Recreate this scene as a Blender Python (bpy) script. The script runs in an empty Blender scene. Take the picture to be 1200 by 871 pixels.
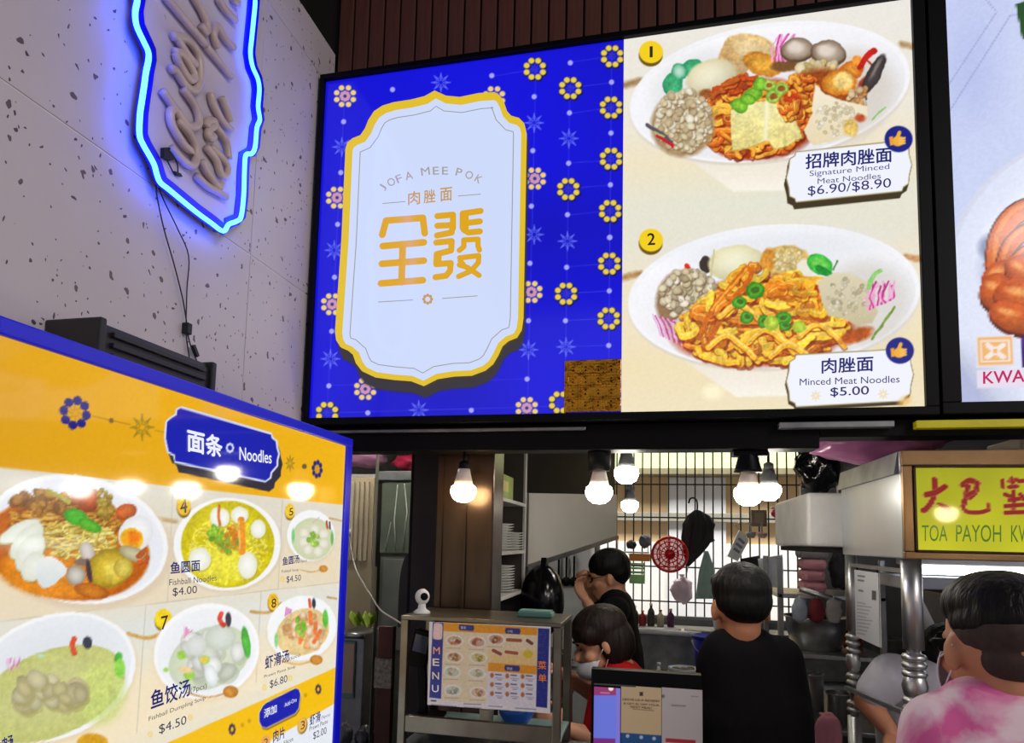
import bpy, bmesh, math, random
import numpy as np
from mathutils import Vector, Matrix

random.seed(7); RNG = np.random.default_rng(11)
scene = bpy.context.scene
C = scene.collection

# ------------------------------------------------------------------ camera
W_PX, H_PX = 1200, 871
F_PX, CX_PX, CY_PX = 781.608, 589.844, 558.718          # focal length and principal point in photo pixels
PITCH, ROLL, YAW = 0.0920172, 0.0233878, -0.2266159
CAM = np.array([0.0, 0.0, 1.8])

def cam_axes():
    cy, sy = math.cos(YAW), math.sin(YAW)
    right = np.array([cy, -sy, 0]); f0 = np.array([sy, cy, 0]); up = np.array([0, 0, 1.0])
    fwd = math.cos(PITCH) * f0 + math.sin(PITCH) * up
    up2 = -math.sin(PITCH) * f0 + math.cos(PITCH) * up
    c, s = math.cos(ROLL), math.sin(ROLL)
    return c * right + s * up2, -s * right + c * up2, fwd
RT, UP, FW = cam_axes()
cam_data = bpy.data.cameras.new('camera')
cam = bpy.data.objects.new('camera', cam_data); C.objects.link(cam)
cam_data.sensor_fit = 'HORIZONTAL'; cam_data.sensor_width = 36.0
cam_data.lens = F_PX / W_PX * 36.0
cam_data.shift_x = (W_PX / 2 - CX_PX) / W_PX
cam_data.shift_y = (CY_PX - H_PX / 2) / W_PX
cam_data.clip_start = 0.02
m = Matrix.Identity(4)
for i in range(3):
    m[i][0], m[i][1], m[i][2], m[i][3] = RT[i], UP[i], -FW[i], CAM[i]
cam.matrix_world = m
scene.camera = cam

# ------------------------------------------------------------------ world, lights, exposure
world = bpy.data.worlds.new('food_court_ambient'); scene.world = world
world.use_nodes = True
bg = world.node_tree.nodes['Background']
bg.inputs[0].default_value = (0.80, 0.76, 0.86, 1); bg.inputs[1].default_value = 0.42

def area(name, loc, rot, sx, sy, power, col):
    l = bpy.data.lights.new(name, 'AREA'); l.shape = 'RECTANGLE'; l.size = sx; l.size_y = sy
    l.energy = power; l.color = col
    o = bpy.data.objects.new(name, l); C.objects.link(o); o.location = loc; o.rotation_euler = rot
    return o
area('hall_ceiling_light', (3.4, -1.6, 4.2), (0, math.radians(38), 0), 1.6, 2.4, 130, (1.0, 0.93, 0.93))
area('daylight_in_back_lane', (0.6, 6.0, 4.4), (math.radians(20), 0, 0), 6.0, 1.6, 430, (1.0, 0.99, 0.97))

vs = scene.view_settings
vs.view_transform = 'Standard'; vs.look = 'None'; vs.exposure = 0.0; vs.gamma = 1.0; vs.use_curve_mapping = False

# ------------------------------------------------------------------ pixel <-> place helpers
def ray(x, y):
    return RT * ((x - CX_PX) / F_PX) - UP * ((y - CY_PX) / F_PX) + FW
def at(x, y, Y):                      # point seen at pixel (x, y) standing at depth Y
    d = ray(x, y); return CAM + d * (Y / d[1])
def at_x(x, y, X):
    d = ray(x, y); return CAM + d * (X / d[0])
def mpp(Y):                           # metres per photo pixel about depth Y
    return Y / F_PX * 1.02
class Plane:
    def __init__(s, o, u, v):
        s.o = np.array(o, float); s.u = np.array(u, float); s.v = np.array(v, float); s.n = np.cross(s.u, s.v)
        if s.n @ (CAM - s.o) < 0: s.n = -s.n
    def uv(s, x, y):
        d = ray(x, y); k = (s.n @ (s.o - CAM)) / (s.n @ d); p = CAM + d * k - s.o
        return np.array([p @ s.u, p @ s.v])
    def pt(s, a, b, h=0.0):
        return s.o + s.u * a + s.v * b + s.n * h
    def pp(s, x, y, h=0.0):           # the point seen at pixel (x, y) on the sheet h in front of the plane
        d = ray(x, y); k = (s.n @ (s.o + s.n * h - CAM)) / (s.n @ d); return CAM + d * k

# ------------------------------------------------------------------ materials
def lin(c):
    c = np.asarray(c, float) / 255.0
    return np.where(c <= 0.04045, c / 12.92, ((c + 0.055) / 1.055) ** 2.4)
def L4(c): return tuple(lin(c)) + (1.0,)
MATS = {}
def mat(key, col, rough=0.5, metal=0.0, var=0.12, nscale=8.0, bump=0.0, spec=0.5, trans=0.0, emit=0.0, ecol=None, alpha=1.0, stretch=None):
    if key in MATS: return MATS[key]
    mm = bpy.data.materials.new(key); mm.use_nodes = True
    nt = mm.node_tree; b = nt.nodes['Principled BSDF']
    tc = nt.nodes.new('ShaderNodeTexCoord'); nz = nt.nodes.new('ShaderNodeTexNoise')
    nz.inputs['Scale'].default_value = nscale; nz.inputs['Detail'].default_value = 4
    src = tc.outputs['Object']
    if stretch:
        mp = nt.nodes.new('ShaderNodeMapping'); mp.inputs['Scale'].default_value = stretch
        nt.links.new(src, mp.inputs[0]); src = mp.outputs[0]
    nt.links.new(src, nz.inputs['Vector'])
    rp = nt.nodes.new('ShaderNodeValToRGB')
    c = lin(col)
    rp.color_ramp.elements[0].position = 0.3; rp.color_ramp.elements[1].position = 0.7
    rp.color_ramp.elements[0].color = tuple(np.clip(c * (1 - var), 0, 1)) + (1,)
    rp.color_ramp.elements[1].color = tuple(np.clip(c * (1 + var), 0, 1)) + (1,)
    nt.links.new(nz.outputs['Fac'], rp.inputs[0]); nt.links.new(rp.outputs[0], b.inputs['Base Color'])
    b.inputs['Roughness'].default_value = rough; b.inputs['Metallic'].default_value = metal
    b.inputs['Specular IOR Level'].default_value = spec
    if trans: b.inputs['Transmission Weight'].default_value = trans
    if alpha < 1: b.inputs['Alpha'].default_value = alpha
    if emit:
        b.inputs['Emission Color'].default_value = L4(ecol or col); b.inputs['Emission Strength'].default_value = emit
    if bump:
        bp = nt.nodes.new('ShaderNodeBump'); bp.inputs['Strength'].default_value = bump; bp.inputs['Distance'].default_value = 0.01
        nt.links.new(nz.outputs['Fac'], bp.inputs['Height']); nt.links.new(bp.outputs[0], b.inputs['Normal'])
    MATS[key] = mm
    return mm
def print_mat(key, emit, rough=0.1, lit=0.0, spec=0.5):  # printed film: colour from the print itself, backlit when emit > 0
    if key in MATS: return MATS[key]
    mm = bpy.data.materials.new(key); mm.use_nodes = True
    nt = mm.node_tree; b = nt.nodes['Principled BSDF']
    a = nt.nodes.new('ShaderNodeAttribute'); a.attribute_name = 'Col'
    if lit:
        mx = nt.nodes.new('ShaderNodeMix'); mx.data_type = 'RGBA'; mx.blend_type = 'MULTIPLY'; mx.inputs[0].default_value = 1
        nt.links.new(a.outputs['Color'], mx.inputs[6]); mx.inputs[7].default_value = (lit, lit, lit, 1)
        nt.links.new(mx.outputs[2], b.inputs['Base Color'])
    else: b.inputs['Base Color'].default_value = (0.02, 0.02, 0.02, 1)
    if emit:
        nt.links.new(a.outputs['Color'], b.inputs['Emission Color']); b.inputs['Emission Strength'].default_value = emit
    b.inputs['Roughness'].default_value = rough; b.inputs['Specular IOR Level'].default_value = spec
    MATS[key] = mm
    return mm

def terrazzo():
    mm = bpy.data.materials.new('terrazzo'); mm.use_nodes = True
    nt = mm.node_tree; b = nt.nodes['Principled BSDF']; N = nt.nodes.new; K = nt.links.new
    tc = N('ShaderNodeTexCoord')
    base = N('ShaderNodeTexNoise'); base.inputs['Scale'].default_value = 3; base.inputs['Detail'].default_value = 6
    K(tc.outputs['Object'], base.inputs['Vector'])
    rp = N('ShaderNodeValToRGB'); rp.color_ramp.elements[0].color = L4((196, 186, 186)); rp.color_ramp.elements[1].color = L4((216, 207, 206))
    K(base.outputs['Fac'], rp.inputs[0]); col = rp.outputs[0]
    for sc, thr, pick, c, off in ((16, 0.14, 0.70, (74, 62, 66), 0), (22, 0.14, 0.62, (104, 88, 90), 3.1), (30, 0.15, 0.55, (160, 142, 140), 7.7), (50, 0.15, 0.66, (84, 72, 78), 1.3)):
        mp = N('ShaderNodeMapping'); mp.inputs['Location'].default_value = (off, off, off); mp.inputs['Scale'].default_value = (1, 1.25, 0.85)
        wn = N('ShaderNodeTexNoise'); wn.inputs['Scale'].default_value = 30; K(tc.outputs['Object'], wn.inputs['Vector'])
        ad = N('ShaderNodeMix'); ad.data_type = 'RGBA'; ad.inputs[0].default_value = 0.035
        K(tc.outputs['Object'], ad.inputs[6]); K(wn.outputs['Color'], ad.inputs[7]); K(ad.outputs[2], mp.inputs[0])
        v = N('ShaderNodeTexVoronoi'); v.inputs['Scale'].default_value = sc; K(mp.outputs[0], v.inputs['Vector'])
        lt = N('ShaderNodeMath'); lt.operation = 'LESS_THAN'; lt.inputs[1].default_value = thr; K(v.outputs['Distance'], lt.inputs[0])
        sp = N('ShaderNodeSeparateColor'); K(v.outputs['Color'], sp.inputs[0])
        gt = N('ShaderNodeMath'); gt.operation = 'GREATER_THAN'; gt.inputs[1].default_value = pick; K(sp.outputs[0], gt.inputs[0])
        mu = N('ShaderNodeMath'); mu.operation = 'MULTIPLY'; K(lt.outputs[0], mu.inputs[0]); K(gt.outputs[0], mu.inputs[1])
        mx = N('ShaderNodeMix'); mx.data_type = 'RGBA'; K(mu.outputs[0], mx.inputs[0]); K(col, mx.inputs[6]); mx.inputs[7].default_value = L4(c)
        col = mx.outputs[2]
    K(col, b.inputs['Base Color']); b.inputs['Roughness'].default_value = 0.42
    return mm
M_TERR = terrazzo()
M_BLACK = mat('black_metal', (9, 9, 11), 0.45, spec=.12)
M_DARK = mat('dark_interior', (34, 32, 32), 0.8, spec=.2)
M_STEEL = mat('stainless_steel', (184, 186, 186), 0.34, 0.92, 0.1, 30, stretch=(1, 1, 0.1))
M_STEEL2 = mat('worn_steel', (136, 138, 138), 0.42, 0.75, 0.25, 12)
M_WHITE = mat('white_paint', (214, 214, 212), 0.5)
M_OFFW = mat('off_white_panel', (205, 200, 190), 0.55, 0, 0.06)
M_BROWN = mat('brown_wood', (66, 40, 24), 0.55, 0, 0.3, 14, stretch=(4, 4, 0.3))
M_BROWNMETAL = mat('brown_anodised_metal', (64, 50, 40), 0.26, 0.75, 0.25, 10, stretch=(3, 3, 0.4))

# ------------------------------------------------------------------ mesh builder (all shapes in world coordinates)
def vec(p): return np.array(p, float)
class MB:
    def __init__(s): s.v = []; s.f = []; s.smooth = []
    def add(s, v, f, sm=False):
        n = len(s.v); s.v += [tuple(map(float, p)) for p in v]; s.f += [tuple(i + n for i in q) for q in f]; s.smooth += [sm] * len(f); return s
    def box(s, a, b, bev=0.0):
        a, b = np.minimum(a, b), np.maximum(a, b)
        c, h = (np.array(a) + b) / 2, (np.array(b) - a) / 2
        return s.obox(c, (1, 0, 0), (0, 1, 0), (0, 0, 1), h, bev)
    def obox(s, c, ax, ay, az, h, bev=0.0):
        c, ax, ay, az = map(vec, (c, ax, ay, az))
        if bev <= 0 or bev >= min(h):
            P = [c + ax * h[0] * i + ay * h[1] * j + az * h[2] * k for i in (-1, 1) for j in (-1, 1) for k in (-1, 1)]
            return s.add(P, [(0, 1, 3, 2), (4, 6, 7, 5), (0, 4, 5, 1), (2, 3, 7, 6), (0, 2, 6, 4), (1, 5, 7, 3)])
        bm = bmesh.new(); bmesh.ops.create_cube(bm, size=2)
        for v in bm.verts: v.co = Vector((v.co.x * h[0], v.co.y * h[1], v.co.z * h[2]))
        bmesh.ops.bevel(bm, geom=bm.edges[:], offset=bev, segments=2, affect='EDGES', profile=0.5)
        bm.verts.ensure_lookup_table(); 
        V = [c + ax * v.co.x + ay * v.co.y + az * v.co.z for v in bm.verts]; F = [[v.index for v in f.verts] for f in bm.faces]
        bm.free(); return s.add(V, F)
    def bar(s, p, q, w, h=None, up=(0, 0, 1), bev=0.0):
        p, q = vec(p), vec(q); d = q - p; L = np.linalg.norm(d); d /= L; u = vec(up)
        if abs(d @ u) > 0.95: u = vec((0, 1, 0))
        sx = np.cross(d, u); sx /= np.linalg.norm(sx); uz = np.cross(sx, d)
        return s.obox((p + q) / 2, sx, d, uz, (w / 2, L / 2, (h or w) / 2), bev)
    def tube(s, pts, r, n=10, closed=False, cap=True):
        pts = [vec(p) for p in pts]; m_ = len(pts); rr = r if hasattr(r, '__len__') else [r] * m_
        V = []; prev = None
        for i, p in enumerate(pts):
            a = pts[i - 1] if (i or closed) else p; b = pts[(i + 1) % m_] if (i < m_ - 1 or closed) else p
            t = b - a; t /= max(np.linalg.norm(t), 1e-9)
            if prev is None:
                g = vec((0, 0, 1)) if abs(t[2]) < 0.9 else vec((1, 0, 0)); x = np.cross(t, g)
            else: x = prev - t * (prev @ t)
            x /= max(np.linalg.norm(x), 1e-9); prev = x; y = np.cross(t, x)
            V += [p + (x * math.cos(k * 2 * math.pi / n) + y * math.sin(k * 2 * math.pi / n)) * rr[i] for k in range(n)]
        F = [(i * n + k, i * n + (k + 1) % n, ((i + 1) % m_) * n + (k + 1) % n, ((i + 1) % m_) * n + k) for i in range(m_ if closed else m_ - 1) for k in range(n)]
        if cap and not closed: F += [tuple(range(n))[::-1], tuple((m_ - 1) * n + k for k in range(n))]
        return s.add(V, F, True)
    def lathe(s, c, prof, n=24, axis=(0, 0, 1), cap=True, sq=(1, 1)):
        c, az = vec(c), vec(axis); az /= np.linalg.norm(az)
        g = vec((1, 0, 0)) if abs(az[0]) < 0.9 else vec((0, 1, 0)); ax = g - az * (g @ az); ax /= np.linalg.norm(ax); ay = np.cross(az, ax)
        V = [c + az * z + (ax * math.cos(k * 2 * math.pi / n) * sq[0] + ay * math.sin(k * 2 * math.pi / n) * sq[1]) * max(r, 1e-5) for r, z in prof for k in range(n)]
        F = [(i * n + k, i * n + (k + 1) % n, (i + 1) * n + (k + 1) % n, (i + 1) * n + k) for i in range(len(prof) - 1) for k in range(n)]
        if cap: F += [tuple(range(n))[::-1], tuple((len(prof) - 1) * n + k for k in range(n))]
        return s.add(V, F, True)
    def ell(s, c, r, n=20, m_=12, R=None, f=None):
        V = []; c = vec(c); R = np.eye(3) if R is None else R
        for i in range(m_ + 1):
            th = math.pi * i / m_
            for k in range(n):
                ph = 2 * math.pi * k / n
                d = vec((math.sin(th) * math.cos(ph), math.sin(th) * math.sin(ph), math.cos(th)))
                if f: d = d * f(d)
                V.append(c + R @ (d * vec(r)))
        F = [(i * n + k, (i + 1) * n + k, (i + 1) * n + (k + 1) % n, i * n + (k + 1) % n) for i in range(m_) for k in range(n)]
        return s.add(V, F, True)
    def prism(s, poly, d):            # poly: list of 3-D points, d: extrusion vector
        P = [vec(p) for p in poly]; d = vec(d); n = len(P)
        return s.add(P + [p + d for p in P], [tuple(range(n))[::-1], tuple(range(n, 2 * n))] + [(i, (i + 1) % n, n + (i + 1) % n, n + i) for i in range(n)])
    def ring(s, A, B):                # flat ring between two outlines
        n = len(A); return s.add(list(A) + list(B), [(i, (i + 1) % n, n + (i + 1) % n, n + i) for i in range(n)])
    def sheet(s, P, nu, nv, thick=0.0):  # grid of points P[i*nv+j]
        F = [(i * nv + j, (i + 1) * nv + j, (i + 1) * nv + j + 1, i * nv + j + 1) for i in range(nu - 1) for j in range(nv - 1)]
        return s.add(P, F, True)
    def build(s, name, material, parent=None, kind=None, label=None, mods=()):
        off = root_loc(parent)
        me = bpy.data.meshes.new(name)
        me.from_pydata([(a - off[0], b - off[1], c - off[2]) for a, b, c in s.v], [], s.f)
        bm = bmesh.new(); bm.from_mesh(me); bmesh.ops.recalc_face_normals(bm, faces=bm.faces); bm.to_mesh(me); bm.free()
        if len(me.polygons) == len(s.smooth): me.polygons.foreach_set('use_smooth', s.smooth)
        if material: me.materials.append(material)
        o = bpy.data.objects.new(name, me); C.objects.link(o); o.parent = parent
        if kind: o['kind'] = kind
        if label: o['label'] = label
        for t, kw in mods:
            md = o.modifiers.new(t.lower(), t)
            for k, v in kw.items(): setattr(md, k, v)
        return o
def root_loc(o):
    off = np.zeros(3)
    while o is not None:
        off = off + np.array(o.location); o = o.parent
    return off
def thing(name, label, cat, loc, group=None):
    o = bpy.data.objects.new(name, None); C.objects.link(o); o.location = tuple(map(float, loc)); o.empty_display_size = 0.05
    return tag(o, label, cat, group)
def tag(o, label, cat, group=None):
    o['label'] = label; o['category'] = cat
    if group: o['group'] = group
    return o
def struct(o): o['kind'] = 'structure'; return o
def clone(o, loc, parent=None):
    c = o.copy(); C.objects.link(c); c.location = tuple(map(float, loc)); c.parent = parent if parent is not None else o.parent; return c
def clone_tree(root, loc, label=None):
    r = root.copy(); C.objects.link(r); r.location = tuple(map(float, loc))
    if label: r['label'] = label
    for ch in list(root.children):
        c = ch.copy(); C.objects.link(c); c.parent = r
        for g in ch.children:
            d = g.copy(); C.objects.link(d); d.parent = c
    return r
def single(name, mb, material, label, cat, group=None, mods=()):     # a thing that is one mesh: origin at its base centre
    v = np.array(mb.v); lo, hi = v.min(0), v.max(0)
    base = np.array([(lo[0] + hi[0]) / 2, (lo[1] + hi[1]) / 2, lo[2]])
    mb.v = [tuple(p - base) for p in v]
    o = mb.build(name, material, None, mods=mods); o.location = tuple(base)
    return tag(o, label, cat, group)
def smooth_line(P, k=6, closed=False):
    P = [np.array(p, float) for p in P]; n = len(P); out = []
    for i in range(n if closed else n - 1):
        p0, p1, p2, p3 = (P[(i + j) % n] if closed else P[min(max(i + j, 0), n - 1)] for j in (-1, 0, 1, 2))
        for t in np.arange(k) / k:
            out.append(0.5 * ((2 * p1) + (-p0 + p2) * t + (2 * p0 - 5 * p1 + 4 * p2 - p3) * t * t + (-p0 + 3 * p1 - 3 * p2 + p3) * t ** 3))
    if not closed: out.append(P[-1])
    return out

# ------------------------------------------------------------------ flat prints: a fine sheet whose points carry the printed colour
def vnoise(x, y, seed=0):
    xi, yi = np.floor(x).astype(int), np.floor(y).astype(int); fx, fy = x - xi, y - yi
    fx = fx * fx * (3 - 2 * fx); fy = fy * fy * (3 - 2 * fy)
    def h(a, b):
        k = (a * 374761393 + b * 668265263 + seed * 1442695041) & 0x7fffffff
        k = ((k ^ (k >> 13)) * 1274126177) & 0x7fffffff
        return (k ^ (k >> 16)) % 10007 / 10007.0
    return (h(xi, yi) * (1 - fx) + h(xi + 1, yi) * fx) * (1 - fy) + (h(xi, yi + 1) * (1 - fx) + h(xi + 1, yi + 1) * fx) * fy
class Print:
    def __init__(s, plane, a0, a1, b0, b1, na, nb, base=(255, 255, 255)):
        s.plane, s.na, s.nb = plane, na, nb
        A, B = np.meshgrid(np.linspace(a0, a1, na), np.linspace(b0, b1, nb), indexing='ij')
        s.A, s.B = A.ravel(), B.ravel()
        s.P = plane.o + s.A[:, None] * plane.u + s.B[:, None] * plane.v
        q = s.P - CAM; d = q @ FW
        s.px = (q @ RT) / d * F_PX + CX_PX; s.py = -(q @ UP) / d * F_PX + CY_PX
        s.c = np.tile(np.array(base, float), (len(s.A), 1)); s.frame(0, 0, 1)
    def frame(s, ox, oy, sc, warp=0.0, ws=7.0):          # warp: organic wobble of the printed food, in photo pixels
        dx = warp * (2 * vnoise(s.px / ws, s.py / ws, 21) - 1 + .5 * (2 * vnoise(s.px / ws * 2.3, s.py / ws * 2.3, 22) - 1)) if warp else 0
        dy = warp * (2 * vnoise(s.px / ws, s.py / ws, 31) - 1 + .5 * (2 * vnoise(s.px / ws * 2.3, s.py / ws * 2.3, 32) - 1)) if warp else 0
        s.x, s.y, s.sc = (s.px + dx - ox) * sc, (s.py + dy - oy) * sc, sc; return s
    def texture(s, amp, seed=0):                         # grain of the photographed food: strongest where the print is colourful
        sat = np.clip((s.c.max(1) - s.c.min(1) - 45) / 60, 0, 1) * (np.abs(s.c - s.snap).max(1) > 30)
        n = (vnoise(s.px / 2.2, s.py / 2.2, seed) - .5) + .8 * (vnoise(s.px / 5, s.py / 5, seed + 1) - .5) + .5 * (vnoise(s.px / 12, s.py / 12, seed + 2) - .5)
        s.c = np.clip(s.c * (1 + amp * 2 * n * sat)[:, None], 0, 255); return s
    def mix(s, idx, a, col):
        a = a[:, None]; s.c[idx] = s.c[idx] * (1 - a) + np.asarray(col, float) * a
    def ell(s, cx, cy, rx, ry, rot, col, soft=None, a=1.0, edge=None, shade=None):
        soft = soft or 1.3 * s.sc; R = max(rx, ry) + soft * 2
        i = np.nonzero((abs(s.x - cx) < R) & (abs(s.y - cy) < R))[0]
        if not len(i): return s
        t = math.radians(rot); dx, dy = s.x[i] - cx, s.y[i] - cy
        u, v = (dx * math.cos(t) + dy * math.sin(t)) / rx, (-dx * math.sin(t) + dy * math.cos(t)) / ry
        r = np.hypot(u, v); w = np.clip((1 - r) * min(rx, ry) / soft + 0.5, 0, 1) * a
        cc = np.tile(np.asarray(col, float), (len(i), 1))
        if edge is not None: k = (np.clip(r, 0, 1) ** 2)[:, None]; cc = cc * (1 - k) + np.asarray(edge, float) * k
        if shade: cc = np.clip(cc * (1 + shade * (-v * 0.6 - u * 0.3))[:, None], 0, 255)
        s.mix(i, w, cc); return s
    def stroke(s, pts, w, col, soft=None, a=1.0, taper=False):
        soft = soft or 1.1 * s.sc; pts = np.array(pts, float); R = w + soft * 2
        i = np.nonzero((s.x > pts[:, 0].min() - R) & (s.x < pts[:, 0].max() + R) & (s.y > pts[:, 1].min() - R) & (s.y < pts[:, 1].max() + R))[0]
        if not len(i): return s
        X, Y = s.x[i], s.y[i]; D = np.full(len(i), 1e9); n = len(pts) - 1
        for k in range(n):
            p, q = pts[k], pts[k + 1]; d = q - p; L = d @ d + 1e-9
            t = np.clip(((X - p[0]) * d[0] + (Y - p[1]) * d[1]) / L, 0, 1)
            hw = w / 2 * (1 - 0.75 * (abs((k + t) / n - 0.5) * 2) ** 2 if taper else 1)
            D = np.minimum(D, np.hypot(X - p[0] - t * d[0], Y - p[1] - t * d[1]) - hw)
        s.mix(i, np.clip(-D / soft + 0.5, 0, 1) * a, col); return s
    def poly(s, pts, col, soft=None, a=1.0, grad=None):
        soft = soft or 1.1 * s.sc; pts = np.array(pts, float)
        i = np.nonzero((s.x > pts[:, 0].min() - soft) & (s.x < pts[:, 0].max() + soft) & (s.y > pts[:, 1].min() - soft) & (s.y < pts[:, 1].max() + soft))[0]
        if not len(i): return s
        X, Y = s.x[i], s.y[i]; D = np.full(len(i), 1e9); ins = np.zeros(len(i), bool); n = len(pts)
        for k in range(n):
            p, q = pts[k], pts[(k + 1) % n]; d = q - p; L = d @ d + 1e-9
            t = np.clip(((X - p[0]) * d[0] + (Y - p[1]) * d[1]) / L, 0, 1)
            D = np.minimum(D, np.hypot(X - p[0] - t * d[0], Y - p[1] - t * d[1]))
            c = ((p[1] > Y) != (q[1] > Y)) & (X < (q[0] - p[0]) * (Y - p[1]) / (q[1] - p[1] + 1e-12) + p[0]); ins ^= c
        D = np.where(ins, D, -D); cc = np.tile(np.asarray(col, float), (len(i), 1))
        if grad is not None:
            k = np.clip((Y - pts[:, 1].min()) / (np.ptp(pts[:, 1]) + 1e-9), 0, 1)[:, None]; cc = cc * (1 - k) + np.asarray(grad, float) * k
        s.mix(i, np.clip(D / soft + 0.5, 0, 1) * a, cc); return s
    def flower(s, x, y, r, col, core=None, n=8, rot=0, sx=1.0, pet=0.36):
        for k in range(n):
            t = 2 * math.pi * k / n + rot
            s.ell(x + math.cos(t) * r * (1 - pet) * sx, y + math.sin(t) * r * (1 - pet), r * pet * sx * 1.06, r * pet, 0, col)
        if core is not None: s.ell(x, y, r * 0.3 * sx, r * 0.3, 0, core)
        return s
    def star(s, x, y, r, col, a=0.7, sx=1.0):
        for k in range(8):
            t = math.pi * k / 4
            s.stroke([(x + math.cos(t) * r * .25 * sx, y + math.sin(t) * r * .25), (x + math.cos(t) * r * sx, y + math.sin(t) * r)], r * .13, col, a=a)
            t2 = t + math.pi / 8
            s.stroke([(x + math.cos(t) * r * .8 * sx, y + math.sin(t) * r * .8), (x + math.cos(t2) * r * .45 * sx, y + math.sin(t2) * r * .45), (x + math.cos(t + math.pi / 4) * r * .8 * sx, y + math.sin(t + math.pi / 4) * r * .8)], r * .08, col, a=a)
        return s
    def blobs(s, cx, cy, rx, ry, n, r0, r1, cols, dark=None, seed=0):
        g = np.random.default_rng(seed)
        for k in range(n):
            t, q = g.uniform(0, 2 * math.pi), math.sqrt(g.uniform())
            x, y = cx + math.cos(t) * q * rx, cy + math.sin(t) * q * ry; r = g.uniform(r0, r1); e = g.uniform(.65, 1); ro = g.uniform(0, 180)
            c = np.array(cols[g.integers(len(cols))], float) * g.uniform(.92, 1.06)
            if dark is not None: s.ell(x + r * .18, y + r * .3, r * 1.08, r * e * 1.08, ro, dark, a=.55)
            s.ell(x, y, r, r * e, ro, np.clip(c, 0, 255), edge=np.clip(c * .84, 0, 255))
        return s
    def noodles(s, cx, cy, rx, ry, n, w, cols, dark, hi=None, seed=0, curl=1.0, rot=0):
        g = np.random.default_rng(seed); cr, sr = math.cos(math.radians(rot)), math.sin(math.radians(rot))
        for k in range(n):
            t, q = g.uniform(0, 2 * math.pi), math.sqrt(g.uniform()) * .95
            x, y = math.cos(t) * q, math.sin(t) * q; h = g.uniform(0, 2 * math.pi); cv = g.normal() * 0.55 * curl; pts = []
            for j in range(9):
                if x * x + y * y < 1: pts.append((cx + x * rx * cr - y * ry * sr, cy + x * rx * sr + y * ry * cr))
                x += math.cos(h) * .085; y += math.sin(h) * .085; h += cv; cv += g.normal() * .12
            if len(pts) < 3: continue
            ww = w * g.uniform(.7, 1.15); c = np.clip(np.array(cols[g.integers(len(cols))], float) * g.uniform(.88, 1.08), 0, 255)
            s.stroke(np.array(pts) + (ww * .12, ww * .35), ww * 1.25, dark, a=.6); s.stroke(pts, ww, c)
            if hi is not None: s.stroke(np.array(pts) - (ww * .1, ww * .22), ww * .22, hi, a=.55)
        return s
    def speck(s, amp, scale, seed=0, sel=None):
        k = 1 + amp * (vnoise(s.px / scale, s.py / scale, seed) - .5) * 2
        s.c = np.clip(s.c * k[:, None], 0, 255); return s
    def build(s, name, material, parent, h=0.0, keep=None):
        off = root_loc(parent); V = s.P + s.plane.n * h - off
        i, j = np.meshgrid(np.arange(s.na - 1), np.arange(s.nb - 1), indexing='ij'); q = (i * s.nb + j).ravel()
        F = np.stack([q, q + s.nb, q + s.nb + 1, q + 1], 1)
        # wind so that the face looks along the plane normal
        if np.cross(s.plane.u, s.plane.v) @ s.plane.n < 0: F = F[:, ::-1]
        me = bpy.data.meshes.new(name); me.vertices.add(len(V)); me.vertices.foreach_set('co', V.astype(np.float32).ravel())
        me.loops.add(F.size); me.loops.foreach_set('vertex_index', F.astype(np.int32).ravel())
        me.polygons.add(len(F)); me.polygons.foreach_set('loop_start', np.arange(0, F.size, 4, dtype=np.int32)); me.polygons.foreach_set('loop_total', np.full(len(F), 4, np.int32))
        me.update(calc_edges=True)
        at_ = me.color_attributes.new('Col', 'FLOAT_COLOR', 'POINT')
        at_.data.foreach_set('color', np.concatenate([lin(np.clip(s.c, 0, 255)), np.ones((len(V), 1))], 1).astype(np.float32).ravel())
        me.materials.append(material); o = bpy.data.objects.new(name, me); C.objects.link(o); o.parent = parent
        return o

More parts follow.
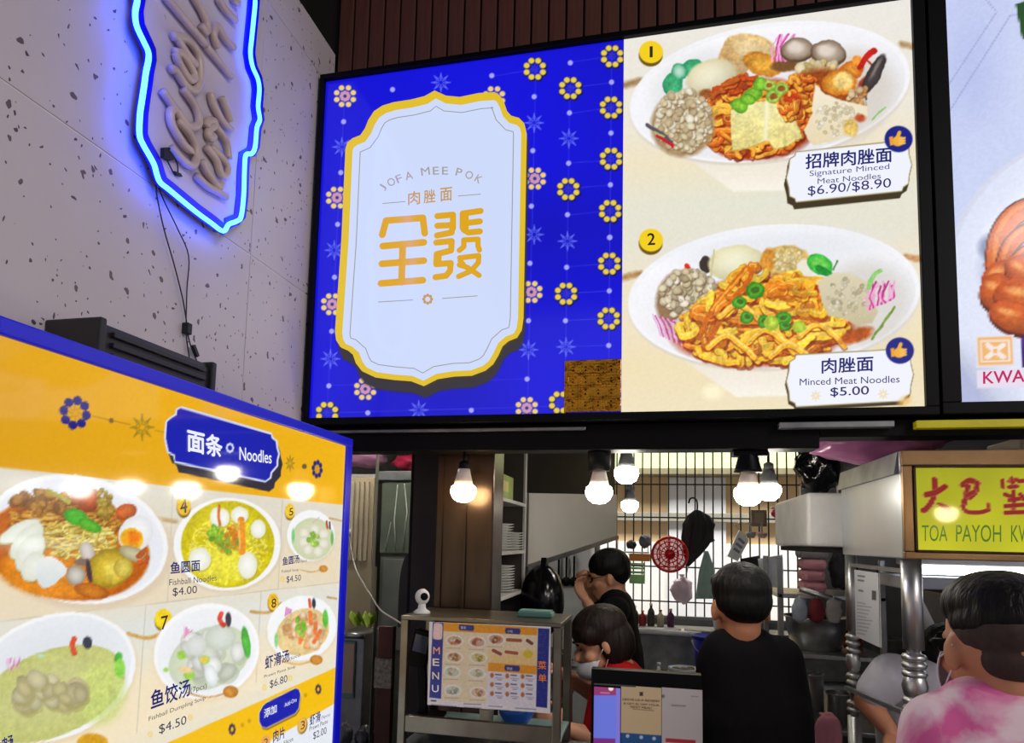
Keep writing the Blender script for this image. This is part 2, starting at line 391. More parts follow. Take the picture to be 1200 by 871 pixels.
# ------------------------------------------------------------------ lettering: collected here, turned into flat meshes at the end
TEXTS = []
def text(parent, plane, body, p0, p1, h, col, mat_key, lift=0.0015, bold=0.0, emit=1.0, name='lettering'):
    """fit the text box between two baseline pixels, h photo pixels tall, lying on the plane"""
    a = plane.uv(*p0); b = plane.uv(*p1); t = plane.uv((p0[0] + p1[0]) / 2, (p0[1] + p1[1]) / 2 - h); mid = plane.uv((p0[0] + p1[0]) / 2, (p0[1] + p1[1]) / 2)
    TEXTS.append(dict(parent=parent, plane=plane, body=body, a=a, b=b, up=t - mid, col=col, key=mat_key, lift=lift, bold=bold, emit=emit, name=name))
def flush_texts():
    objs = []
    for t in TEXTS:
        cu = bpy.data.curves.new('t', 'FONT'); cu.body = t['body']; cu.size = 1.0; cu.resolution_u = 4; cu.fill_mode = 'FRONT'
        o = bpy.data.objects.new('t', cu); C.objects.link(o); objs.append(o)
    dg = bpy.context.evaluated_depsgraph_get()
    for t, o in zip(TEXTS, objs):
        me = bpy.data.meshes.new_from_object(o.evaluated_get(dg))
        n = len(me.vertices); v = np.empty(n * 3); me.vertices.foreach_get('co', v); v = v.reshape(-1, 3)
        if n:
            lo, hi = v.min(0), v.max(0); k = (v[:, :2] - lo[:2]) / np.maximum(hi - lo, 1e-6)[:2]
            ax = t['b'] - t['a']; up = t['up']; pl = t['plane']; mb = MB(); bw = t['bold'] * np.linalg.norm(up) * 1.1
            offs = [(0, 0)] if not bw else [(0, 0), (bw, 0), (-bw, 0), (0, bw), (0, -bw)]
            for j, (dx, dy) in enumerate(offs):          # a heavier face: the same letters printed again a hair to each side
                uv = t['a'] + k[:, :1] * ax + k[:, 1:] * up + (dx, dy)
                mb.add(pl.o + uv[:, :1] * pl.u + uv[:, 1:] * pl.v + pl.n * (t['lift'] + j * 1.2e-5), [tuple(q.vertices) for q in me.polygons])
            e = t['emit']
            mb.build(t['name'], ink(t['key'], t['col'], e) if e else mat('print_' + t['key'], t['col'], 0.4, 0, 0.0), t['parent'])
        bpy.data.meshes.remove(me)
    for o in objs:
        cu = o.data; bpy.data.objects.remove(o); bpy.data.curves.remove(cu)
def ink(key, col, e):
    k = 'ink_' + key
    if k in MATS: return MATS[k]
    mm = mat(k, col, 0.12, 0, 0.0, emit=e); b = mm.node_tree.nodes['Principled BSDF']
    for l in list(mm.node_tree.links):
        if l.to_socket == b.inputs['Base Color']: mm.node_tree.links.remove(l)
    b.inputs['Base Color'].default_value = (0.02, 0.02, 0.02, 1)
    return mm
def ribbons(plane, strokes, w, lift):                    # flat round-ended strokes, (polyline in pixels, width in pixels)
    mb = MB()
    for j, st in enumerate(strokes):
        pts, ww = (st, w) if not (isinstance(st, tuple) and np.isscalar(st[1])) else st
        for i in range(len(pts) - 1):
            p, q = np.array(pts[i], float), np.array(pts[i + 1], float); d = q - p; a = math.atan2(d[1], d[0])
            O = [q + ww / 2 * np.array([math.cos(a + t), math.sin(a + t)]) for t in np.linspace(-math.pi / 2, math.pi / 2, 9)] + \
                [p + ww / 2 * np.array([math.cos(a + t), math.sin(a + t)]) for t in np.linspace(math.pi / 2, 3 * math.pi / 2, 9)]
            mb.add([plane.pp(x, y, lift + (j * 4 + i) * 4e-6) for x, y in O], [tuple(range(18))])
    return mb

# ================================================================== STRUCTURE
def wall_slabs():
    root = struct(bpy.data.objects.new('wall_left', None)); C.objects.link(root); root.location = (-1.16, 0.5, 0)
    ys = [-2.2, -0.6, 0.27, 1.582, 2.0]; zs = [0.0, 1.75, 2.567, 3.333, 3.475]
    for i in range(len(ys) - 1):
        for j in range(len(zs) - 1):
            MB().box((-1.1024, ys[i] + .0018, zs[j] + .0018), (-1.10, ys[i + 1] - .0018, zs[j + 1] - .0018), 0.0008).build('wall_slab', M_TERR, root)
    MB().box((-1.22, -2.2, 0), (-1.1025, 1.999, 3.47)).build('wall_core', mat('grout', (236, 230, 226), 0.8), root)
wall_slabs()
M_SLAT = mat('brown_slat', (92, 52, 36), 0.6, 0, 0.25, 9, stretch=(6, 6, 0.5))
def slat_wall():
    root = struct(bpy.data.objects.new('wall_front', None)); C.objects.link(root); root.location = (0.4, 2.02, 2.2)
    MB().box((-1.6, 2.02, 2.20), (3.2, 2.06, 4.6)).build('wall_backing', mat('slat_backing', (24, 16, 13), 0.8), root)
    src = None; x = -1.09
    while x < 1.9:
        if src is None:
            src = MB().box((x, 1.998, 2.21), (x + 0.051, 2.019, 4.58), 0.003).build('slat', M_SLAT, root); x0 = x
        else:
            c = src.copy(); C.objects.link(c); c.location = (x - x0, 0, 0)
        x += 0.0575
slat_wall()
struct(MB().box((-3.2, -2.2, 3.50), (-1.24, 2.6, 4.6)).build('upper_left_void', M_DARK))  # unlit void above the left wall, put in as a dark block
struct(MB().box((-3.2, -4.2, 4.6), (4.2, 2.06, 4.7)).build('ceiling', mat('hall_ceiling', (60, 56, 58), 0.9)))
struct(MB().box((-3.2, -4.2, -0.05), (4.2, 5.6, 0)).build('floor', mat('floor_tile', (120, 110, 102), 0.4, 0, 0.2)))
# inside the stall
struct(MB().box((-1.9, 2.07, 2.62), (4.2, 4.95, 2.68)).build('ceiling_stall', M_DARK))
struct(MB().box((-2.0, 2.07, 0), (-1.9, 4.95, 2.62)).build('wall_stall_left', mat('stall_tile', (120, 116, 110), 0.4)))
struct(MB().box((4.1, 2.07, 0), (4.2, 4.95, 2.62)).build('wall_stall_right', M_DARK))
# back wall: low wall under the grille, solid wall either side, header above it
bw = MB().box((-1.9, 4.86, 0), (-0.42, 4.96, 2.62)).box((-0.42, 4.86, 0), (0.98, 4.96, 1.27)).box((0.98, 4.86, 0), (4.1, 4.96, 2.62)).box((-0.42, 4.86, 2.52), (0.98, 4.96, 2.62))
struct(bw.build('wall_back', mat('back_wall_tile', (105, 104, 104), 0.4)))
# back lane beyond the grille
lane = MB().box((-3.5, 7.3, 0), (4.5, 7.5, 5.5))
struct(lane.build('wall_lane', mat('lane_wall', (216, 186, 140), 0.8, 0, 0.05, 2)))
LANE = Plane((0, 7.3, 0), (1, 0, 0), (0, 0, 1))
def lane_panel(x0, x1, y0, y1, m_, name, d=.05):
    a, b = LANE.pp(x0, y1), LANE.pp(x1, y0)
    return struct(MB().box((a[0], 7.3 - d, a[2]), (b[0], 7.299, b[2]), .005).build(name, m_))
lane_panel(782, 850, 560, 760, mat('lane_white_door', (224, 224, 224), 0.6, 0, .04), 'door_1')
lane_panel(690, 960, 527, 552, mat('lane_green_beam', (190, 205, 150), 0.6, 0, .08), 'trim_1', .25)
lane_panel(690, 960, 552, 559, mat('lane_gutter', (120, 112, 84), 0.6), 'trim_2', .3)
lane_panel(690, 960, 604, 610, mat('lane_rail', (150, 146, 130), 0.5), 'trim_3', .12)
lane_panel(690, 960, 640, 800, mat('lane_white_dado', (236, 234, 228), 0.6, 0, .04), 'trim_4', .03)
struct(MB().box((-3.5, 4.96, -.05), (4.5, 7.3, 0)).build('floor_lane', mat('lane_floor', (170, 168, 160), 0.8)))

# ================================================================== MAIN LIGHT-BOX SIGN
MAIN = Plane((0, 1.9, 0), (1, 0, 0), (0, 0, 1))
BLUE = (8, 8, 205)
GOLD = (232, 205, 70)
X0, X1, ZB, ZT, XS = -1.075, 0.676, 2.163, 3.300, -0.098
sign = thing('lightbox_sign', 'large blue and white lit noodle menu sign with gold-rimmed emblem', 'sign', (-0.2, 1.95, ZB - .02))
fr = MB()
for a, b in (((X0 - .016, 1.885, ZB - .022), (X1 + .03, 1.99, ZB)), ((X0 - .016, 1.885, ZT), (X1 + .03, 1.99, ZT + .018)),
             ((X0 - .016, 1.885, ZB), (X0, 1.99, ZT)), ((X1, 1.885, ZB), (X1 + .03, 1.99, ZT))): fr.box(a, b, .002)
fr.build('frame', M_BLACK, sign)
MB().box((X0, 1.91, ZB), (X1, 1.985, ZT)).build('light_box', M_BLACK, sign)
M_BACKLIT = print_mat('backlit_print', 1.0, 0.10)

# blue half with its flower pattern
p = Print(MAIN, X0, XS, ZB, ZT, 375, 430, BLUE)
wave = vnoise(p.px / 90, p.py / 90, 3); p.c = np.clip(p.c * (0.92 + .16 * wave)[:, None], 0, 255)
FA = (70, 72, 235)
for pts in ([(717, 60), (713, 440)], [(668, 100), (662, 470)], [(628, 80), (618, 480)], [(404, 112), (383, 485)], [(383, 484), (655, 476)],
            [(580, 89), (627, 81)], [(668, 103), (717, 97)], [(668, 133), (717, 126)], [(668, 73), (717, 66)], [(666, 191), (716, 188)], [(666, 221), (716, 217)], [(665, 252), (715, 247)],
            [(664, 313), (714, 309)], [(664, 344), (714, 341)], [(663, 376), (713, 373)], [(662, 406), (713, 405)], [(560, 446), (618, 444)], [(385, 452), (420, 451)]):
    p.stroke(pts, .7, FA, a=.75)
for x, y in ((516.7, 96.7), (626, 144), (666.7, 162.3), (400.7, 172.3), (626, 275), (665, 282.7), (391.7, 293.3), (663.3, 406.7), (619.3, 410), (387.3, 420.7), (490.7, 480.7)): p.star(x, y, 11, (110, 125, 245), .75)
DK = (5, 5, 70)
for x, y in ((626.7, 80.7), (668.3, 103.3), (717.3, 66), (716, 126), (716, 186), (715, 247.3), (666, 221.7), (714, 309), (663.3, 344.3), (713.3, 373.3), (383.3, 484), (656.3, 471.7)):
    p.flower(x + .6, y + .8, 14.8, DK, pet=.27, rot=.39); p.flower(x, y, 13.6, GOLD, pet=.245, rot=.39); p.star(x, y, 5.5, (60, 60, 190), .9)
for x, y in ((404.3, 112.7), (395, 231.7), (626.7, 209.3), (389.3, 356.7), (622.7, 342.3), (617.3, 478.3), (579, 114), (428, 456)):
    p.flower(x, y, 13.6, (238, 206, 120), pet=.23, rot=.39); p.flower(x, y, 6.5, (205, 150, 170)); p.ell(x, y, 1.8, 1.8, 0, (40, 40, 150))
for x, y in ((360, 315), (188, 428), (178, 607), (709, 266), (858, 340), (985, 221), (982, 397), (1130, 289), (1128, 468), (853, 530), (848, 725), (979, 574), (975, 755), (1126, 650), (1123, 835), (167, 789)):
    p.ell(x / 3 + 340, y / 3, 3, 3, 0, (165, 165, 250))
for x, y in ((156, 195), (146, 385), (136, 577), (273, 672), (637, 663), (843, 146), (838, 348), (833, 553), (972, 160), (968, 348), (1124, 55), (1122, 243), (1120, 435)):
    p.ell(x / 3 + 340, y / 3 + 260, 3, 3, 0, (165, 165, 250))
EMB = [(510.7, 109), (524, 115), (540, 116.5), (562, 112), (580, 111), (587, 115), (592, 124), (595, 133), (600, 138.5), (609, 141), (615, 147), (617.3, 157),
       (613.5, 373), (611.5, 387), (606, 396), (596, 400), (589, 406), (584, 417), (578, 427), (569, 434.5), (553, 440.5), (532, 441.5), (513, 444.5), (496.7, 452.7),
       (482, 447), (462, 445.5), (440, 442.5), (426, 436), (419, 427), (415.5, 417), (409, 411.5), (401, 408), (396, 400), (394.6, 390), (402, 283), (406.7, 177), (409, 169.5), (415, 164.5), (424, 161), (429.5, 153), (433.5, 143), (440, 133), (450, 126.5), (463, 122.5), (483, 119.5), (499, 115.5)]
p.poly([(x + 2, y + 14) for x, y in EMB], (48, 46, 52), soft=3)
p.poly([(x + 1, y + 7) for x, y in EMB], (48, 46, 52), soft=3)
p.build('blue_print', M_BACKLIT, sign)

def inset(poly, d):
    P = np.array(poly, float); n = len(P); out = []
    ar = sum(P[i][0] * P[(i + 1) % n][1] - P[(i + 1) % n][0] * P[i][1] for i in range(n)); sg = 1 if ar > 0 else -1
    for i in range(n):
        t = P[(i + 1) % n] - P[i - 1]; t /= np.linalg.norm(t); out.append(P[i] + sg * d * np.array([-t[1], t[0]]))
    return out
TH = 0.012
emb = MB().prism([MAIN.pp(x, y, .001) for x, y in EMB], MAIN.n * TH).build('emblem_plate', ink('gold_rim', (236, 200, 40), 0.9), sign)
IN1 = inset(EMB, 6.5)
MB().add([MAIN.pp(x, y, TH + .0018) for x, y in IN1], [tuple(range(len(IN1)))]).build('emblem_face', ink('emblem_white', (206, 218, 250), 1.0), emb)
I2, I3 = inset(EMB, 15), inset(EMB, 16)
MB().ring([MAIN.pp(x, y, TH + .0026) for x, y in I2], [MAIN.pp(x, y, TH + .0026) for x, y in I3]).build('emblem_line', ink('grey_line', (150, 150, 140), 1.0), emb)
def z3(pts): return [(430 + x / 4.58, 180 + y / 4.58) for x, y in pts]
LH = TH + .003
ST = [z3(q) for q in ([(82, 436), (103, 360)], [(103, 360), (300, 345)], [(300, 345), (310, 428)], [(85, 497), (305, 477)], [(80, 592), (305, 575)], [(75, 697), (300, 680)])]
ST = [(q, 7.9) for q in ST] + [(z3([(192, 497), (186, 690)]), 8)]
ST += [(z3(q), 7.2) for q in ([(378, 336), (462, 328)], [(378, 388), (455, 384)], [(376, 440), (455, 424)], [(462, 328), (462, 400)], [(462, 400), (450, 425)],
                              [(514, 322), (610, 308)], [(545, 372), (606, 364)], [(520, 410), (545, 424)], [(545, 424), (606, 418)], [(514, 322), (514, 400)], [(530, 330), (530, 410)],
                              [(372, 478), (455, 470)], [(455, 470), (452, 520)], [(452, 520), (375, 540)], [(375, 540), (372, 590)], [(385, 545), (383, 590)], [(372, 594), (450, 588)], [(450, 588), (446, 630)], [(446, 630), (425, 656)], [(368, 664), (425, 656)])]
ST += [(z3(q), 6.3) for q in ([(496, 520), (520, 500)], [(520, 500), (520, 464)], [(520, 464), (596, 460)], [(596, 460), (596, 495)], [(596, 495), (604, 518)],
                              [(498, 560), (600, 548)], [(600, 548), (598, 585)], [(598, 585), (560, 630)], [(560, 630), (492, 660)], [(496, 598), (540, 612)], [(540, 612), (602, 654)], [(500, 575), (520, 600)])]
ribbons(MAIN, ST, 7, LH).build('emblem_characters', ink('logo_gold', (222, 166, 16), 1.0), emb)
for ch, x, y, ro in (('J', 95, 195, 58), ('O', 140, 166, 34), ('F', 182, 148, 22), ('A', 234, 132, 14), ('M', 322, 109, 8), ('E', 378, 106, 4), ('E', 427, 106, 0), ('P', 502, 114, -14), ('O', 556, 129, -22), ('K', 606, 150, -32)):
    cx, cy = z3([(x, y)])[0]; a = math.radians(-ro); w_ = {'J': 4.5, 'M': 10, 'O': 8.6, 'A': 8.6}.get(ch, 6.8); hx, hy = math.cos(a), math.sin(a)
    bx, by = cx - math.sin(a) * -4.5 * -1, cy + math.cos(a) * 4.5
    # baseline along (hx, hy)
    ctr = MAIN.uv(cx, cy); ax = MAIN.uv(cx + hx * w_, cy + hy * w_) - ctr; up = MAIN.uv(cx + math.sin(a) * 9, cy - math.cos(a) * 9) - ctr
    TEXTS.append(dict(parent=emb, plane=MAIN, body=ch, a=ctr - ax / 2 - up / 2, b=ctr + ax / 2 - up / 2, up=up, col=(168, 160, 158), key='logo_grey', lift=LH, bold=0.012, emit=1.0, name='emblem_lettering'))
for ch, x, y in (('肉', 262, 252), ('脞', 345, 243), ('面', 433, 233)):
    cx, cy = z3([(x, y)])[0]; text(emb, MAIN, ch, (cx - 6.8, cy + 8.2), (cx + 6.8, cy + 6.8), 15.5, (196, 152, 90), 'logo_tan', LH, .012, name='emblem_lettering')
for q in ([(85, 268), (205, 258)], [(490, 228), (610, 218)], [(62, 797), (245, 786)], [(405, 778), (592, 764)]): ribbons(MAIN, [z3(q)], .9, LH).build('emblem_rule', ink('grey_line', (150, 150, 140), 1.0), emb)
fl = MB(); fcx, fcy = z3([(326, 782)])[0]
for k in range(8):
    t = k * math.pi / 4; q = [(fcx + math.cos(t) * 4.6 + math.cos(u) * 1.9, fcy + math.sin(t) * 4.6 + math.sin(u) * 1.9) for u in np.linspace(0, 2 * math.pi, 11)[:-1]]
    fl.add([MAIN.pp(x, y, LH) for x, y in q], [tuple(range(10))])
fl.build('emblem_flower', ink('logo_tan', (196, 152, 90), 1.0), emb)

# food half: two bowls of noodles
p = Print(MAIN, XS, X1, ZB, ZT, 350, 480, (238, 232, 214))
k = np.clip(p.py / 480, 0, 1); p.c = np.array((236, 233, 226.))[None] * (1 - k)[:, None] + np.array((240, 226, 190.))[None] * k[:, None]
def plank(y0, col): p.stroke([(725, y0), (1100, y0 - 22)], 60, col, soft=50, a=.6)
plank(200, (242, 226, 186)); plank(245, (226, 228, 212)); plank(430, (240, 222, 176)); plank(285, (228, 226, 212))
def bowl(p, cx, cy, rx, ry, rot, body, inner=(232, 232, 236), rim=(250, 250, 250)):
    p.poly([(cx - rx * .86, cy + ry * .55), (cx + rx * .80, cy + ry * .45), (cx + rx * .30, cy + body), (cx - rx * .26, cy + body + 6)], (224, 212, 190), soft=10, grad=(250, 244, 232))
    p.ell(cx, cy + 10, rx, ry, rot, (222, 214, 200), soft=6); p.ell(cx, cy, rx, ry, rot, rim, edge=(246, 246, 250)); p.ell(cx, cy + 4, rx * .965, ry * .95, rot, inner, edge=(242, 242, 246), shade=.06)
NO = [(226, 128, 30), (238, 158, 44), (212, 96, 22), (244, 182, 60)]
# bowl 1
p.snap = p.c.copy(); p.frame(720, 0, 3, .8)
p.stroke([(30, 300), (95, 285)], 22, (150, 110, 60), soft=14, a=.8); p.stroke([(1010, 155), (1050, 165)], 20, (170, 130, 80), soft=12, a=.8)
p.frame(720, 0, 3); bowl(p, 547, 322, 498, 240, -9, 345); p.frame(720, 0, 3, .8)
p.ell(800, 330, 190, 150, -15, (214, 206, 196), soft=60, a=.8)
p.ell(300, 300, 170, 120, -20, (222, 222, 222), soft=60, a=.6)
for a in ((205, 298, 36, 42, 10), (275, 238, 38, 30, -20), (228, 252, 26, 30, 0)): p.ell(*a, (70, 178, 122) if a[2] > 30 else (190, 226, 206), edge=(40, 150, 96))
p.ell(430, 195, 60, 70, 10, (214, 178, 126), shade=.2); p.ell(480, 172, 92, 52, 12, (232, 208, 158), edge=(206, 168, 104), soft=8, shade=.15); p.ell(398, 215, 34, 50, 0, (212, 170, 110), soft=8)
p.ell(520, 226, 70, 40, 20, (226, 168, 62), edge=(196, 120, 34), soft=6); p.ell(600, 232, 50, 20, 0, (120, 80, 40), soft=8)
for i in range(9): x = 555 + i * 8; p.stroke(smooth_line([(x, 215), (x + 10 * math.sin(i), 165), (x + 22 + 6 * math.cos(i * 2), 122)], 4), 6, (206, 60, 150) if i % 2 else (236, 170, 214))
for cx, cy, rx, ry, ro in ((643, 172, 54, 40, -6), (752, 183, 58, 42, 8)):
    p.ell(cx, cy + 6, rx + 4, ry + 4, ro, (96, 70, 48)); p.ell(cx, cy, rx, ry, ro, (206, 190, 172), edge=(126, 104, 84)); p.ell(cx - 8, cy - 6, rx * .5, ry * .45, ro, (226, 212, 200), soft=14)
p.blobs(715, 245, 70, 26, 26, 10, 20, [(228, 206, 150), (216, 190, 120), (236, 220, 180)], (150, 110, 60), 4)
p.ell(340, 270, 92, 60, -18, (238, 232, 206), edge=(206, 196, 156), shade=.12, soft=8); p.ell(322, 330, 24, 18, 0, (160, 90, 40), soft=8)
p.ell(520, 420, 205, 140, -6, (150, 44, 12), soft=22); p.ell(470, 500, 130, 60, 0, (176, 52, 14), soft=16); p.ell(730, 330, 110, 90, 0, (150, 70, 20), soft=24)
p.noodles(500, 420, 200, 138, 150, 19, NO, (120, 34, 8), (252, 208, 120), 5, rot=-8)
p.noodles(650, 330, 90, 70, 40, 17, NO, (120, 34, 8), (252, 208, 120), 6)
p.noodles(420, 300, 90, 28, 26, 13, [(186, 70, 20), (206, 100, 30)], (110, 30, 8), None, 16, rot=-22)
p.ell(830, 250, 50, 34, -25, (228, 150, 50), edge=(190, 90, 24)); p.ell(792, 290, 62, 46, -10, (236, 176, 66), edge=(200, 110, 26), soft=6); p.ell(806, 285, 34, 32, 0, (248, 214, 130), soft=12); p.ell(858, 215, 24, 18, 30, (236, 150, 60))
p.stroke(smooth_line([(862, 238), (880, 210), (898, 188), (915, 178)], 4), 20, (196, 30, 20)); p.stroke([(885, 205), (905, 230)], 8, (176, 40, 30)); p.ell(882, 290, 30, 18, -40, (150, 50, 30), soft=8)
p.ell(912, 262, 24, 78, 28, (74, 64, 64), edge=(46, 40, 42)); p.ell(920, 240, 6, 40, 28, (130, 116, 112), soft=6)
p.stroke([(870, 310), (885, 350)], 7, (90, 90, 70)); p.stroke([(905, 420), (950, 380)], 6, (140, 190, 110))
p.ell(240, 440, 112, 112, 10, (170, 140, 100), soft=16)
p.blobs(245, 425, 96, 106, 330, 6, 16, [(236, 224, 190), (222, 206, 166), (244, 236, 214), (206, 186, 146)], (130, 96, 56), 8)
p.stroke([(115, 440), (170, 472), (200, 500)], 13, (90, 84, 92)); p.stroke([(150, 475), (205, 512)], 12, (196, 30, 40)); p.stroke([(140, 462), (175, 480)], 6, (180, 190, 120))
p.blobs(860, 340, 40, 30, 18, 8, 14, [(226, 206, 160), (206, 150, 90)], (130, 70, 30), 9)
p.poly([(410, 388), (470, 362), (542, 352), (600, 390), (640, 430), (658, 482), (610, 512), (562, 526), (540, 494), (470, 520), (412, 530)], (240, 232, 166), soft=4, grad=(228, 212, 132))
p.stroke([(538, 356), (532, 490)], 14, (250, 246, 210), soft=14, a=.9); p.stroke([(410, 530), (470, 521), (540, 496), (562, 527), (610, 513), (658, 484)], 5, (200, 170, 80), a=.8)
for a in ((440, 372, 32, 24, 20), (488, 332, 34, 24, -10), (512, 296, 24, 26, 0), (470, 350, 26, 20, 0)): p.ell(*a, (150, 206, 60), edge=(70, 150, 30))
for a in ((560, 338, 28, 24), (585, 312, 26, 22), (545, 300, 22, 18)):
    p.ell(*a, 0, (196, 226, 120), edge=(120, 180, 50)); p.ell(a[0], a[1], a[2] * .55, a[3] * .5, 0, (150, 90, 30))
p.ell(620, 372, 44, 50, 0, (190, 60, 20), soft=12); p.noodles(622, 372, 46, 52, 16, 14, NO, (120, 34, 8), (252, 208, 120), 25)
p.poly([(705, 294), (742, 332), (800, 352), (886, 374), (892, 404), (846, 432), (850, 462), (780, 492), (702, 512), (680, 492), (666, 456), (694, 400)], (244, 236, 214), soft=5, grad=(232, 216, 176))
p.blobs(780, 420, 85, 60, 70, 5, 11, [(240, 232, 210), (226, 214, 182), (214, 198, 160)], None, 66)
p.ell(830, 450, 26, 30, 0, (226, 190, 100), soft=14); p.ell(865, 415, 20, 14, 0, (190, 80, 40), soft=8)
# bowl 2
p.frame(720, 230, 3, .8)
p.stroke([(22, 290), (90, 272)], 22, (160, 112, 56), soft=14, a=.8); p.stroke([(1025, 212), (1075, 220)], 22, (190, 130, 76), soft=12, a=.8)
p.frame(720, 230, 3); bowl(p, 562, 352, 515, 252, -4, 348); p.frame(720, 230, 3, .8)
p.ell(880, 380, 160, 150, -15, (216, 212, 206), soft=60, a=.8); p.ell(560, 180, 330, 60, -4, (226, 228, 236), soft=50, a=.6)
p.ell(322, 240, 24, 30, 0, (60, 50, 46)); p.ell(430, 236, 100, 64, -4, (240, 236, 208), edge=(212, 204, 160), shade=.12, soft=6); p.stroke([(350, 190), (340, 280)], 8, (206, 196, 150), soft=6)
p.ell(600, 228, 84, 56, -4, (232, 212, 150), edge=(206, 166, 84), soft=7); p.ell(540, 225, 26, 44, 10, (206, 140, 50), soft=8); p.blobs(615, 225, 60, 40, 40, 6, 11, [(240, 224, 170), (222, 196, 130)], (196, 160, 90), 33)
p.ell(670, 255, 30, 34, 0, (236, 230, 214), soft=8); p.ell(722, 240, 48, 34, 28, (120, 214, 90), edge=(40, 170, 50)); p.ell(735, 262, 34, 14, 28, (30, 140, 50)); p.stroke([(770, 260), (782, 228)], 6, (90, 140, 80))
p.stroke([(255, 245), (262, 290)], 20, (206, 40, 20)); p.stroke([(262, 290), (285, 300)], 14, (190, 60, 30))
p.ell(520, 440, 330, 158, -4, (166, 52, 12), soft=24); p.ell(255, 370, 110, 110, 0, (150, 116, 80), soft=16)
p.blobs(262, 345, 98, 86, 300, 6, 16, [(226, 214, 180), (210, 194, 156), (238, 228, 206), (176, 160, 126)], (110, 84, 56), 12)
p.blobs(235, 470, 34, 28, 30, 12, 20, [(238, 230, 220), (226, 200, 196)], (170, 120, 110), 14)
for i in range(9): x = 135 + i * 9; p.stroke(smooth_line([(x, 415 + i * 3), (x + 14, 450), (x + 30, 490 + i * 4)], 4), 5, (190, 60, 150) if i % 2 else (232, 176, 216))
NO2 = [(244, 190, 40), (236, 160, 36), (226, 128, 26), (250, 206, 60)]
p.noodles(520, 455, 300, 140, 170, 26, NO2, (136, 40, 8), (255, 228, 130), 21, rot=-3, curl=.8)
p.noodles(430, 330, 130, 60, 40, 24, NO2, (136, 40, 8), (255, 228, 130), 22, rot=-38, curl=.5)
p.noodles(640, 340, 110, 70, 36, 26, NO2, (150, 50, 8), (255, 228, 130), 23, curl=.6)
p.stroke(smooth_line([(300, 500), (340, 400), (400, 330), (465, 255), (478, 285), (420, 360), (370, 440), (330, 520)], 6), 18, (206, 104, 26)); p.stroke(smooth_line([(340, 400), (400, 330), (465, 258)], 6), 8, (240, 160, 50))
p.ell(610, 350, 100, 44, 12, (246, 178, 40), edge=(226, 120, 26), soft=8); p.ell(690, 300, 50, 16, -10, (244, 182, 50), soft=6); p.ell(680, 395, 60, 50, 30, (250, 196, 44), edge=(236, 150, 30), soft=8)
for x0, y0 in ((440, 410), (540, 500), (720, 480), (400, 520), (620, 550)):
    p.stroke(smooth_line([(x0 - 70, y0 + 20), (x0 - 10, y0 - 24), (x0 + 50, y0 + 10), (x0 + 90, y0 + 54)], 5), 22, (150, 50, 10), a=.6); p.stroke(smooth_line([(x0 - 70, y0 + 14), (x0 - 10, y0 - 30), (x0 + 50, y0 + 4), (x0 + 90, y0 + 48)], 5), 20, (248, 188, 48))
    p.stroke(smooth_line([(x0 - 70, y0 + 10), (x0 - 10, y0 - 35), (x0 + 50, y0 - 1), (x0 + 90, y0 + 43)], 5), 5, (255, 232, 150), a=.7)
p.noodles(640, 370, 120, 60, 34, 26, NO2, (166, 70, 10), (255, 228, 130), 77, curl=.5, rot=14)
for a in ((495, 332, 34, 30), (440, 374, 26, 22), (465, 428, 24, 22), (525, 440, 22, 24), (592, 430, 30, 24), (600, 456, 20, 16)):
    p.ell(*a, 0, (110, 190, 50), edge=(40, 124, 24)); p.ell(a[0] + 2, a[1] - 3, a[2] * .45, a[3] * .4, 0, (60, 110, 30))
for a in ((552, 446, 26, 28), (650, 460, 24, 20)): p.ell(*a, 0, (196, 216, 70), edge=(150, 190, 40))
p.poly([(710, 300), (770, 272), (830, 268), (890, 300), (900, 350), (930, 410), (905, 445), (860, 458), (800, 430), (750, 420), (730, 370)], (222, 212, 182), soft=6, grad=(200, 188, 150)); p.blobs(825, 360, 85, 70, 60, 5, 10, [(214, 204, 172), (190, 178, 142), (228, 220, 196)], None, 31)
for i in range(13): x = 890 + i * 7; p.stroke(smooth_line([(x, 400 - i * 3), (x + 16 * math.sin(i * 1.3), 350), (x + 10, 300 + (i % 3) * 8)], 4), 7, (200, 50, 140) if i % 2 else (236, 170, 210))
p.stroke(smooth_line([(895, 320), (910, 280), (935, 262)], 4), 18, (150, 210, 120)); p.stroke([(905, 500), (950, 440), (985, 390)], 9, (120, 150, 60)); p.ell(850, 490, 60, 24, -20, (176, 80, 20), soft=12)
p.ell(345, 690, 34, 26, 0, (255, 246, 210), soft=24, a=.9)
p.texture(.11, 5); p.speck(.012, 2.3, 5)
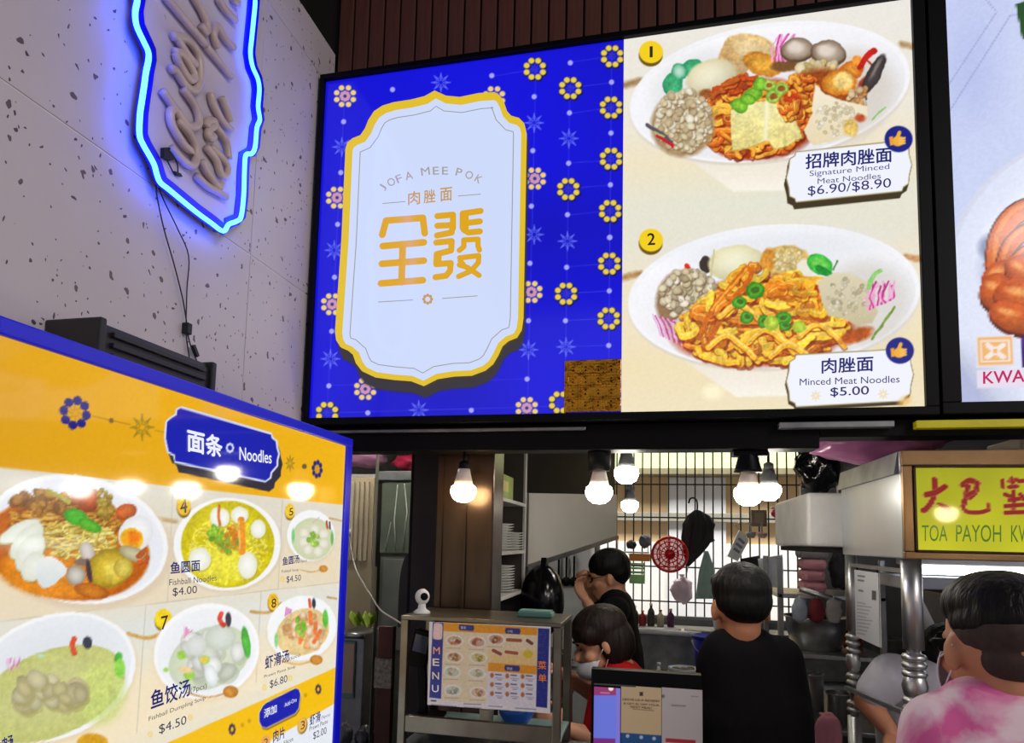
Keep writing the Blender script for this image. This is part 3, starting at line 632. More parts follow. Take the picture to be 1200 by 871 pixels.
# number badges, price plaques
p.frame(0, 0, 1)
def badge(p, x, y, rx, ry, d=4, col=(244, 208, 24)): p.ell(x - .5, y + d, rx, ry, 0, (110, 84, 12)); p.ell(x, y, rx, ry, 0, col)
badge(p, 763, 61, 14, 13); badge(p, 763, 281.5, 14, 13.3)
def plaque(p, x0, y0, x1, y1, sl, d=7, fill=(240, 243, 252), side=(64, 52, 30)):
    w, h = x1 - x0, y1 - y0; n = 9
    Q = [(x0 + n, y0), (x1 - n, y0), (x1 - n * .8, y0 + n * .5), (x1 - 1, y0 + n * .9), (x1, y0 + h * .3), (x1 + 3, y0 + h * .5), (x1, y1 - h * .3), (x1 - 1, y1 - n * .9), (x1 - n * .8, y1 - n * .5), (x1 - n, y1), (x0 + n, y1), (x0 + n * .8, y1 - n * .5), (x0 + 1, y1 - n * .9), (x0, y1 - h * .3), (x0 - 3, y0 + h * .5), (x0, y0 + h * .3), (x0 + 1, y0 + n * .9), (x0 + n * .8, y0 + n * .5)]
    Q = [(x, y + sl * (x - (x0 + x1) / 2)) for x, y in Q]
    for k in range(0, d + 1, 2): p.poly([(x - .3 * k, y + k) for x, y in Q], side)
    p.poly(Q, (176, 160, 110)); p.poly(inset(Q, 1.2), fill); return Q
plaque(p, 924, 171, 1066, 231, -.105, 8); plaque(p, 924, 412, 1068, 474, -.055, 4)
for x, y in ((1053, 163), (1054.5, 411)):
    p.ell(x, y, 16.5, 15.5, 0, (20, 30, 130)); p.ell(x - .5, y + 2.4, 7, 6, -8, (240, 176, 60)); p.stroke([(x - 2, y), (x + 1, y - 7.5)], 4.4, (240, 176, 60)); p.poly([(x - 11, y - 2.6), (x - 6.6, y - 3.2), (x - 6, y + 7), (x - 10, y + 7.6)], (236, 160, 50)); 
    for j in range(3): p.stroke([(x + 1, y - .6 + j * 3), (x + 7, y - 1.2 + j * 3)], 2.6, (246, 190, 84))
p.star(956, 464, 6, (240, 210, 150), .9); p.star(1035, 462, 6, (240, 210, 150), .9); p.ell(1060, 470, 8, 5, -30, (236, 190, 110), soft=5, a=.8)
fprint = p.build('food_print', M_BACKLIT, sign)
INK = (26, 30, 110)
text(fprint, MAIN, '1', (761.6, 67.5), (764.6, 67.3), 12.5, (40, 34, 20), 'badge_dark', bold=.02)
text(fprint, MAIN, '2', (758.8, 287.5), (767.5, 287), 13.5, (40, 34, 20), 'badge_dark', bold=.02)
text(fprint, MAIN, '招牌肉脞面', (944, 198.5), (1045, 190), 17.5, INK, 'price_navy', bold=.018)
text(fprint, MAIN, 'Signature Minced', (948.5, 209), (1042, 200.5), 8.6, (70, 76, 130), 'price_soft')
text(fprint, MAIN, 'Meat Noodles', (958, 216), (1032, 209.5), 6.4, (60, 66, 120), 'price_soft')
text(fprint, MAIN, '$6.90/$8.90', (946.5, 231), (1044, 221.5), 12.5, INK, 'price_navy')
text(fprint, MAIN, '肉脞面', (963, 438), (1023, 435), 17.5, INK, 'price_navy', bold=.018)
text(fprint, MAIN, 'Minced Meat Noodles', (937, 452), (1054, 448.5), 8, (40, 44, 110), 'price_navy')
text(fprint, MAIN, '$5.00', (973, 466), (1018, 464), 11.5, INK, 'price_navy', bold=.01)

# gold foil plaque stuck over the bottom of the sign
def gold_plaque():
    t = thing('gold_foil_plaque', 'gold embossed foil plaque stuck on the corner of the blue sign print', 'plaque', MAIN.pp(695, 486))
    a, b = MAIN.uv(661, 484), MAIN.uv(728, 421)
    mg = mat('gold_foil', (206, 146, 46), 0.24, 1.0, 0.3, 30, bump=.7)
    MB().box((a[0], 1.893, a[1]), (b[0], 1.8985, b[1]), .001).build('plate', mg, t)
    g = MB(); w, h = b[0] - a[0], b[1] - a[1]
    for i in range(4):
        for j in range(4):
            x0, z0 = a[0] + w * (.06 + i * .225), a[1] + h * (.06 + j * .225)
            g2 = MB(); 
            for (q0, q1) in (((0, 0), (.19, .012)), ((0, .178), (.19, .19)), ((0, 0), (.012, .19)), ((.178, 0), (.19, .19)), ((.06, .05), (.13, .075)), ((.06, .11), (.13, .135)), ((.085, .05), (.11, .135))):
                g2.box((x0 + w * q0[0], 1.8890, z0 + h * q0[1]), (x0 + w * q1[0], 1.8935, z0 + h * q1[1]))
            g2.build('embossed_square', mg, t)
gold_plaque()

# ================================================================== NEIGHBOUR LIGHT-BOX SIGN (kway chap)
ks = thing('lightbox_sign', 'pale lit sign with a plate of glossy braised meat beside the noodle sign', 'sign', (1.4, 1.95, ZB - .02))
KX0, KX1, KZB = 0.757, 2.2, 2.172
fr = MB()
for a, b in (((KX0 - .045, 1.885, KZB - .03), (KX1 + .03, 1.99, KZB)), ((KX0 - .045, 1.885, ZT), (KX1 + .03, 1.99, ZT + .018)), ((KX0 - .045, 1.885, KZB), (KX0, 1.99, ZT)), ((KX1, 1.885, KZB), (KX1 + .03, 1.99, ZT))): fr.box(a, b, .002)
fr.build('frame', M_BLACK, ks)
MB().box((KX0, 1.91, KZB), (KX1, 1.985, ZT)).build('light_box', M_BLACK, ks)
p = Print(MAIN, KX0, KX1, KZB, ZT, 300, 330, (196, 206, 240))
n1 = vnoise(p.px / 60, p.py / 90, 2); p.c = np.array((186, 196, 238.))[None] * (1 - n1)[:, None] + np.array((208, 216, 246.))[None] * n1[:, None]
for q in ([(1156, 0), (1168, 14), (1110, 102)], [(1200, 16), (1184, 18), (1113, 130)]): p.stroke(q, 1.3, (160, 168, 212))
p.snap = p.c.copy(); p.poly([(1190, 5), (1330, -40), (1330, 30), (1198, 46)], (40, 80, 40)); 
p.ell(1290, 340, 185, 185, 0, (214, 218, 236), soft=4); p.ell(1290, 338, 178, 178, 0, (232, 235, 250), edge=(222, 228, 248)); p.ell(1120, 455, 60, 40, 30, (170, 176, 206), soft=40, a=.6)
p.ell(1215, 330, 62, 40, 20, (150, 156, 190), soft=20, a=.8); p.ell(1165, 290, 18, 16, 0, (120, 128, 160), soft=8, a=.8)
BR = (168, 70, 26); BR2 = (206, 100, 36); BR3 = (226, 132, 56); BRD = (90, 30, 14)
for q, w in (([(1166, 310), (1172, 275), (1195, 248), (1240, 236)], 22), ([(1176, 308), (1186, 285), (1210, 268), (1250, 262)], 16), ([(1186, 312), (1200, 296), (1225, 288)], 12)):
    p.stroke(smooth_line(q, 5), w + 4, BRD); p.stroke(smooth_line(q, 5), w, BR2); p.stroke(smooth_line([(x - 1, y - w * .25) for x, y in q], 5), w * .25, BR3)
for cx, cy, rx, ry, ro in ((1176, 325, 26, 20, -20), (1200, 318, 24, 18, 30), (1168, 342, 20, 22, 10), (1205, 350, 40, 24, 10), (1190, 372, 32, 18, 18), (1235, 340, 34, 22, -20), (1250, 372, 40, 22, 0)):
    p.ell(cx + 1, cy + 3, rx + 2, ry + 2, ro, BRD); p.ell(cx, cy, rx, ry, ro, BR2, edge=BR, shade=.25); p.ell(cx - rx * .3, cy - ry * .35, rx * .35, ry * .2, ro, (240, 160, 90), soft=4)
p.texture(.08, 9); p.speck(.02, 2.4, 9)
for x0, x1, c in ((1144, 1188, (232, 222, 226)), (1197, 1245, (60, 10, 120))): p.poly([(x0, 394), (x1, 392), (x1 + 1, 429), (x0 + 1, 431)], c)
p.poly([(1146, 396), (1186, 394.5), (1187, 427), (1147, 428.5)], (240, 182, 110)); p.poly([(1149, 399), (1183, 398), (1184, 424), (1150, 425)], (244, 228, 220)); p.poly([(1151, 401), (1181, 400), (1182, 422), (1152, 423)], (240, 182, 110))
for dx, dy in ((-9, -7), (9, -7), (-9, 7), (9, 7)): p.stroke([(1166.5 + dx * .5, 411.5 + dy * .5), (1166.5 + dx, 411.5 + dy)], 6, (246, 232, 226)); 
p.ell(1166.5, 411.5, 5.2, 5.2, 0, (246, 232, 226)); p.ell(1166.5, 411.5, 3, 3, 0, (240, 182, 110))
p.poly([(1145, 434), (1300, 428), (1300, 452), (1146, 455)], (230, 220, 236))
kprint = p.build('food_print', M_BACKLIT, ks)
text(kprint, MAIN, 'KWAY', (1152, 450), (1213, 447), 14, (190, 20, 90), 'kway_magenta', bold=.02)

# ================================================================== LEFT MENU BOARD
BYAW = -0.0187862
bu = np.array([math.sin(BYAW), math.cos(BYAW), 0]); bo = at_x(405, 523, -0.85)
BOARD = Plane((bo[0], bo[1], 0), bu, (0, 0, 1))
bt = BOARD.uv(405, 523)[1]; a_far = 0.0
a_near, b_bot = -1.45, 0.92
mb_ = thing('menu_board', 'yellow and white lit noodle menu board with blue border against the speckled wall', 'menu board', BOARD.pt(-.7, 0))
bd = MB(); bw_t = .045
def bbox(a0, a1, b0, b1, h0, h1): 
    c = BOARD.pt((a0 + a1) / 2, (b0 + b1) / 2, (h0 + h1) / 2); return c, bu, BOARD.n, (0, 0, 1), (abs(a1 - a0) / 2, abs(h1 - h0) / 2, abs(b1 - b0) / 2)
M_BLUEF = mat('blue_frame', (14, 22, 190), 0.35, 0, .05, emit=.35, ecol=(10, 16, 190))
for a in ((a_near - .04, .036, bt, bt + .025, -.06, .006), (a_near - .04, .036, b_bot - .036, b_bot, -.06, .006), (0, .036, b_bot, bt, -.06, .006), (a_near - .04, a_near, b_bot, bt, -.06, .006)): bd.obox(*bbox(*a), .003)
bd.build('frame', M_BLUEF, mb_)
MB().obox(*bbox(a_near, 0, b_bot, bt, -.058, -.004)).build('light_box', M_DARK, mb_)
lg = MB().obox(*bbox(-1.35, -1.30, 0, b_bot - .036, -.05, -.01)).build('leg', M_STEEL2, mb_); MB().obox(*bbox(-.10, -.05, 0, b_bot - .036, -.05, -.01)).build('leg', M_STEEL2, mb_)
p = Print(BOARD, a_near, 0, b_bot, bt, 560, 470, (232, 172, 12))
YEL = (240, 178, 8)
k = np.clip((p.px - 0) / 400, 0, 1); p.c = np.array((226, 164, 14.))[None] * (1 - k)[:, None] + np.array((246, 184, 6.))[None] * k[:, None]
def ybot(x): return 548 + x * .109
def yrow(x): return 728 - x * .114
def ystrip(x): return 784 - (x - 390) * .448
def ystrip2(x): return 826 - (x - 390) * .575 
CR = (242, 232, 208)
p.poly([(-900, ybot(-900)), (420, ybot(420)), (420, yrow(420)), (-900, yrow(-900))], (222, 222, 214), grad=(240, 222, 190))
p.poly([(-900, yrow(-900)), (420, yrow(420)), (420, ystrip(420)), (-900, ystrip(-900))], (228, 230, 224))
p.poly([(-900, yrow(-900) + 110), (420, yrow(420) + 50), (420, ystrip(420)), (-900, ystrip(-900))], (248, 232, 198), soft=60)
p.poly([(-900, yrow(-900) - 160), (420, yrow(420) - 40), (420, yrow(420)), (-900, yrow(-900))], (240, 222, 188), soft=50, a=.8)
for q in ([(203, 572), (196, 705)], [(331, 586), (326, 690)], [(171, 711), (160, 860)], [(306, 694), (300, 800)], [(-30, 545), (-40, 740)], [(-900, yrow(-900)), (420, yrow(420))]): p.stroke(q, .9, (196, 190, 176), a=.8)
# band ornaments
for x, y, r, sx in ((88, 484, 20, .92), (371.7, 550, 11, .58)): p.flower(x, y, r, (30, 26, 130), sx=sx, pet=.27, rot=.2); p.star(x, y, r * .45, (190, 140, 30), .8, sx)
for x, y, r, sx in ((166.6, 501, 15, .9), (340, 543, 9, .6)): p.star(x, y, r, (140, 120, 30), .7, sx)
for x, y in ((130.5, 493), (356.7, 546.7)): p.ell(x, y, 2.8, 3, 0, (110, 90, 60))
p.stroke([(108, 488), (152, 498)], .8, (150, 110, 30), a=.8); p.stroke([(182, 505), (195, 508)], .8, (150, 110, 30), a=.8)
TP = [(212, 477.5), (318, 508.5), (319, 513), (324, 517), (325, 525), (327, 532), (325, 540), (325, 546), (318, 554), (317, 560), (311, 564.5), (205, 541.5), (204, 534), (197, 530), (195.5, 524), (193.5, 514), (194, 504), (195, 494), (201, 489), (206, 486), (207, 480)]
for d in range(0, 13, 2): p.poly([(x + d * .35, y + d) for x, y in TP], (44, 40, 56))
p.poly(inset(TP, -1.2), (225, 228, 250)); p.poly(inset(TP, 1), (14, 26, 176))
p.flower(269.5, 525, 6, (236, 240, 255), sx=.8, pet=.32); p.ell(269.5, 525, 2.6, 3.2, 0, (14, 26, 176))
# row 1, big bowl of curry noodles
p.snap = p.c.copy(); p.frame(0, 540, 4.838, .45)
p.stroke([(905, 330), (1000, 345)], 22, (190, 160, 110), soft=16, a=.7)
p.ell(430, 470, 560, 370, 10, (226, 208, 180), soft=30); p.ell(430, 445, 525, 362, 10, (248, 248, 250)); p.ell(430, 450, 500, 338, 10, (226, 230, 240), edge=(238, 240, 246))
p.ell(380, 500, 470, 290, 8, (206, 118, 20), soft=14, edge=(196, 96, 12)); p.ell(330, 640, 330, 140, 5, (228, 138, 24), soft=30)
p.noodles(370, 330, 330, 140, 150, 17, [(206, 150, 40), (190, 120, 30), (224, 176, 70), (170, 96, 26)], (120, 60, 14), (240, 206, 120), 41)
p.noodles(440, 450, 230, 110, 110, 12, [(226, 206, 90), (236, 220, 130), (206, 176, 60)], (150, 110, 20), (248, 240, 190), 42, curl=.4)
p.blobs(230, 230, 160, 60, 40, 16, 36, [(196, 140, 50), (176, 120, 40), (150, 96, 34)], (110, 60, 16), 43)
p.ell(510, 222, 60, 70, 20, (206, 96, 36), edge=(150, 60, 24), shade=.2); p.ell(440, 200, 40, 40, 0, (176, 84, 40)); p.blobs(590, 240, 50, 80, 40, 10, 22, [(206, 180, 60), (190, 150, 50), (176, 160, 60)], (120, 90, 30), 44); p.ell(715, 290, 62, 46, -20, (216, 112, 40), edge=(170, 70, 24), shade=.2)
p.stroke(smooth_line([(270, 170), (330, 200), (390, 235)], 4), 26, (176, 166, 60)); 
p.ell(430, 320, 70, 46, 20, (90, 196, 50), edge=(50, 160, 30)); p.ell(510, 368, 70, 34, 24, (104, 190, 44), edge=(60, 150, 30))
for cx, cy, rx, ry, ro in ((110, 400, 130, 46, -28), (150, 455, 130, 60, -48), (170, 520, 120, 70, -60), (190, 600, 90, 66, -60)):
    p.ell(cx + 6, cy + 12, rx, ry, ro, (170, 140, 60), soft=12, a=.7); p.ell(cx, cy, rx, ry, ro, (240, 242, 232), edge=(222, 226, 206))
p.poly(smooth_line([(205, 620), (230, 560), (290, 545), (350, 580), (380, 625), (320, 690), (250, 725), (215, 680)], 4, True), (240, 242, 238), soft=4, grad=(216, 224, 226))
p.ell(770, 412, 92, 108, -22 + 60, (250, 250, 250), edge=(226, 228, 230)); p.ell(748, 442, 66, 62, 20, (242, 150, 20), edge=(246, 196, 40)); p.ell(760, 430, 34, 34, 0, (244, 130, 20), soft=14)
p.ell(495, 520, 40, 60, -10, (222, 214, 206), edge=(176, 164, 150)); p.ell(470, 575, 50, 20, 0, (130, 110, 100), soft=8); p.ell(430, 650, 54, 56, 0, (214, 210, 200), edge=(150, 140, 120)); p.ell(620, 610, 130, 110, -20, (222, 196, 50), edge=(160, 130, 30)); p.ell(640, 620, 76, 80, 10, (236, 216, 90), edge=(206, 170, 40)); p.ell(700, 610, 54, 60, 0, (226, 206, 90), edge=(180, 150, 50)); p.ell(505, 630, 16, 70, -8, (70, 50, 60)); p.ell(520, 740, 100, 44, 12, (214, 130, 30), edge=(170, 84, 16)); p.ell(760, 530, 90, 40, 20, (206, 200, 160), edge=(160, 150, 110)); p.blobs(810, 550, 30, 40, 14, 8, 16, [(220, 90, 40), (230, 150, 60)], (140, 60, 20), 45)
p.noodles(-300, 480, 180, 180, 40, 17, [(206, 150, 40), (190, 120, 30)], (120, 60, 14), None, 46)
# dish 4 and dish 5
p.frame(190, 560, 5.445, .3)
p.ell(415, 440, 355, 292, -4, (214, 200, 176), soft=26, a=.7); p.ell(415, 425, 342, 296, -4, (250, 250, 250)); p.ell(418, 425, 298, 278, -6, (222, 208, 22), edge=(206, 190, 14))
p.noodles(410, 470, 260, 220, 150, 11, [(238, 226, 60), (246, 236, 90), (226, 206, 30)], (200, 180, 10), (252, 246, 150), 51, curl=.7)
p.ell(400, 560, 170, 110, 0, (246, 238, 70), soft=60, a=.7)
for x, y, rx, ry in ((345, 250, 40, 62), (392, 255, 38, 58), (495, 240, 56, 56), (614, 328, 48, 60), (240, 520, 72, 74), (545, 560, 62, 86)): p.ell(x + 4, y + 8, rx, ry, 0, (190, 170, 20), a=.8); p.ell(x, y, rx, ry, 0, (252, 252, 244), edge=(232, 232, 206))
p.stroke(smooth_line([(365, 180), (360, 240), (370, 300)], 4), 18, (206, 110, 40)); p.blobs(430, 400, 90, 90, 40, 12, 24, [(236, 130, 40), (240, 160, 60), (190, 210, 70), (120, 190, 60)], (190, 150, 20), 52); p.stroke([(505, 270), (512, 470)], 44, (240, 150, 40)); p.stroke([(490, 280), (495, 450)], 12, (246, 190, 100)); p.blobs(345, 360, 40, 50, 20, 12, 22, [(150, 206, 60), (110, 180, 50)], (190, 170, 20), 53)
badge(p, 138, 178, 45, 64, 14, (246, 200, 50)); badge(p, 815, 214, 30, 48, 10, (246, 200, 50))
p.ell(950, 380, 158, 168, 0, (226, 210, 184), soft=20, a=.7); p.ell(950, 368, 152, 162, 0, (250, 250, 252)); p.ell(960, 390, 132, 134, 0, (222, 226, 196), edge=(206, 214, 170))
for x, y in ((905, 355), (975, 330), (1030, 360), (905, 410), (1030, 420), (930, 460), (995, 470)): p.ell(x, y, 34, 36, 0, (240, 238, 222), edge=(216, 212, 184))
p.blobs(962, 392, 34, 40, 22, 10, 18, [(150, 206, 70), (190, 226, 110)], (150, 176, 80), 54); p.ell(836, 370, 10, 44, 0, (130, 206, 130)); p.ell(1085, 385, 10, 44, 0, (120, 190, 100)); p.stroke([(965, 285), (1000, 255)], 6, (230, 170, 200)); p.stroke([(1050, 280), (1055, 320)], 14, (206, 90, 60)); p.stroke([(1070, 285), (1072, 325)], 10, (60, 60, 66))
def spoon(x, y, s, fl=1): p.stroke(smooth_line([(x - 170 * s, y + 4 * s), (x - 90 * s, y + 22 * s), (x - 20 * s, y + 6 * s)], 4), 9 * s, (222, 176, 110)); p.ell(x, y, 30 * s, 24 * s, 0, (216, 150, 60), edge=(190, 120, 40))
spoon(1030, 582, .9); 
for x, y in ((50, 282), (1110, 270)): p.stroke([(x - 40, y - 10), (x + 34, y + 4)], 13, (206, 170, 120), soft=8)
# row 2: dish 6, 7, 8
p.frame(0, 710, 5.41, .4)
p.ell(330, 470, 560, 400, -22, (236, 214, 176), soft=30, a=.8); p.ell(330, 455, 548, 388, -22, (250, 250, 252)); p.ell(330, 450, 520, 360, -22, (226, 230, 236), edge=(236, 240, 244)); p.ell(320, 560, 500, 270, -22, (208, 208, 140), edge=(196, 200, 116))
p.ell(640, 560, 160, 190, 10, (206, 222, 120), soft=70, a=.7)
p.blobs(300, 560, 210, 110, 34, 40, 72, [(206, 196, 150), (214, 206, 164), (196, 186, 136)], (170, 162, 100), 61)
p.stroke(smooth_line([(470, 210), (460, 250), (470, 300)], 4), 36, (220, 90, 50)); p.ell(555, 235, 30, 40, 0, (60, 66, 80)); p.ell(750, 330, 26, 34, 20, (80, 180, 60)); p.ell(760, 400, 34, 60, 0, (150, 220, 70), soft=10)
for i in range(10): x = 45 + i * 9; p.stroke([(x, 420 - i * 4), (x + 10 * math.sin(i * 2), 340 - i * 2)], 5, (206, 110, 170) if i % 2 else (236, 190, 220))
p.ell(260, 318, 24, 12, 0, (190, 226, 200)); p.ell(585, 870, 100, 62, 0, (212, 156, 20), edge=(226, 170, 40))
p.frame(150, 690, 4.615, .3)
p.stroke(smooth_line([(0, 242), (110, 268), (230, 215)], 4), 20, (216, 170, 90), soft=8); p.stroke(smooth_line([(665, 125), (760, 128), (830, 80)], 4), 16, (206, 160, 90), soft=8); p.stroke([(1080, 45), (1125, 55)], 12, (206, 160, 100), soft=6)
badge(p, 192, 165, 48, 56, 12, (250, 216, 30)); badge(p, 785, 72, 30, 46, 8, (240, 190, 40))
p.ell(425, 350, 300, 262, -22, (240, 220, 186), soft=26, a=.8); p.ell(425, 340, 290, 255, -22, (252, 252, 254)); p.ell(425, 345, 272, 232, -22, (236, 240, 244), edge=(244, 246, 250)); p.ell(440, 375, 232, 160, -26, (222, 228, 206), edge=(206, 216, 186))
p.blobs(450, 360, 170, 110, 30, 34, 62, [(230, 234, 222), (216, 222, 206), (238, 240, 234)], (176, 188, 160), 71)
p.ell(500, 265, 84, 70, -10, (222, 228, 220), edge=(196, 206, 190)); p.ell(370, 310, 56, 54, 0, (226, 230, 228), edge=(206, 212, 204)); p.ell(450, 470, 34, 60, -14, (248, 250, 252), edge=(214, 224, 224))
for x, y, r in ((290, 360, 26), (415, 385, 26), (330, 470, 30), (205, 440, 14)): p.ell(x, y, r, r * .9, 0, (160, 210, 80), soft=10)
p.ell(412, 385, 22, 16, 0, (236, 206, 80), soft=8); p.ell(310, 440, 40, 16, 10, (236, 206, 150), soft=8)
p.ell(638, 290, 22, 84, -8, (90, 200, 70), edge=(50, 160, 40)); p.stroke(smooth_line([(505, 135), (497, 165), (515, 200)], 4), 26, (226, 80, 60)); p.ell(543, 168, 16, 40, 0, (50, 54, 66)); p.ell(515, 195, 18, 12, 0, (200, 60, 40))
for i in range(8): p.stroke([(300 + i * 5, 270 - i * 5), (305 + i * 5 + 8 * math.sin(i * 2), 205 + i * 3)], 5, (216, 120, 180) if i % 2 else (240, 196, 224))
p.ell(940, 225, 196, 178, -26, (240, 220, 186), soft=22, a=.8); p.ell(940, 214, 190, 172, -26, (250, 251, 254)); p.ell(945, 235, 150, 120, -30, (240, 216, 160), edge=(232, 204, 140))
p.blobs(960, 225, 110, 90, 50, 16, 34, [(246, 206, 150), (240, 180, 120), (250, 226, 190)], (226, 170, 110), 72)
for q in ([(985, 130), (990, 190)], [(1015, 190), (1010, 240)], [(930, 290), (950, 240)], [(1040, 230), (1005, 290)]): p.stroke(q, 22, (240, 130, 70), soft=8)
p.blobs(930, 210, 24, 50, 18, 10, 18, [(160, 206, 70), (130, 190, 60)], (206, 190, 110), 73); p.ell(1068, 165, 15, 50, 0, (100, 196, 70)); p.ell(802, 280, 10, 40, 0, (150, 220, 130)); p.stroke([(980, 60), (985, 100)], 15, (220, 90, 60)); p.ell(1005, 80, 11, 28, 0, (50, 54, 66))
for i in range(6): p.stroke([(850 + i * 6, 150 - i * 4), (855 + i * 6, 100 + i * 3)], 4, (206, 100, 180))
spoon(555, 558, 1.4); spoon(1018, 386, 1.1)
p.texture(.07, 15); p.frame(0, 0, 1)
p.poly([(-900, ystrip(-900)), (420, ystrip(420)), (420, ystrip2(420)), (-900, ystrip2(-900))], (250, 196, 8))
p.poly([(-900, ystrip2(-900)), (420, ystrip2(420)), (420, 1300), (-900, 1900)], (236, 240, 248))
TA = [(308, 828), (312, 824), (346, 807), (350, 808), (352, 814), (350, 830), (346, 836), (312, 853), (307, 852), (304, 846), (304, 836)]
p.poly([(x + 1, y + 3) for x, y in TA], (150, 110, 20)); p.poly(inset(TA, -.8), (240, 230, 180)); p.poly(TA, (16, 26, 176))
for x, y, r in ((272, 855, 7), (373, 808, 6)): p.flower(x, y, r, (60, 50, 90), sx=.6, pet=.3)
for x, y in ((292, 845), (358, 815), (284, 850)): p.ell(x, y, 2, 2.5, 0, (210, 160, 20))
p.ell(354.5, 851, 5.5, 9.5, 12, (120, 84, 20)); p.ell(354, 850, 5.2, 9, 12, (236, 186, 90)); p.ell(311, 871, 5.5, 9.5, 12, (236, 170, 90))
for x, y in ((176, 861), (223, 841), (310, 806), (340, 795), (331, 679)): p.flower(x, y, 3.6, (244, 214, 120), sx=.8, pet=.3)
p.speck(.012, 2.6, 6)
bprint = p.build('menu_print', print_mat('board_print', 0.95, 0.07), mb_)
bt_ = dict(col=INK, mat_key='board_navy', emit=.95)
def btext(s, p0, p1, h, col=INK, key='board_navy', bold=0.): text(bprint, BOARD, s, p0, p1, h, col, key, .0015, bold, .95)
btext('面条', (219, 528.5), (259.5, 536.5), 25, (240, 243, 255), 'board_white', .03)
btext('Noodles', (280, 539), (317.5, 543.5), 14.5, (240, 243, 255), 'board_white', .012)
DKT = (70, 70, 92)
btext('4', (210.5, 602.5), (218.5, 600.5), 16.5, (50, 40, 30), 'board_dark', .01); btext('5', (338.3, 604.5), (343, 603.8), 8.6, (50, 40, 30), 'board_dark', .01)
btext('7', (188, 738.5), (196, 736.5), 15.5, (50, 40, 30), 'board_dark', .01); btext('8', (317.5, 713), (323, 711.5), 10.5, (50, 40, 30), 'board_dark', .01)
btext('鱼圆面', (199, 673), (233.5, 669), 13.5, bold=.02); btext('Fishball Noodles', (197.5, 686.5), (253, 680.5), 7, DKT, 'board_grey'); btext('$4.00', (201.5, 700), (230, 696.5), 10.5, (50, 50, 84), 'board_dk')
btext('鱼圆汤', (330.5, 663), (350, 659.5), 9.5, bold=.02); btext('(9pcs)', (350.5, 660.5), (359, 659), 3.4, DKT, 'board_grey'); btext('Fishball Soup', (329.5, 672.5), (349, 670), 4, DKT, 'board_grey'); btext('$4.50', (335, 684), (352, 681.5), 8.3, (50, 50, 84), 'board_dk')
btext('鱼饺汤', (176, 832), (222, 815), 21, bold=.02); btext('(7pcs)', (222.5, 814), (241.5, 808.5), 8, DKT, 'board_grey'); btext('Fishball Dumpling Soup', (173.5, 847), (240, 821), 6.5, DKT, 'board_grey'); btext('$4.50', (185.5, 862), (217.5, 850), 12, (50, 50, 84), 'board_dk')
btext('虾滑汤', (310, 785), (338, 775), 14.5, bold=.02); btext('(6pcs)', (338.5, 775), (351, 770.5), 4.8, DKT, 'board_grey'); btext('Prawn Paste Soup', (309, 796), (345.5, 783.5), 4.6, DKT, 'board_grey'); btext('$6.80', (315.5, 808), (336, 800.5), 10, (50, 50, 84), 'board_dk')
btext('添加', (309, 842), (323.5, 835), 10, (240, 243, 255), 'board_white', .02); btext('Add-Ons', (333, 829), (347, 822), 4.8, (240, 243, 255), 'board_white')
btext('3', (351.8, 855.5), (356.6, 853.5), 9.5, (120, 80, 30), 'board_brown', .01); btext('2', (308.5, 876), (313.5, 874), 9.5, (120, 80, 30), 'board_brown', .01)
btext('虾滑', (362.5, 851), (375, 845), 12, bold=.015); btext('(5pcs)', (376, 844), (386, 840), 4.4, DKT, 'board_grey'); btext('Prawn Paste', (362, 857), (383.5, 847.5), 5, DKT, 'board_grey'); btext('$2.00', (366.5, 868), (382, 861), 9.5, (50, 50, 84), 'board_dk')
btext('肉片', (319.5, 871), (333, 865), 14, bold=.015); btext('Meat Slices', (319, 880), (343, 868), 5, DKT, 'board_grey')
btext('鱼肉汤', (-6, 884), (14, 876), 16, bold=.02)

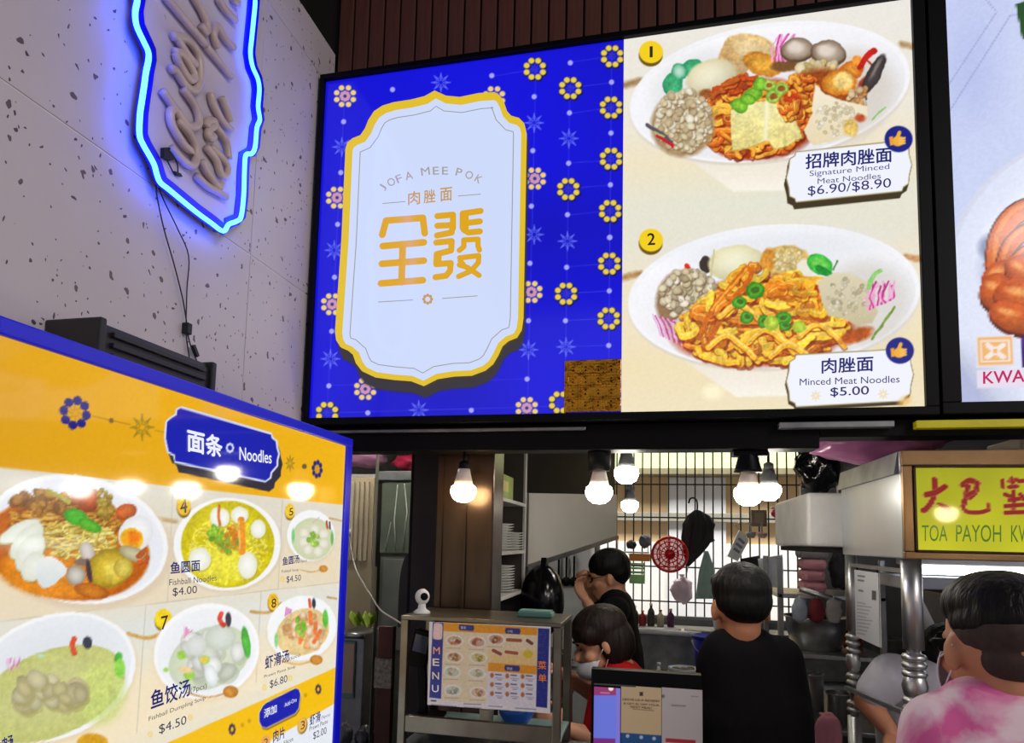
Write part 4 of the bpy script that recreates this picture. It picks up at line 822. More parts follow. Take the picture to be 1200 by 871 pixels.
# ================================================================== NEON OUTLINE SIGN ON THE LEFT WALL
WALL = Plane((-1.10, 0, 0), (0, 1, 0), (0, 0, 1))
def zt(pts, sc=5.124, ox=150, oy=110): return [(ox + x / sc, oy + y / sc) for x, y in pts]
def neon():
    L_ = [(160.5, -70), (157, -40), (160, -14), (161, 0), (158.5, 14), (160, 30), (168, 48), (173.5, 60), (174, 70), (171, 85), (169, 100), (166, 120), (164, 135), (163.5, 158), (168, 170), (176, 184), (181, 194), (184, 205), (188, 214), (199, 223), (228, 247), (247, 261), (261.5, 271), (268, 263), (277, 259.5), (282.5, 254), (285.5, 230), (286.5, 200), (288, 182), (295, 180), (299, 172), (301, 150), (304.5, 140), (302.5, 125), (304, 105), (302, 92), (296, 78), (293.5, 62), (295, 45), (297.5, 20), (299, 0), (296, -20), (301, -45), (296, -70)]
    t = thing('neon_sign', 'blue neon island outline sign with unlit squiggle tubes on the speckled wall', 'neon sign', WALL.pp(240, 265))
    hi = [(x, y - 7) for x, y in ((296, -70), (262, -105), (225, -120), (190, -104), (160.5, -70))]
    O = L_ + hi[1:-1]
    back = inset(O, 3)
    MB().prism([WALL.pp(x, y, .016) for x, y in back], WALL.n * .006).build('backing_plate', mat('acrylic_plate', (206, 196, 204), 0.25, 0, .05, 5), t)
    for x, y in ((190, 20), (275, 20), (200, 190), (272, 215)): MB().tube([WALL.pp(x, y, -.0005), WALL.pp(x, y, .017)], .008, 10).build('standoff', M_STEEL, t)
    tube = [WALL.pp(x, y, .04) for x, y in smooth_line(O, 4, True)]
    mn = bpy.data.materials.new('neon_blue'); mn.use_nodes = True; b = mn.node_tree.nodes['Principled BSDF']
    b.inputs['Base Color'].default_value = (.1, .2, .5, 1); b.inputs['Emission Color'].default_value = (0.018, 0.085, 1.0, 1); b.inputs['Emission Strength'].default_value = 16
    ch1, ch2 = inset(O, 9), inset(O, -5)
    MB().ring([WALL.pp(x, y, .0225) for x, y in ch1], [WALL.pp(x, y, .0225) for x, y in ch2]).build('blue_channel', mat('blue_acrylic', (10, 14, 210), .3, 0, .03), t, mods=(('SOLIDIFY', dict(thickness=.004, offset=0)),))
    MB().tube(tube, .0058, 8, True).build('neon_tube', mn, t)
    my = mat('unlit_tube', (204, 184, 176), 0.3, 0, .12, 20)
    def sq(pts, w=.0098): MB().tube([WALL.pp(x, y, .034) for x, y in smooth_line(pts, 5)], w, 8).build('unlit_tube', my, t)
    z1 = lambda P: [(150 + x / 7.024, y / 7.024) for x, y in P]
    sq(z1([(400, -120), (300, -60), (380, 60), (640, 370)])); sq(z1([(530, -40), (600, 80), (650, 200), (640, 260), (600, 210)])); sq(z1([(740, -10), (800, 80), (885, 165)])); sq(z1([(860, -20), (900, 30), (880, -60)]))
    sq(z1([(640, 380), (760, 520), (850, 630)])); sq(z1([(870, 390), (800, 320), (730, 215), (705, 290), (740, 400)]))
    sq(z1([(560, 540), (480, 440), (400, 310), (370, 300)])); sq(z1([(370, 300), (480, 320), (570, 430), (595, 560), (590, 680), (545, 745), (470, 700), (390, 580), (350, 570)])); sq(z1([(390, 440), (420, 520), (500, 650), (545, 640), (530, 580), (450, 450), (385, 430)]))
    sq(zt([(205, -20), (280, 90), (350, 190), (410, 195), (425, 150), (400, 70), (330, -30)])); sq(zt([(360, 205), (290, 100), (255, 110), (265, 190), (330, 300), (370, 340), (375, 360)])); sq(zt([(300, 160), (370, 240), (410, 330), (400, 420), (360, 425), (300, 370), (260, 320)]))
    sq(zt([(620, 215), (570, 170), (510, 60), (500, 0)])); sq(zt([(560, 20), (590, 90), (615, 170)])); sq(zt([(470, 200), (480, 165), (515, 165), (520, 190), (490, 215), (480, 250), (500, 270), (515, 250)])); sq(zt([(530, 200), (590, 290), (605, 390)])); sq(zt([(470, 320), (530, 400), (560, 490), (595, 480), (590, 420), (500, 320)])); sq(zt([(410, 490), (470, 550), (540, 590), (590, 620)])); sq(zt([(440, 400), (480, 480), (540, 560), (560, 540)]))
    mk = mat('black_tape', (16, 14, 16), 0.5)
    MB().prism([WALL.pp(x, y, .024) for x, y in zt([(195, 325), (230, 325), (262, 395), (235, 405), (195, 385)])], WALL.n * .01).build('cable_joint', mk, t)
    MB().prism([WALL.pp(x, y, .024) for x, y in zt([(262, 465), (300, 480), (312, 500), (280, 492)])], WALL.n * .008).build('cable_joint', mk, t)
    for q in ([(235, 400), (270, 470)], [(262, 360), (295, 420), (300, 480)]): MB().tube([WALL.pp(x, y, .03) for x, y in smooth_line(zt(q), 4)], .0018, 6).build('cable', mk, t)
    for q in ([(183, 212), (184, 230), (192, 268), (204, 310), (214, 350), (219, 380)], [(184, 214), (192, 235), (208, 268), (221, 300), (219, 340), (218, 382)], [(219, 385), (222, 400), (226, 412), (231, 424)], [(218, 385), (219, 400), (222, 420)]):
        MB().tube([WALL.pp(x, y, .012) for x, y in smooth_line(q, 5)], .0016, 6).build('cable', mk, t)
    a, b_ = WALL.pp(212, 391, 0), WALL.pp(226, 380, .018); MB().box(a + (0.0005, 0, 0), b_, .002).build('connector_block', mk, t)
    MB().bar(WALL.pp(226, 405, .012), WALL.pp(231, 418, .012), .009).build('cable_joint', mk, t)
neon()

# wall washer lamp perched on the wall behind the menu board
def washer():
    t = thing('flood_lamp', 'black ribbed floodlight bar fixed to the speckled wall above the menu board', 'lamp', (-1.09, 1.28, 2.12))
    a = WALL.pp(108, 400, .11); b = WALL.pp(247, 450, .11)
    y0, y1 = a[1] + .004, b[1] - .005; z1 = WALL.pp(160, 393, .11)[2]; z0 = z1 - .105
    M_BLK2 = mat('black_plastic', (30, 27, 28), 0.45)
    MB().box((-1.099, y0, z0), (-.985, y1, z1), .012).build('housing', M_BLK2, t)
    for k in range(4): MB().box((-.988, y0 + .03, z0 + .02 + k * .02), (-.976, y1 - .03, z0 + .03 + k * .02), .002).build('rib', M_BLK2, t)
    for y in (y0 - .004, y1 - .012): MB().box((-1.099, y, z0 - .004), (-.975, y + .016, z1 + .004), .004).build('end_cap', M_BLK2, t)
washer()

# ================================================================== BEAM, BULBS, PILLAR
struct(MB().box((-1.1, 1.93, 2.062), (.43, 2.015, 2.139), .003).box((.431, 1.93, 2.092), (2.3, 2.015, 2.139), .003).build('trim_5', mat('sooty_beam', (12, 11, 11), 0.45, spec=.1)))
struct(MB().box((-1.09, 1.915, 2.118), (-.2, 1.929, 2.128), .002).build('trim_6', M_STEEL2))
a, b = at(912, 503, 1.915), at(1046, 494, 1.915); struct(MB().box((a[0], 1.90, a[2]), (b[0], 1.929, b[2]), .002).build('trim_7', M_STEEL2))
a, b = at(1072, 503, 1.915), at(1195, 492, 1.915); struct(MB().box((a[0], 1.90, a[2]), (b[0] + .2, 1.929, b[2]), .002).build('trim_8', mat('yellow_strip', (214, 206, 20), 0.3)))  # plain yellow strip below the neighbour sign
struct(MB().box((-1.9, 2.0, 2.14), (4.1, 2.05, 2.2)).build('trim_9', M_BLACK))

def glow(key, col, e):
    if key in MATS: return MATS[key]
    mm = bpy.data.materials.new(key); mm.use_nodes = True; b_ = mm.node_tree.nodes['Principled BSDF']
    b_.inputs['Base Color'].default_value = (.8, .8, .8, 1); b_.inputs['Emission Color'].default_value = col + (1,); b_.inputs['Emission Strength'].default_value = e; MATS[key] = mm; return mm
M_WARM = glow('bulb_warm', (1.0, 0.74, 0.42), 34.0); M_COOL = glow('bulb_white', (1.0, 0.93, 0.82), 34.0)
M_COLLAR = mat('bulb_collar', (200, 186, 170), 0.4, 0, .03); M_GREYC = mat('bulb_grey_collar', (96, 98, 100), 0.45)
def bulb(c, r, label, gm, cm, top, holder=None):
    t = thing('pendant_bulb', label, 'light bulb', c, 'bare bulbs hung at the stall front')
    c = vec(c)
    MB().lathe(c, [(0.001, -r * .80), (r * .45, -r * .74), (r * .78, -r * .5), (r * .97, -r * .12), (r, r * .12), (r * .93, r * .42), (r * .72, r * .56)], 24).build('glass_globe', gm, t)
    MB().lathe(c, [(r * .74, r * .545), (r * .66, r * .9), (r * .52, r * 1.45), (r * .46, r * 1.8)], 20).build('collar', cm, t)
    z = r * 1.8
    if holder == 'cylinder': MB().lathe(c, [(r * .8, z - .006), (r * .85, z + r * 1.0), (r * .85, z + r * 1.7), (r * .5, z + r * 1.8)], 20).build('lamp_holder', M_BLACK, t); z += r * 1.75
    elif holder == 'cone': MB().lathe(c, [(r * .98, z - .008), (r * .9, z), (r * .55, z + r * 1.35), (r * .55, z + r * 1.5)], 20).build('lamp_holder', M_BLACK, t); z += r * 1.45
    else: MB().lathe(c, [(r * .42, z - .004), (r * .4, z + r * .5), (r * .2, z + r * .62)], 16).build('lamp_holder', cm if cm is M_GREYC else M_BLACK, t); z += r * .6
    if top > c[2] + z: MB().tube([c + (0, 0, z - .004), (c[0], c[1], top)], .004 if holder is None else .012, 8).build('cord', M_BLACK, t)
bulb(at(543, 577, 1.975), .040, 'warm bare bulb hanging in front of the brown metal pillar', M_WARM, M_COLLAR, 2.0615)
bulb(at(702, 578, 1.975), .040, 'white bare bulb in black holder before the pale hood panel', M_COOL, M_COLLAR, 2.0615, 'cylinder')
bulb(at(734, 556, 2.3), .042, 'grey-collared bulb hanging highest in front of the window grille', M_COOL, M_GREYC, 2.619)
bulb(at(738, 593, 2.95), .038, 'grey-collared bulb hanging lower behind the other white bulbs', M_COOL, M_GREYC, 2.619)
bulb(at(877, 580, 1.975), .040, 'bare bulb under a black cone holder before the grille', M_COOL, M_COLLAR, 2.0615, 'cone')
bulb(at(901, 576, 2.35), .040, 'grey-collared bulb half hidden behind the cone holder bulb', M_COOL, M_GREYC, 2.619)
MB_ = MB().box((at(858, 527, 1.975)[0], 1.95, 2.045), (at(899, 527, 1.975)[0], 2.0, 2.0615), .003); struct(MB_.build('trim_10', M_BLACK))

struct(MB().box((-.683, 2.06, 0), (-.505, 2.2, 2.139), .006).box((-.60, 2.05, 0), (-.592, 2.0605, 2.06)).box((-.69, 2.052, 0), (-.672, 2.07, 2.06)).build('wall_pillar', M_BROWNMETAL))
# ================================================================== SHELF CABINET WITH STACKED BOWLS
CAB_X = -.545
def cab():
    yn = at_x(577, 620, CAB_X)[1]; yf = at_x(616, 620, CAB_X)[1]
    t = thing('shelf_cabinet', 'white edged open shelf unit beside the brown pillar holding stacked bowls', 'shelf unit', (CAB_X - .15, (yn + yf) / 2, 0))
    MB().box((CAB_X - .30, yn, 0), (CAB_X - .285, yf, 2.6)).build('back_panel', M_DARK, t)
    mc = mat('cabinet_inside', (58, 52, 46), .7)
    for y in (yn, yf): MB().box((CAB_X - .285, y - .012, 0), (CAB_X - .012, y + .012, 2.6)).build('side_panel', mc, t); MB().box((CAB_X - .0119, y - .012, 0), (CAB_X, y + .012, 2.6), .003).build('edge_strip', mat('cabinet_edge', (188, 186, 180), 0.5), t)
    zs = [at_x(580, yy, CAB_X)[2] for yy in (580, 647, 703)] + [1.15, .7, 2.34]
    for z in zs: MB().box((CAB_X - .284, yn + .0121, z - .014), (CAB_X, yf - .0121, z), .002).build('shelf', mat('cabinet_edge', (188, 186, 180), 0.5), t)
    return yn, yf, zs
yn, yf, zs = cab()
M_PORC = mat('white_melamine', (226, 226, 222), 0.25, 0, .03)
ORD = ['topmost', 'second from the top', 'third from the top', 'fourth from the top', 'fifth from the top', 'sixth from the top', 'seventh from the top', 'eighth from the top', 'ninth from the top', 'tenth from the top']
def stack(y, z, n, r, step, where, dx=.09):
    h = step - .0006; proto = None
    for k in range(n):
        c = vec((CAB_X - dx + random.uniform(-.002, .002), y + random.uniform(-.002, .002), z + k * step))
        lab = 'white plate, %s of %s' % ('lowest' if k == 0 else ORD[n - 1 - k], where)
        if proto is None:
            proto = thing('plate', lab, 'plate', c, 'white plates stacked in the shelf unit')
            MB().lathe(c, [(r * .55, 0), (r * .57, .002), (r * .8, h * .45), (r, h * .8), (r, h), (r * .95, h * .95), (r * .7, h * .5), (r * .5, h * .4)], 22).build('plate_body', M_PORC, proto)
            MB().lathe(c, [(r * .992, h * .8), (r + .0025, h * .86), (r + .0025, h * .98), (r * .992, h)], 22, cap=False).build('rim', M_PORC, proto)
        else: clone_tree(proto, c, lab)
def cab_y(px, dx): return at_x(px, 620, CAB_X - dx)[1]
stack(cab_y(588, .053), zs[1] + .0005, 10, .046, .0105, 'the tallest stack on the middle shelf', .053)
stack(cab_y(602, .047), zs[1] + .0005, 7, .040, .0105, 'the shorter stack on the middle shelf', .047)
stack(cab_y(589, .056), zs[2] + .0005, 10, .05, .0105, 'the stack on the lower shelf', .056)
gb = thing('carton', 'small green and yellow carton on the top shelf of the unit', 'box', (CAB_X - .06, yn + .22, zs[0]))
MB().box((CAB_X - .13, yn + .14, zs[0] + .0005), (CAB_X - .02, yn + .42, zs[0] + .095), .003).build('box_body', mat('green_carton', (150, 168, 84), 0.6, 0, .3, 14), gb)
MB().box((CAB_X - .0199, yn + .18, zs[0] + .03), (CAB_X - .0185, yn + .32, zs[0] + .07)).build('printed_panel', mat('carton_yellow', (210, 200, 120), 0.6), gb)

# pale hood panel
def hood():
    t = thing('range_hood', 'pale sloping sheet-metal range hood behind the shelf unit', 'range hood', at(640, 640, 3.2))
    q = [at(618, 578, 2.95), at(613, 664, 2.95), at(723, 629, 3.9), at(723, 580, 3.9)]
    q[1][0] = q[0][0]; q[2][0] = q[3][0]
    d = np.array([-.35, 0, 0])
    MB().prism(q, d).build('hood_shell', mat('hood_white', (190, 186, 178), 0.45, 0, .06, 3), t)
    MB().bar(q[1] + (0.004, 0, -.004), q[2] + (0.004, 0, -.004), .016, .022).build('lower_lip', M_STEEL2, t)
    MB().bar(q[0] + (0.003, -.004, .0), q[1] + (0.003, -.004, 0), .014).build('edge_trim', M_STEEL, t)
    MB().prism([q[0] + (-.012, 0, .0008), q[3] + (-.012, 0, .0008), (q[3][0] - .012, q[3][1], 2.61), (q[0][0] - .012, q[0][1], 2.61)], (-.33, 0, 0)).build('exhaust_housing', M_BLACK, t)
    s = at(664, 578, 3.4); MB().box((s[0] - .25, 3.38, 2.02), (s[0] - .2, 3.42, 2.619)).build('hanger', M_STEEL2, t); MB().box((s[0] - .02, 3.39, 1.97), (s[0] + .02, 3.41, 2.619)).build('hanger', M_STEEL2, t)
hood()

# ================================================================== WINDOW GRILLE AT THE BACK
GR = Plane((0, 4.86, 0), (1, 0, 0), (0, 0, 1))
def grille():
    root = struct(bpy.data.objects.new('window_1', None)); C.objects.link(root); root.location = (.28, 4.86, 1.27)
    mi = mat('rusty_bar', (52, 44, 40), 0.6, .5); f = MB()
    src = None; x0 = -.40
    for k in range(23):
        x = x0 + k * .0605
        if src is None: src = MB().tube([(x, 4.87, 1.271), (x, 4.87, 2.519)], .0055, 6).build('bar', mi, root)
        else: c = src.copy(); C.objects.link(c); c.location = (k * .0605, 0, 0)
    for y in (568, 607, 665, 706):
        z = GR.uv(800, y)[1]; MB().box((-.419, 4.862, z - .005), (.979, 4.8645, z + .005)).build('cross_bar', mi, root)
    for a, b in (((-.419, 4.85, 1.271), (-.395, 4.885, 2.519)), ((.955, 4.85, 1.271), (.979, 4.885, 2.519)), ((-.419, 4.85, 1.2705), (.979, 4.885, 1.29))): f.box(a, b)
    f.build('window_frame', M_STEEL2, root)
grille()
HY = 4.82
def hp(x, y, d=0.0): return at(x, y, HY - d)
def hook(x, y, parent=None): pass
# red colander
def colander():
    c = hp(785, 650, .13); r = .115
    t = thing('colander', 'round red plastic basket hanging on the window grille', 'basket', c)
    mr = mat('red_plastic', (214, 24, 24), 0.35, 0, .06)
    MB().tube([c + r * vec((math.cos(a), 0, math.sin(a))) for a in np.linspace(0, 2 * math.pi, 33)[:-1]], .009, 8, True).build('rim', mr, t)
    for k, q in enumerate((.28, .5, .74)): MB().tube([c + (0, .03, 0) + r * q * vec((math.cos(a), 0, math.sin(a))) for a in np.linspace(0, 2 * math.pi, 29)[:-1]], .0045, 6, True).build('ring', mr, t)
    for k in range(16):
        a = 2 * math.pi * k / 16; d = vec((math.cos(a), 0, math.sin(a))); MB().tube([c + (0, .03, 0) + d * r * .26, c + (0, .03, 0) + d * r * .76, c + d * r], .0036, 6).build('rib', mr, t)
    MB().lathe(c + (0, .03, 0), [(r * .28, -.002), (r * .28, .002)], 20, axis=(0, 1, 0)).build('hub', mr, t)
    MB().lathe(c + (0, .036, 0), [(r * .94, -.001), (r * .94, .001)], 28, axis=(0, 1, 0)).build('mesh_base', mat('red_mesh', (226, 40, 36), 0.4, 0, .2, 60, alpha=.5), t)
    MB().tube([c + (0, .0, r), c + (0, .06, r + .03), c + (0, .165, r + .01)], .003, 6).build('hook', M_STEEL, t)
colander()
def umbrella():
    t = thing('folded_umbrella', 'black folded umbrella hung by its crook handle on the grille', 'umbrella', hp(808, 660))
    mk = mat('umbrella_cloth', (18, 18, 20), 0.7); 
    MB().tube([hp(x, y, .01) for x, y in smooth_line([(807, 590), (809, 584.5), (814, 584), (817, 589), (817, 599)], 5)], .006, 8).build('handle', M_BLACK, t)
    top, bot = hp(816, 598, .01), hp(806, 664, .01); n = 8; V = []; F = []
    prof = [(0, .014), (.1, .06), (.25, .088), (.45, .085), (.6, .07), (.8, .045), (1, .006)]; m_ = 40
    for s, r in prof:
        c = top * (1 - s) + bot * s
        for k in range(m_):
            a = 2 * math.pi * k / m_; rr = r * (1 + .28 * math.cos(a * n + s * 2)) * (1 + .25 * math.cos(a - .4))
            V.append(c + (math.cos(a) * rr + .03 * s * (1 - s), math.sin(a) * rr * .35, (.02 * math.sin(a * 4) if 0.1 < s < .7 else 0)))
    F = [(i * m_ + k, i * m_ + (k + 1) % m_, (i + 1) * m_ + (k + 1) % m_, (i + 1) * m_ + k) for i in range(len(prof) - 1) for k in range(m_)]
    MB().add(V, F, True).build('canopy', mk, t)
    fl = [hp(x, y, .035) for x, y in ((826, 612), (838, 634), (815, 644), (808, 625))]; MB().prism(fl, (0, .006, 0)).build('loose_fold', mk, t)
    MB().tube([bot, bot + (-.005, 0, -.045)], .004, 6).build('ferrule', M_STEEL, t)
umbrella()
def cloth(name, outline, col, label, cat, d=.0, key=None, folds=4, amp=.012, dots=None):
    P = []; nu, nv = 13, 9
    L_, R_ = outline      # left edge polyline, right edge polyline (top to bottom)
    def samp(E_, s):
        E_ = np.array(E_, float); k = s * (len(E_) - 1); i = min(int(k), len(E_) - 2); return E_[i] + (E_[i + 1] - E_[i]) * (k - i)
    for i in range(nu):
        for j in range(nv):
            s, u = i / (nu - 1), j / (nv - 1); q = samp(L_, s) * (1 - u) + samp(R_, s) * u
            P.append(hp(q[0], q[1], d + amp * (1 + math.sin(u * folds * math.pi + s * 1.3)) * (.3 + .7 * s)))
    return single(name, MB().sheet(P, nu, nv), mat(key or name, col, 0.8, 0, .12, 14), label, cat, None, (('SOLIDIFY', dict(thickness=.004)),))
cloth('towel', ([(826, 646), (819, 670), (815, 702)], [(830, 646), (838, 668), (837, 702)]), (150, 176, 166), 'sage green towel hanging to a point beside the black umbrella', 'towel', .06)
cloth('apron', ([(868, 655), (866, 680), (872, 716)], [(890, 651), (900, 690), (903, 718)]), (24, 22, 24), 'black cloth apron hanging on the grille beside the spotted cloth', 'apron', .02, folds=3)
cloth('spotted_cloth', ([(888, 655), (891, 680), (893, 697)], [(917, 650), (918, 672), (914, 692)]), (206, 206, 214), 'white spotted cloth hanging on the grille beside the black apron', 'cloth', .035, folds=2.5)
def paper_bag():
    t = thing('paper_bag', 'tilted white printed paper bag hanging under the brown box on the grille', 'bag', hp(857, 660))
    q = [hp(x, y, .01) for x, y in ((866, 621), (877, 633), (864, 658), (852, 652))]
    MB().prism(q, (0, -.03, 0)).build('bag_body', mat('white_paper', (214, 214, 212), 0.7), t)
    for s in (.25, .45, .65): 
        a = q[0] * (1 - s) + q[3] * s; b_ = q[1] * (1 - s) + q[2] * s; MB().bar(a * .8 + b_ * .2 - (0, .031, 0), a * .2 + b_ * .8 - (0, .031, 0), .018, .002, up=(0, 1, 0)).build('printed_line', mat('grey_print', (120, 126, 140), 0.7), t)
    MB().tube([q[0], hp(862, 616, .02), hp(866, 612, .0)], .003, 6).build('string', M_STEEL2, t)
paper_bag()
a, b = hp(880, 617), hp(898, 598); sb = thing('switch_box', 'square brown box mounted on the grille near the bulbs', 'box', a)
MB().box((a[0], HY - .03, a[2]), (b[0], HY + .03, b[2]), .004).build('box_body', mat('brown_box', (124, 104, 82), 0.6), sb); MB().box((a[0] + .02, HY - .034, a[2] + .02), (b[0] - .02, HY - .0302, b[2] - .02), .001).build('cover', mat('brown_box_lid', (142, 122, 98), 0.6), sb)
for k in range(2):
    q = hp(880 + k * 13, 622, .06); tt = thing('measuring_scoop', 'pinkish scoop hanging under the brown box' if k else 'grey scoop hanging under the brown box', 'scoop', q)
    MB().lathe(q + (0, 0, -.03), [(.02, -.02), (.032, 0), (.034, .02), (.03, .02), (.02, -.012)], 14).build('cup', mat('scoop%d' % k, (200, 160, 150) if k else (150, 144, 140), .5), tt); MB().bar(q + (0, 0, -.02), q + (0, 0.02, .05), .01).build('handle', M_STEEL2, tt)
q = hp(913, 602, .03); tt = thing('pink_dish_brush', 'bright pink plastic brush clipped to the grille beside the bulbs', 'brush', q)
MB().ell(q, (.052, .03, .034)).build('brush_body', mat('hot_pink', (206, 40, 96), .4), tt); MB().box(q + (-.05, -.02, .03), q + (.05, .03, .044), .004).build('brush_back', mat('pale_pink', (226, 190, 196), .5), tt)
def poly_bag(name, c, r, col, label, cat='bag', seed=0, alpha=1.0, rough=.3, key=None, knot=True, bump=.5):
    g = np.random.default_rng(seed); ph = g.uniform(0, 6, 8)
    f = lambda d: 1 + .10 * math.sin(5 * d[0] + ph[0]) * math.sin(6 * d[2] + ph[1]) + .07 * math.sin(11 * d[1] + 7 * d[0] + ph[2]) + .05 * math.sin(17 * d[2] + ph[3] + 9 * d[0])
    t = thing(name, label, cat, vec(c) - (0, 0, r[2]))
    mm = mat(key or name + str(seed), col, rough, 0, .15, 9, bump=bump)
    MB().ell(c, r, 28, 18, f=f).build('bag_body', mm, t)
    if knot: MB().lathe(vec(c) + (0, 0, r[2] * .85), [(r[0] * .2, 0), (r[0] * .10, r[2] * .2), (r[0] * .32, r[2] * .42)], 12, cap=False, sq=(1, .5)).build('bag_neck', mm, t)
    return t
poly_bag('plastic_bag', hp(799, 692, .06), (.07, .045, .085), (226, 204, 214), 'crumpled pinkish white plastic bag hanging below the red basket', seed=3)
q = hp(800, 668, .03); 
# shelf hung on the grille with trays
gs = thing('wire_shelf', 'shallow wire shelf hooked on the grille left of the red basket', 'shelf', hp(750, 648))
a, b = hp(722, 646), hp(761, 642); MB().box((a[0], HY - .14, a[2] - .008), (b[0], HY + .02, a[2]), .003).build('shelf_board', M_STEEL2, gs)
for x in (a[0] + .01, b[0] - .01): MB().bar((x, HY - .005, a[2]), (x, HY + .02, a[2] + .1), .006).build('bracket', M_STEEL2, gs)
ot = thing('tray', 'orange plastic tray hooked under the wire shelf on the grille', 'tray', hp(752, 657)); a2, b2 = hp(738, 657), hp(762, 649)
MB().box((a2[0], HY - .12, a2[2]), (b2[0], HY, b2[2] - .002), .006).build('tray_body', mat('orange_tray', (216, 132, 40), .5), ot); MB().box((a2[0] - .006, HY - .126, b2[2] - .008), (b2[0] + .006, HY - .1195, b2[2] - .001), .002).build('rim', mat('orange_tray', (216, 132, 40), .5), ot)
gc = thing('crate', 'light green crate hanging on the grille under the orange tray', 'crate', hp(747, 683)); a2, b2 = hp(738, 683), hp(756, 660)
mg = mat('green_crate', (140, 190, 120), .5, 0, .15)
MB().box((a2[0], HY - .09, a2[2]), (b2[0], HY, a2[2] + .06), .004).build('crate_base', mg, gc)
for k in range(3): MB().box((a2[0], HY - .09, a2[2] + .07 + k * .028), (b2[0], HY - .083, a2[2] + .085 + k * .028)).build('slat', mg, gc)
for x in (a2[0], b2[0] - .008): MB().box((x, HY - .09, a2[2] + .058), (x + .008, HY, a2[2] + .15)).build('side', mg, gc)
for k, (x, w, h, c) in enumerate(((740, .034, .06, (52, 54, 62)), (756, .04, .09, (96, 98, 106)))):
    a2 = hp(x, 645); poly_bag('cloth_bundle', (a2[0], HY - .06, a[2] + h * .82), (w, .05, h * .5), c, ('dark folded cloth bundle on the wire shelf', 'grey folded cloth bundle on the wire shelf')[k], 'bundle', 20 + k, rough=.8, knot=False)

# ================================================================== BACK COUNTER, SINK AND ITEMS ON IT
bc = thing('sink_counter', 'stainless steel sink counter under the window grille', 'counter', (.25, 4.3, 0))
MB().box((-.28, 3.82, .9), (2.4, 4.845, .95), .006).build('worktop', M_STEEL2, bc)
MB().box((-.28, 4.62, .951), (2.4, 4.845, 1.23), .008).build('back_ledge', M_STEEL2, bc)
MB().box((-.26, 3.86, .0), (2.38, 4.8, .899)).build('cabinet_body', M_STEEL2, bc)
MB().tube([at(733, 738, 4.55), at(790, 742, 4.55), at(822, 744, 4.55)], .018, 12).build('water_pipe', M_WHITE, bc)
for x in (740, 800): MB().bar(at(x, 740 if x == 740 else 743, 4.55), at(x, 738, 4.62), .02).build('pipe_clip', M_STEEL, bc)
def bucket(c, r0, r1, h, col, key, label, rim=None, cat='bucket'):
    t = thing('bucket', label, cat, c); mm = mat(key, col, .4, 0, .08)
    MB().lathe(c, [(r0, 0), (r1, h), (r1 * .96, h), (r0 * .94, .01)], 28).build('bucket_body', mm, t)
    MB().lathe(c, [(r1, h - .02), (r1 * 1.06, h - .012), (r1 * 1.06, h), (r1 * .97, h + .002)], 28, cap=False).build('rim', mat(rim or key, col, .4) if not rim else MATS[rim], t)
    MB().tube([vec(c) + (r1 * 1.04 * math.cos(a), -.01 - r1 * .9 * abs(math.sin(a)) * .8, h * .9 - r1 * .75 * math.sin(a)) for a in np.linspace(0, math.pi, 13)], .004, 6).build('handle', M_STEEL, t)
    return t
c = at(834, 800, 4.22); c[2] = .9505; bucket(c, .085, .108, .30, (18, 30, 150), 'blue_bucket', 'blue plastic bucket with blue-white rim on the sink counter')
c = at(802, 800, 3.96); c[2] = .9505; bucket(c, .068, .085, .15, (196, 206, 222), 'white_pail', 'small white pail of scraps on the sink counter beside the blue bucket'); 
sc_ = MB()
for k in range(9): sc_.ell((c[0] + random.uniform(-.05, .05), c[1] + random.uniform(-.05, .05), c[2] + .135), (.026, .022, .015), 8, 5)
o = sc_.build('scraps', mat('scraps', (120, 110, 70), .8), [x for x in bpy.data.objects if x.name == 'bucket.001'][0], kind='stuff')
def bottle(c, r, h, col, key, label, capc=(200, 40, 40), group=None, rough=.2):
    t = thing('bottle', label, 'bottle', c, group)
    MB().lathe(c, [(r * .9, 0), (r, .004), (r, h * .58), (r * .85, h * .68), (r * .38, h * .8), (r * .36, h * .9)], 16).build('bottle_body', mat(key, col, rough), t)
    MB().lathe(vec(c) + (0, 0, h * .9 + .0003), [(r * .44, 0), (r * .44, h * .1)], 14).build('cap', mat('cap_%d_%d_%d' % capc, capc, .4), t); return t
c = at(772, 800, 3.95); c[2] = .9505; bottle(c, .026, .17, (206, 210, 214), 'frosted', 'frosted white squeeze bottle standing beside the white pail', (220, 220, 220))
for k, (x, h, col, lab) in enumerate(((744, .13, (60, 56, 40), 'dark sauce bottle on the ledge nearest the green crate'), (753, .10, (150, 40, 36), 'small red-brown sauce bottle on the back ledge'), (763, .15, (70, 66, 60), 'tall brown glass bottle on the back ledge'), (774, .11, (190, 180, 150), 'pale condiment bottle on the back ledge'), (786, .12, (90, 40, 90), 'purple bottle on the back ledge under the plastic bag'))):
    c = at(x, 718, 4.72); c[2] = 1.2305; bottle(c, .024, h, col, 'sauce%d' % k, lab, (180, 40, 40) if k % 2 else (220, 200, 160))
for k, (x, col) in enumerate(((846, (206, 206, 200)), (872, (196, 200, 200)))):
    c = at(x, 718, 4.7); c[2] = 1.2305; tt = thing('food_tub', ('squat white tub on the back ledge', 'round white tub with lid on the back ledge')[k], 'tub', c)
    MB().lathe(c, [(.05, 0), (.06, .07), (.062, .075)], 20).build('tub_body', M_PORC, tt); MB().lathe(c + (0, 0, .0755), [(.065, 0), (.065, .012), (.02, .014)], 20).build('lid', M_WHITE, tt)

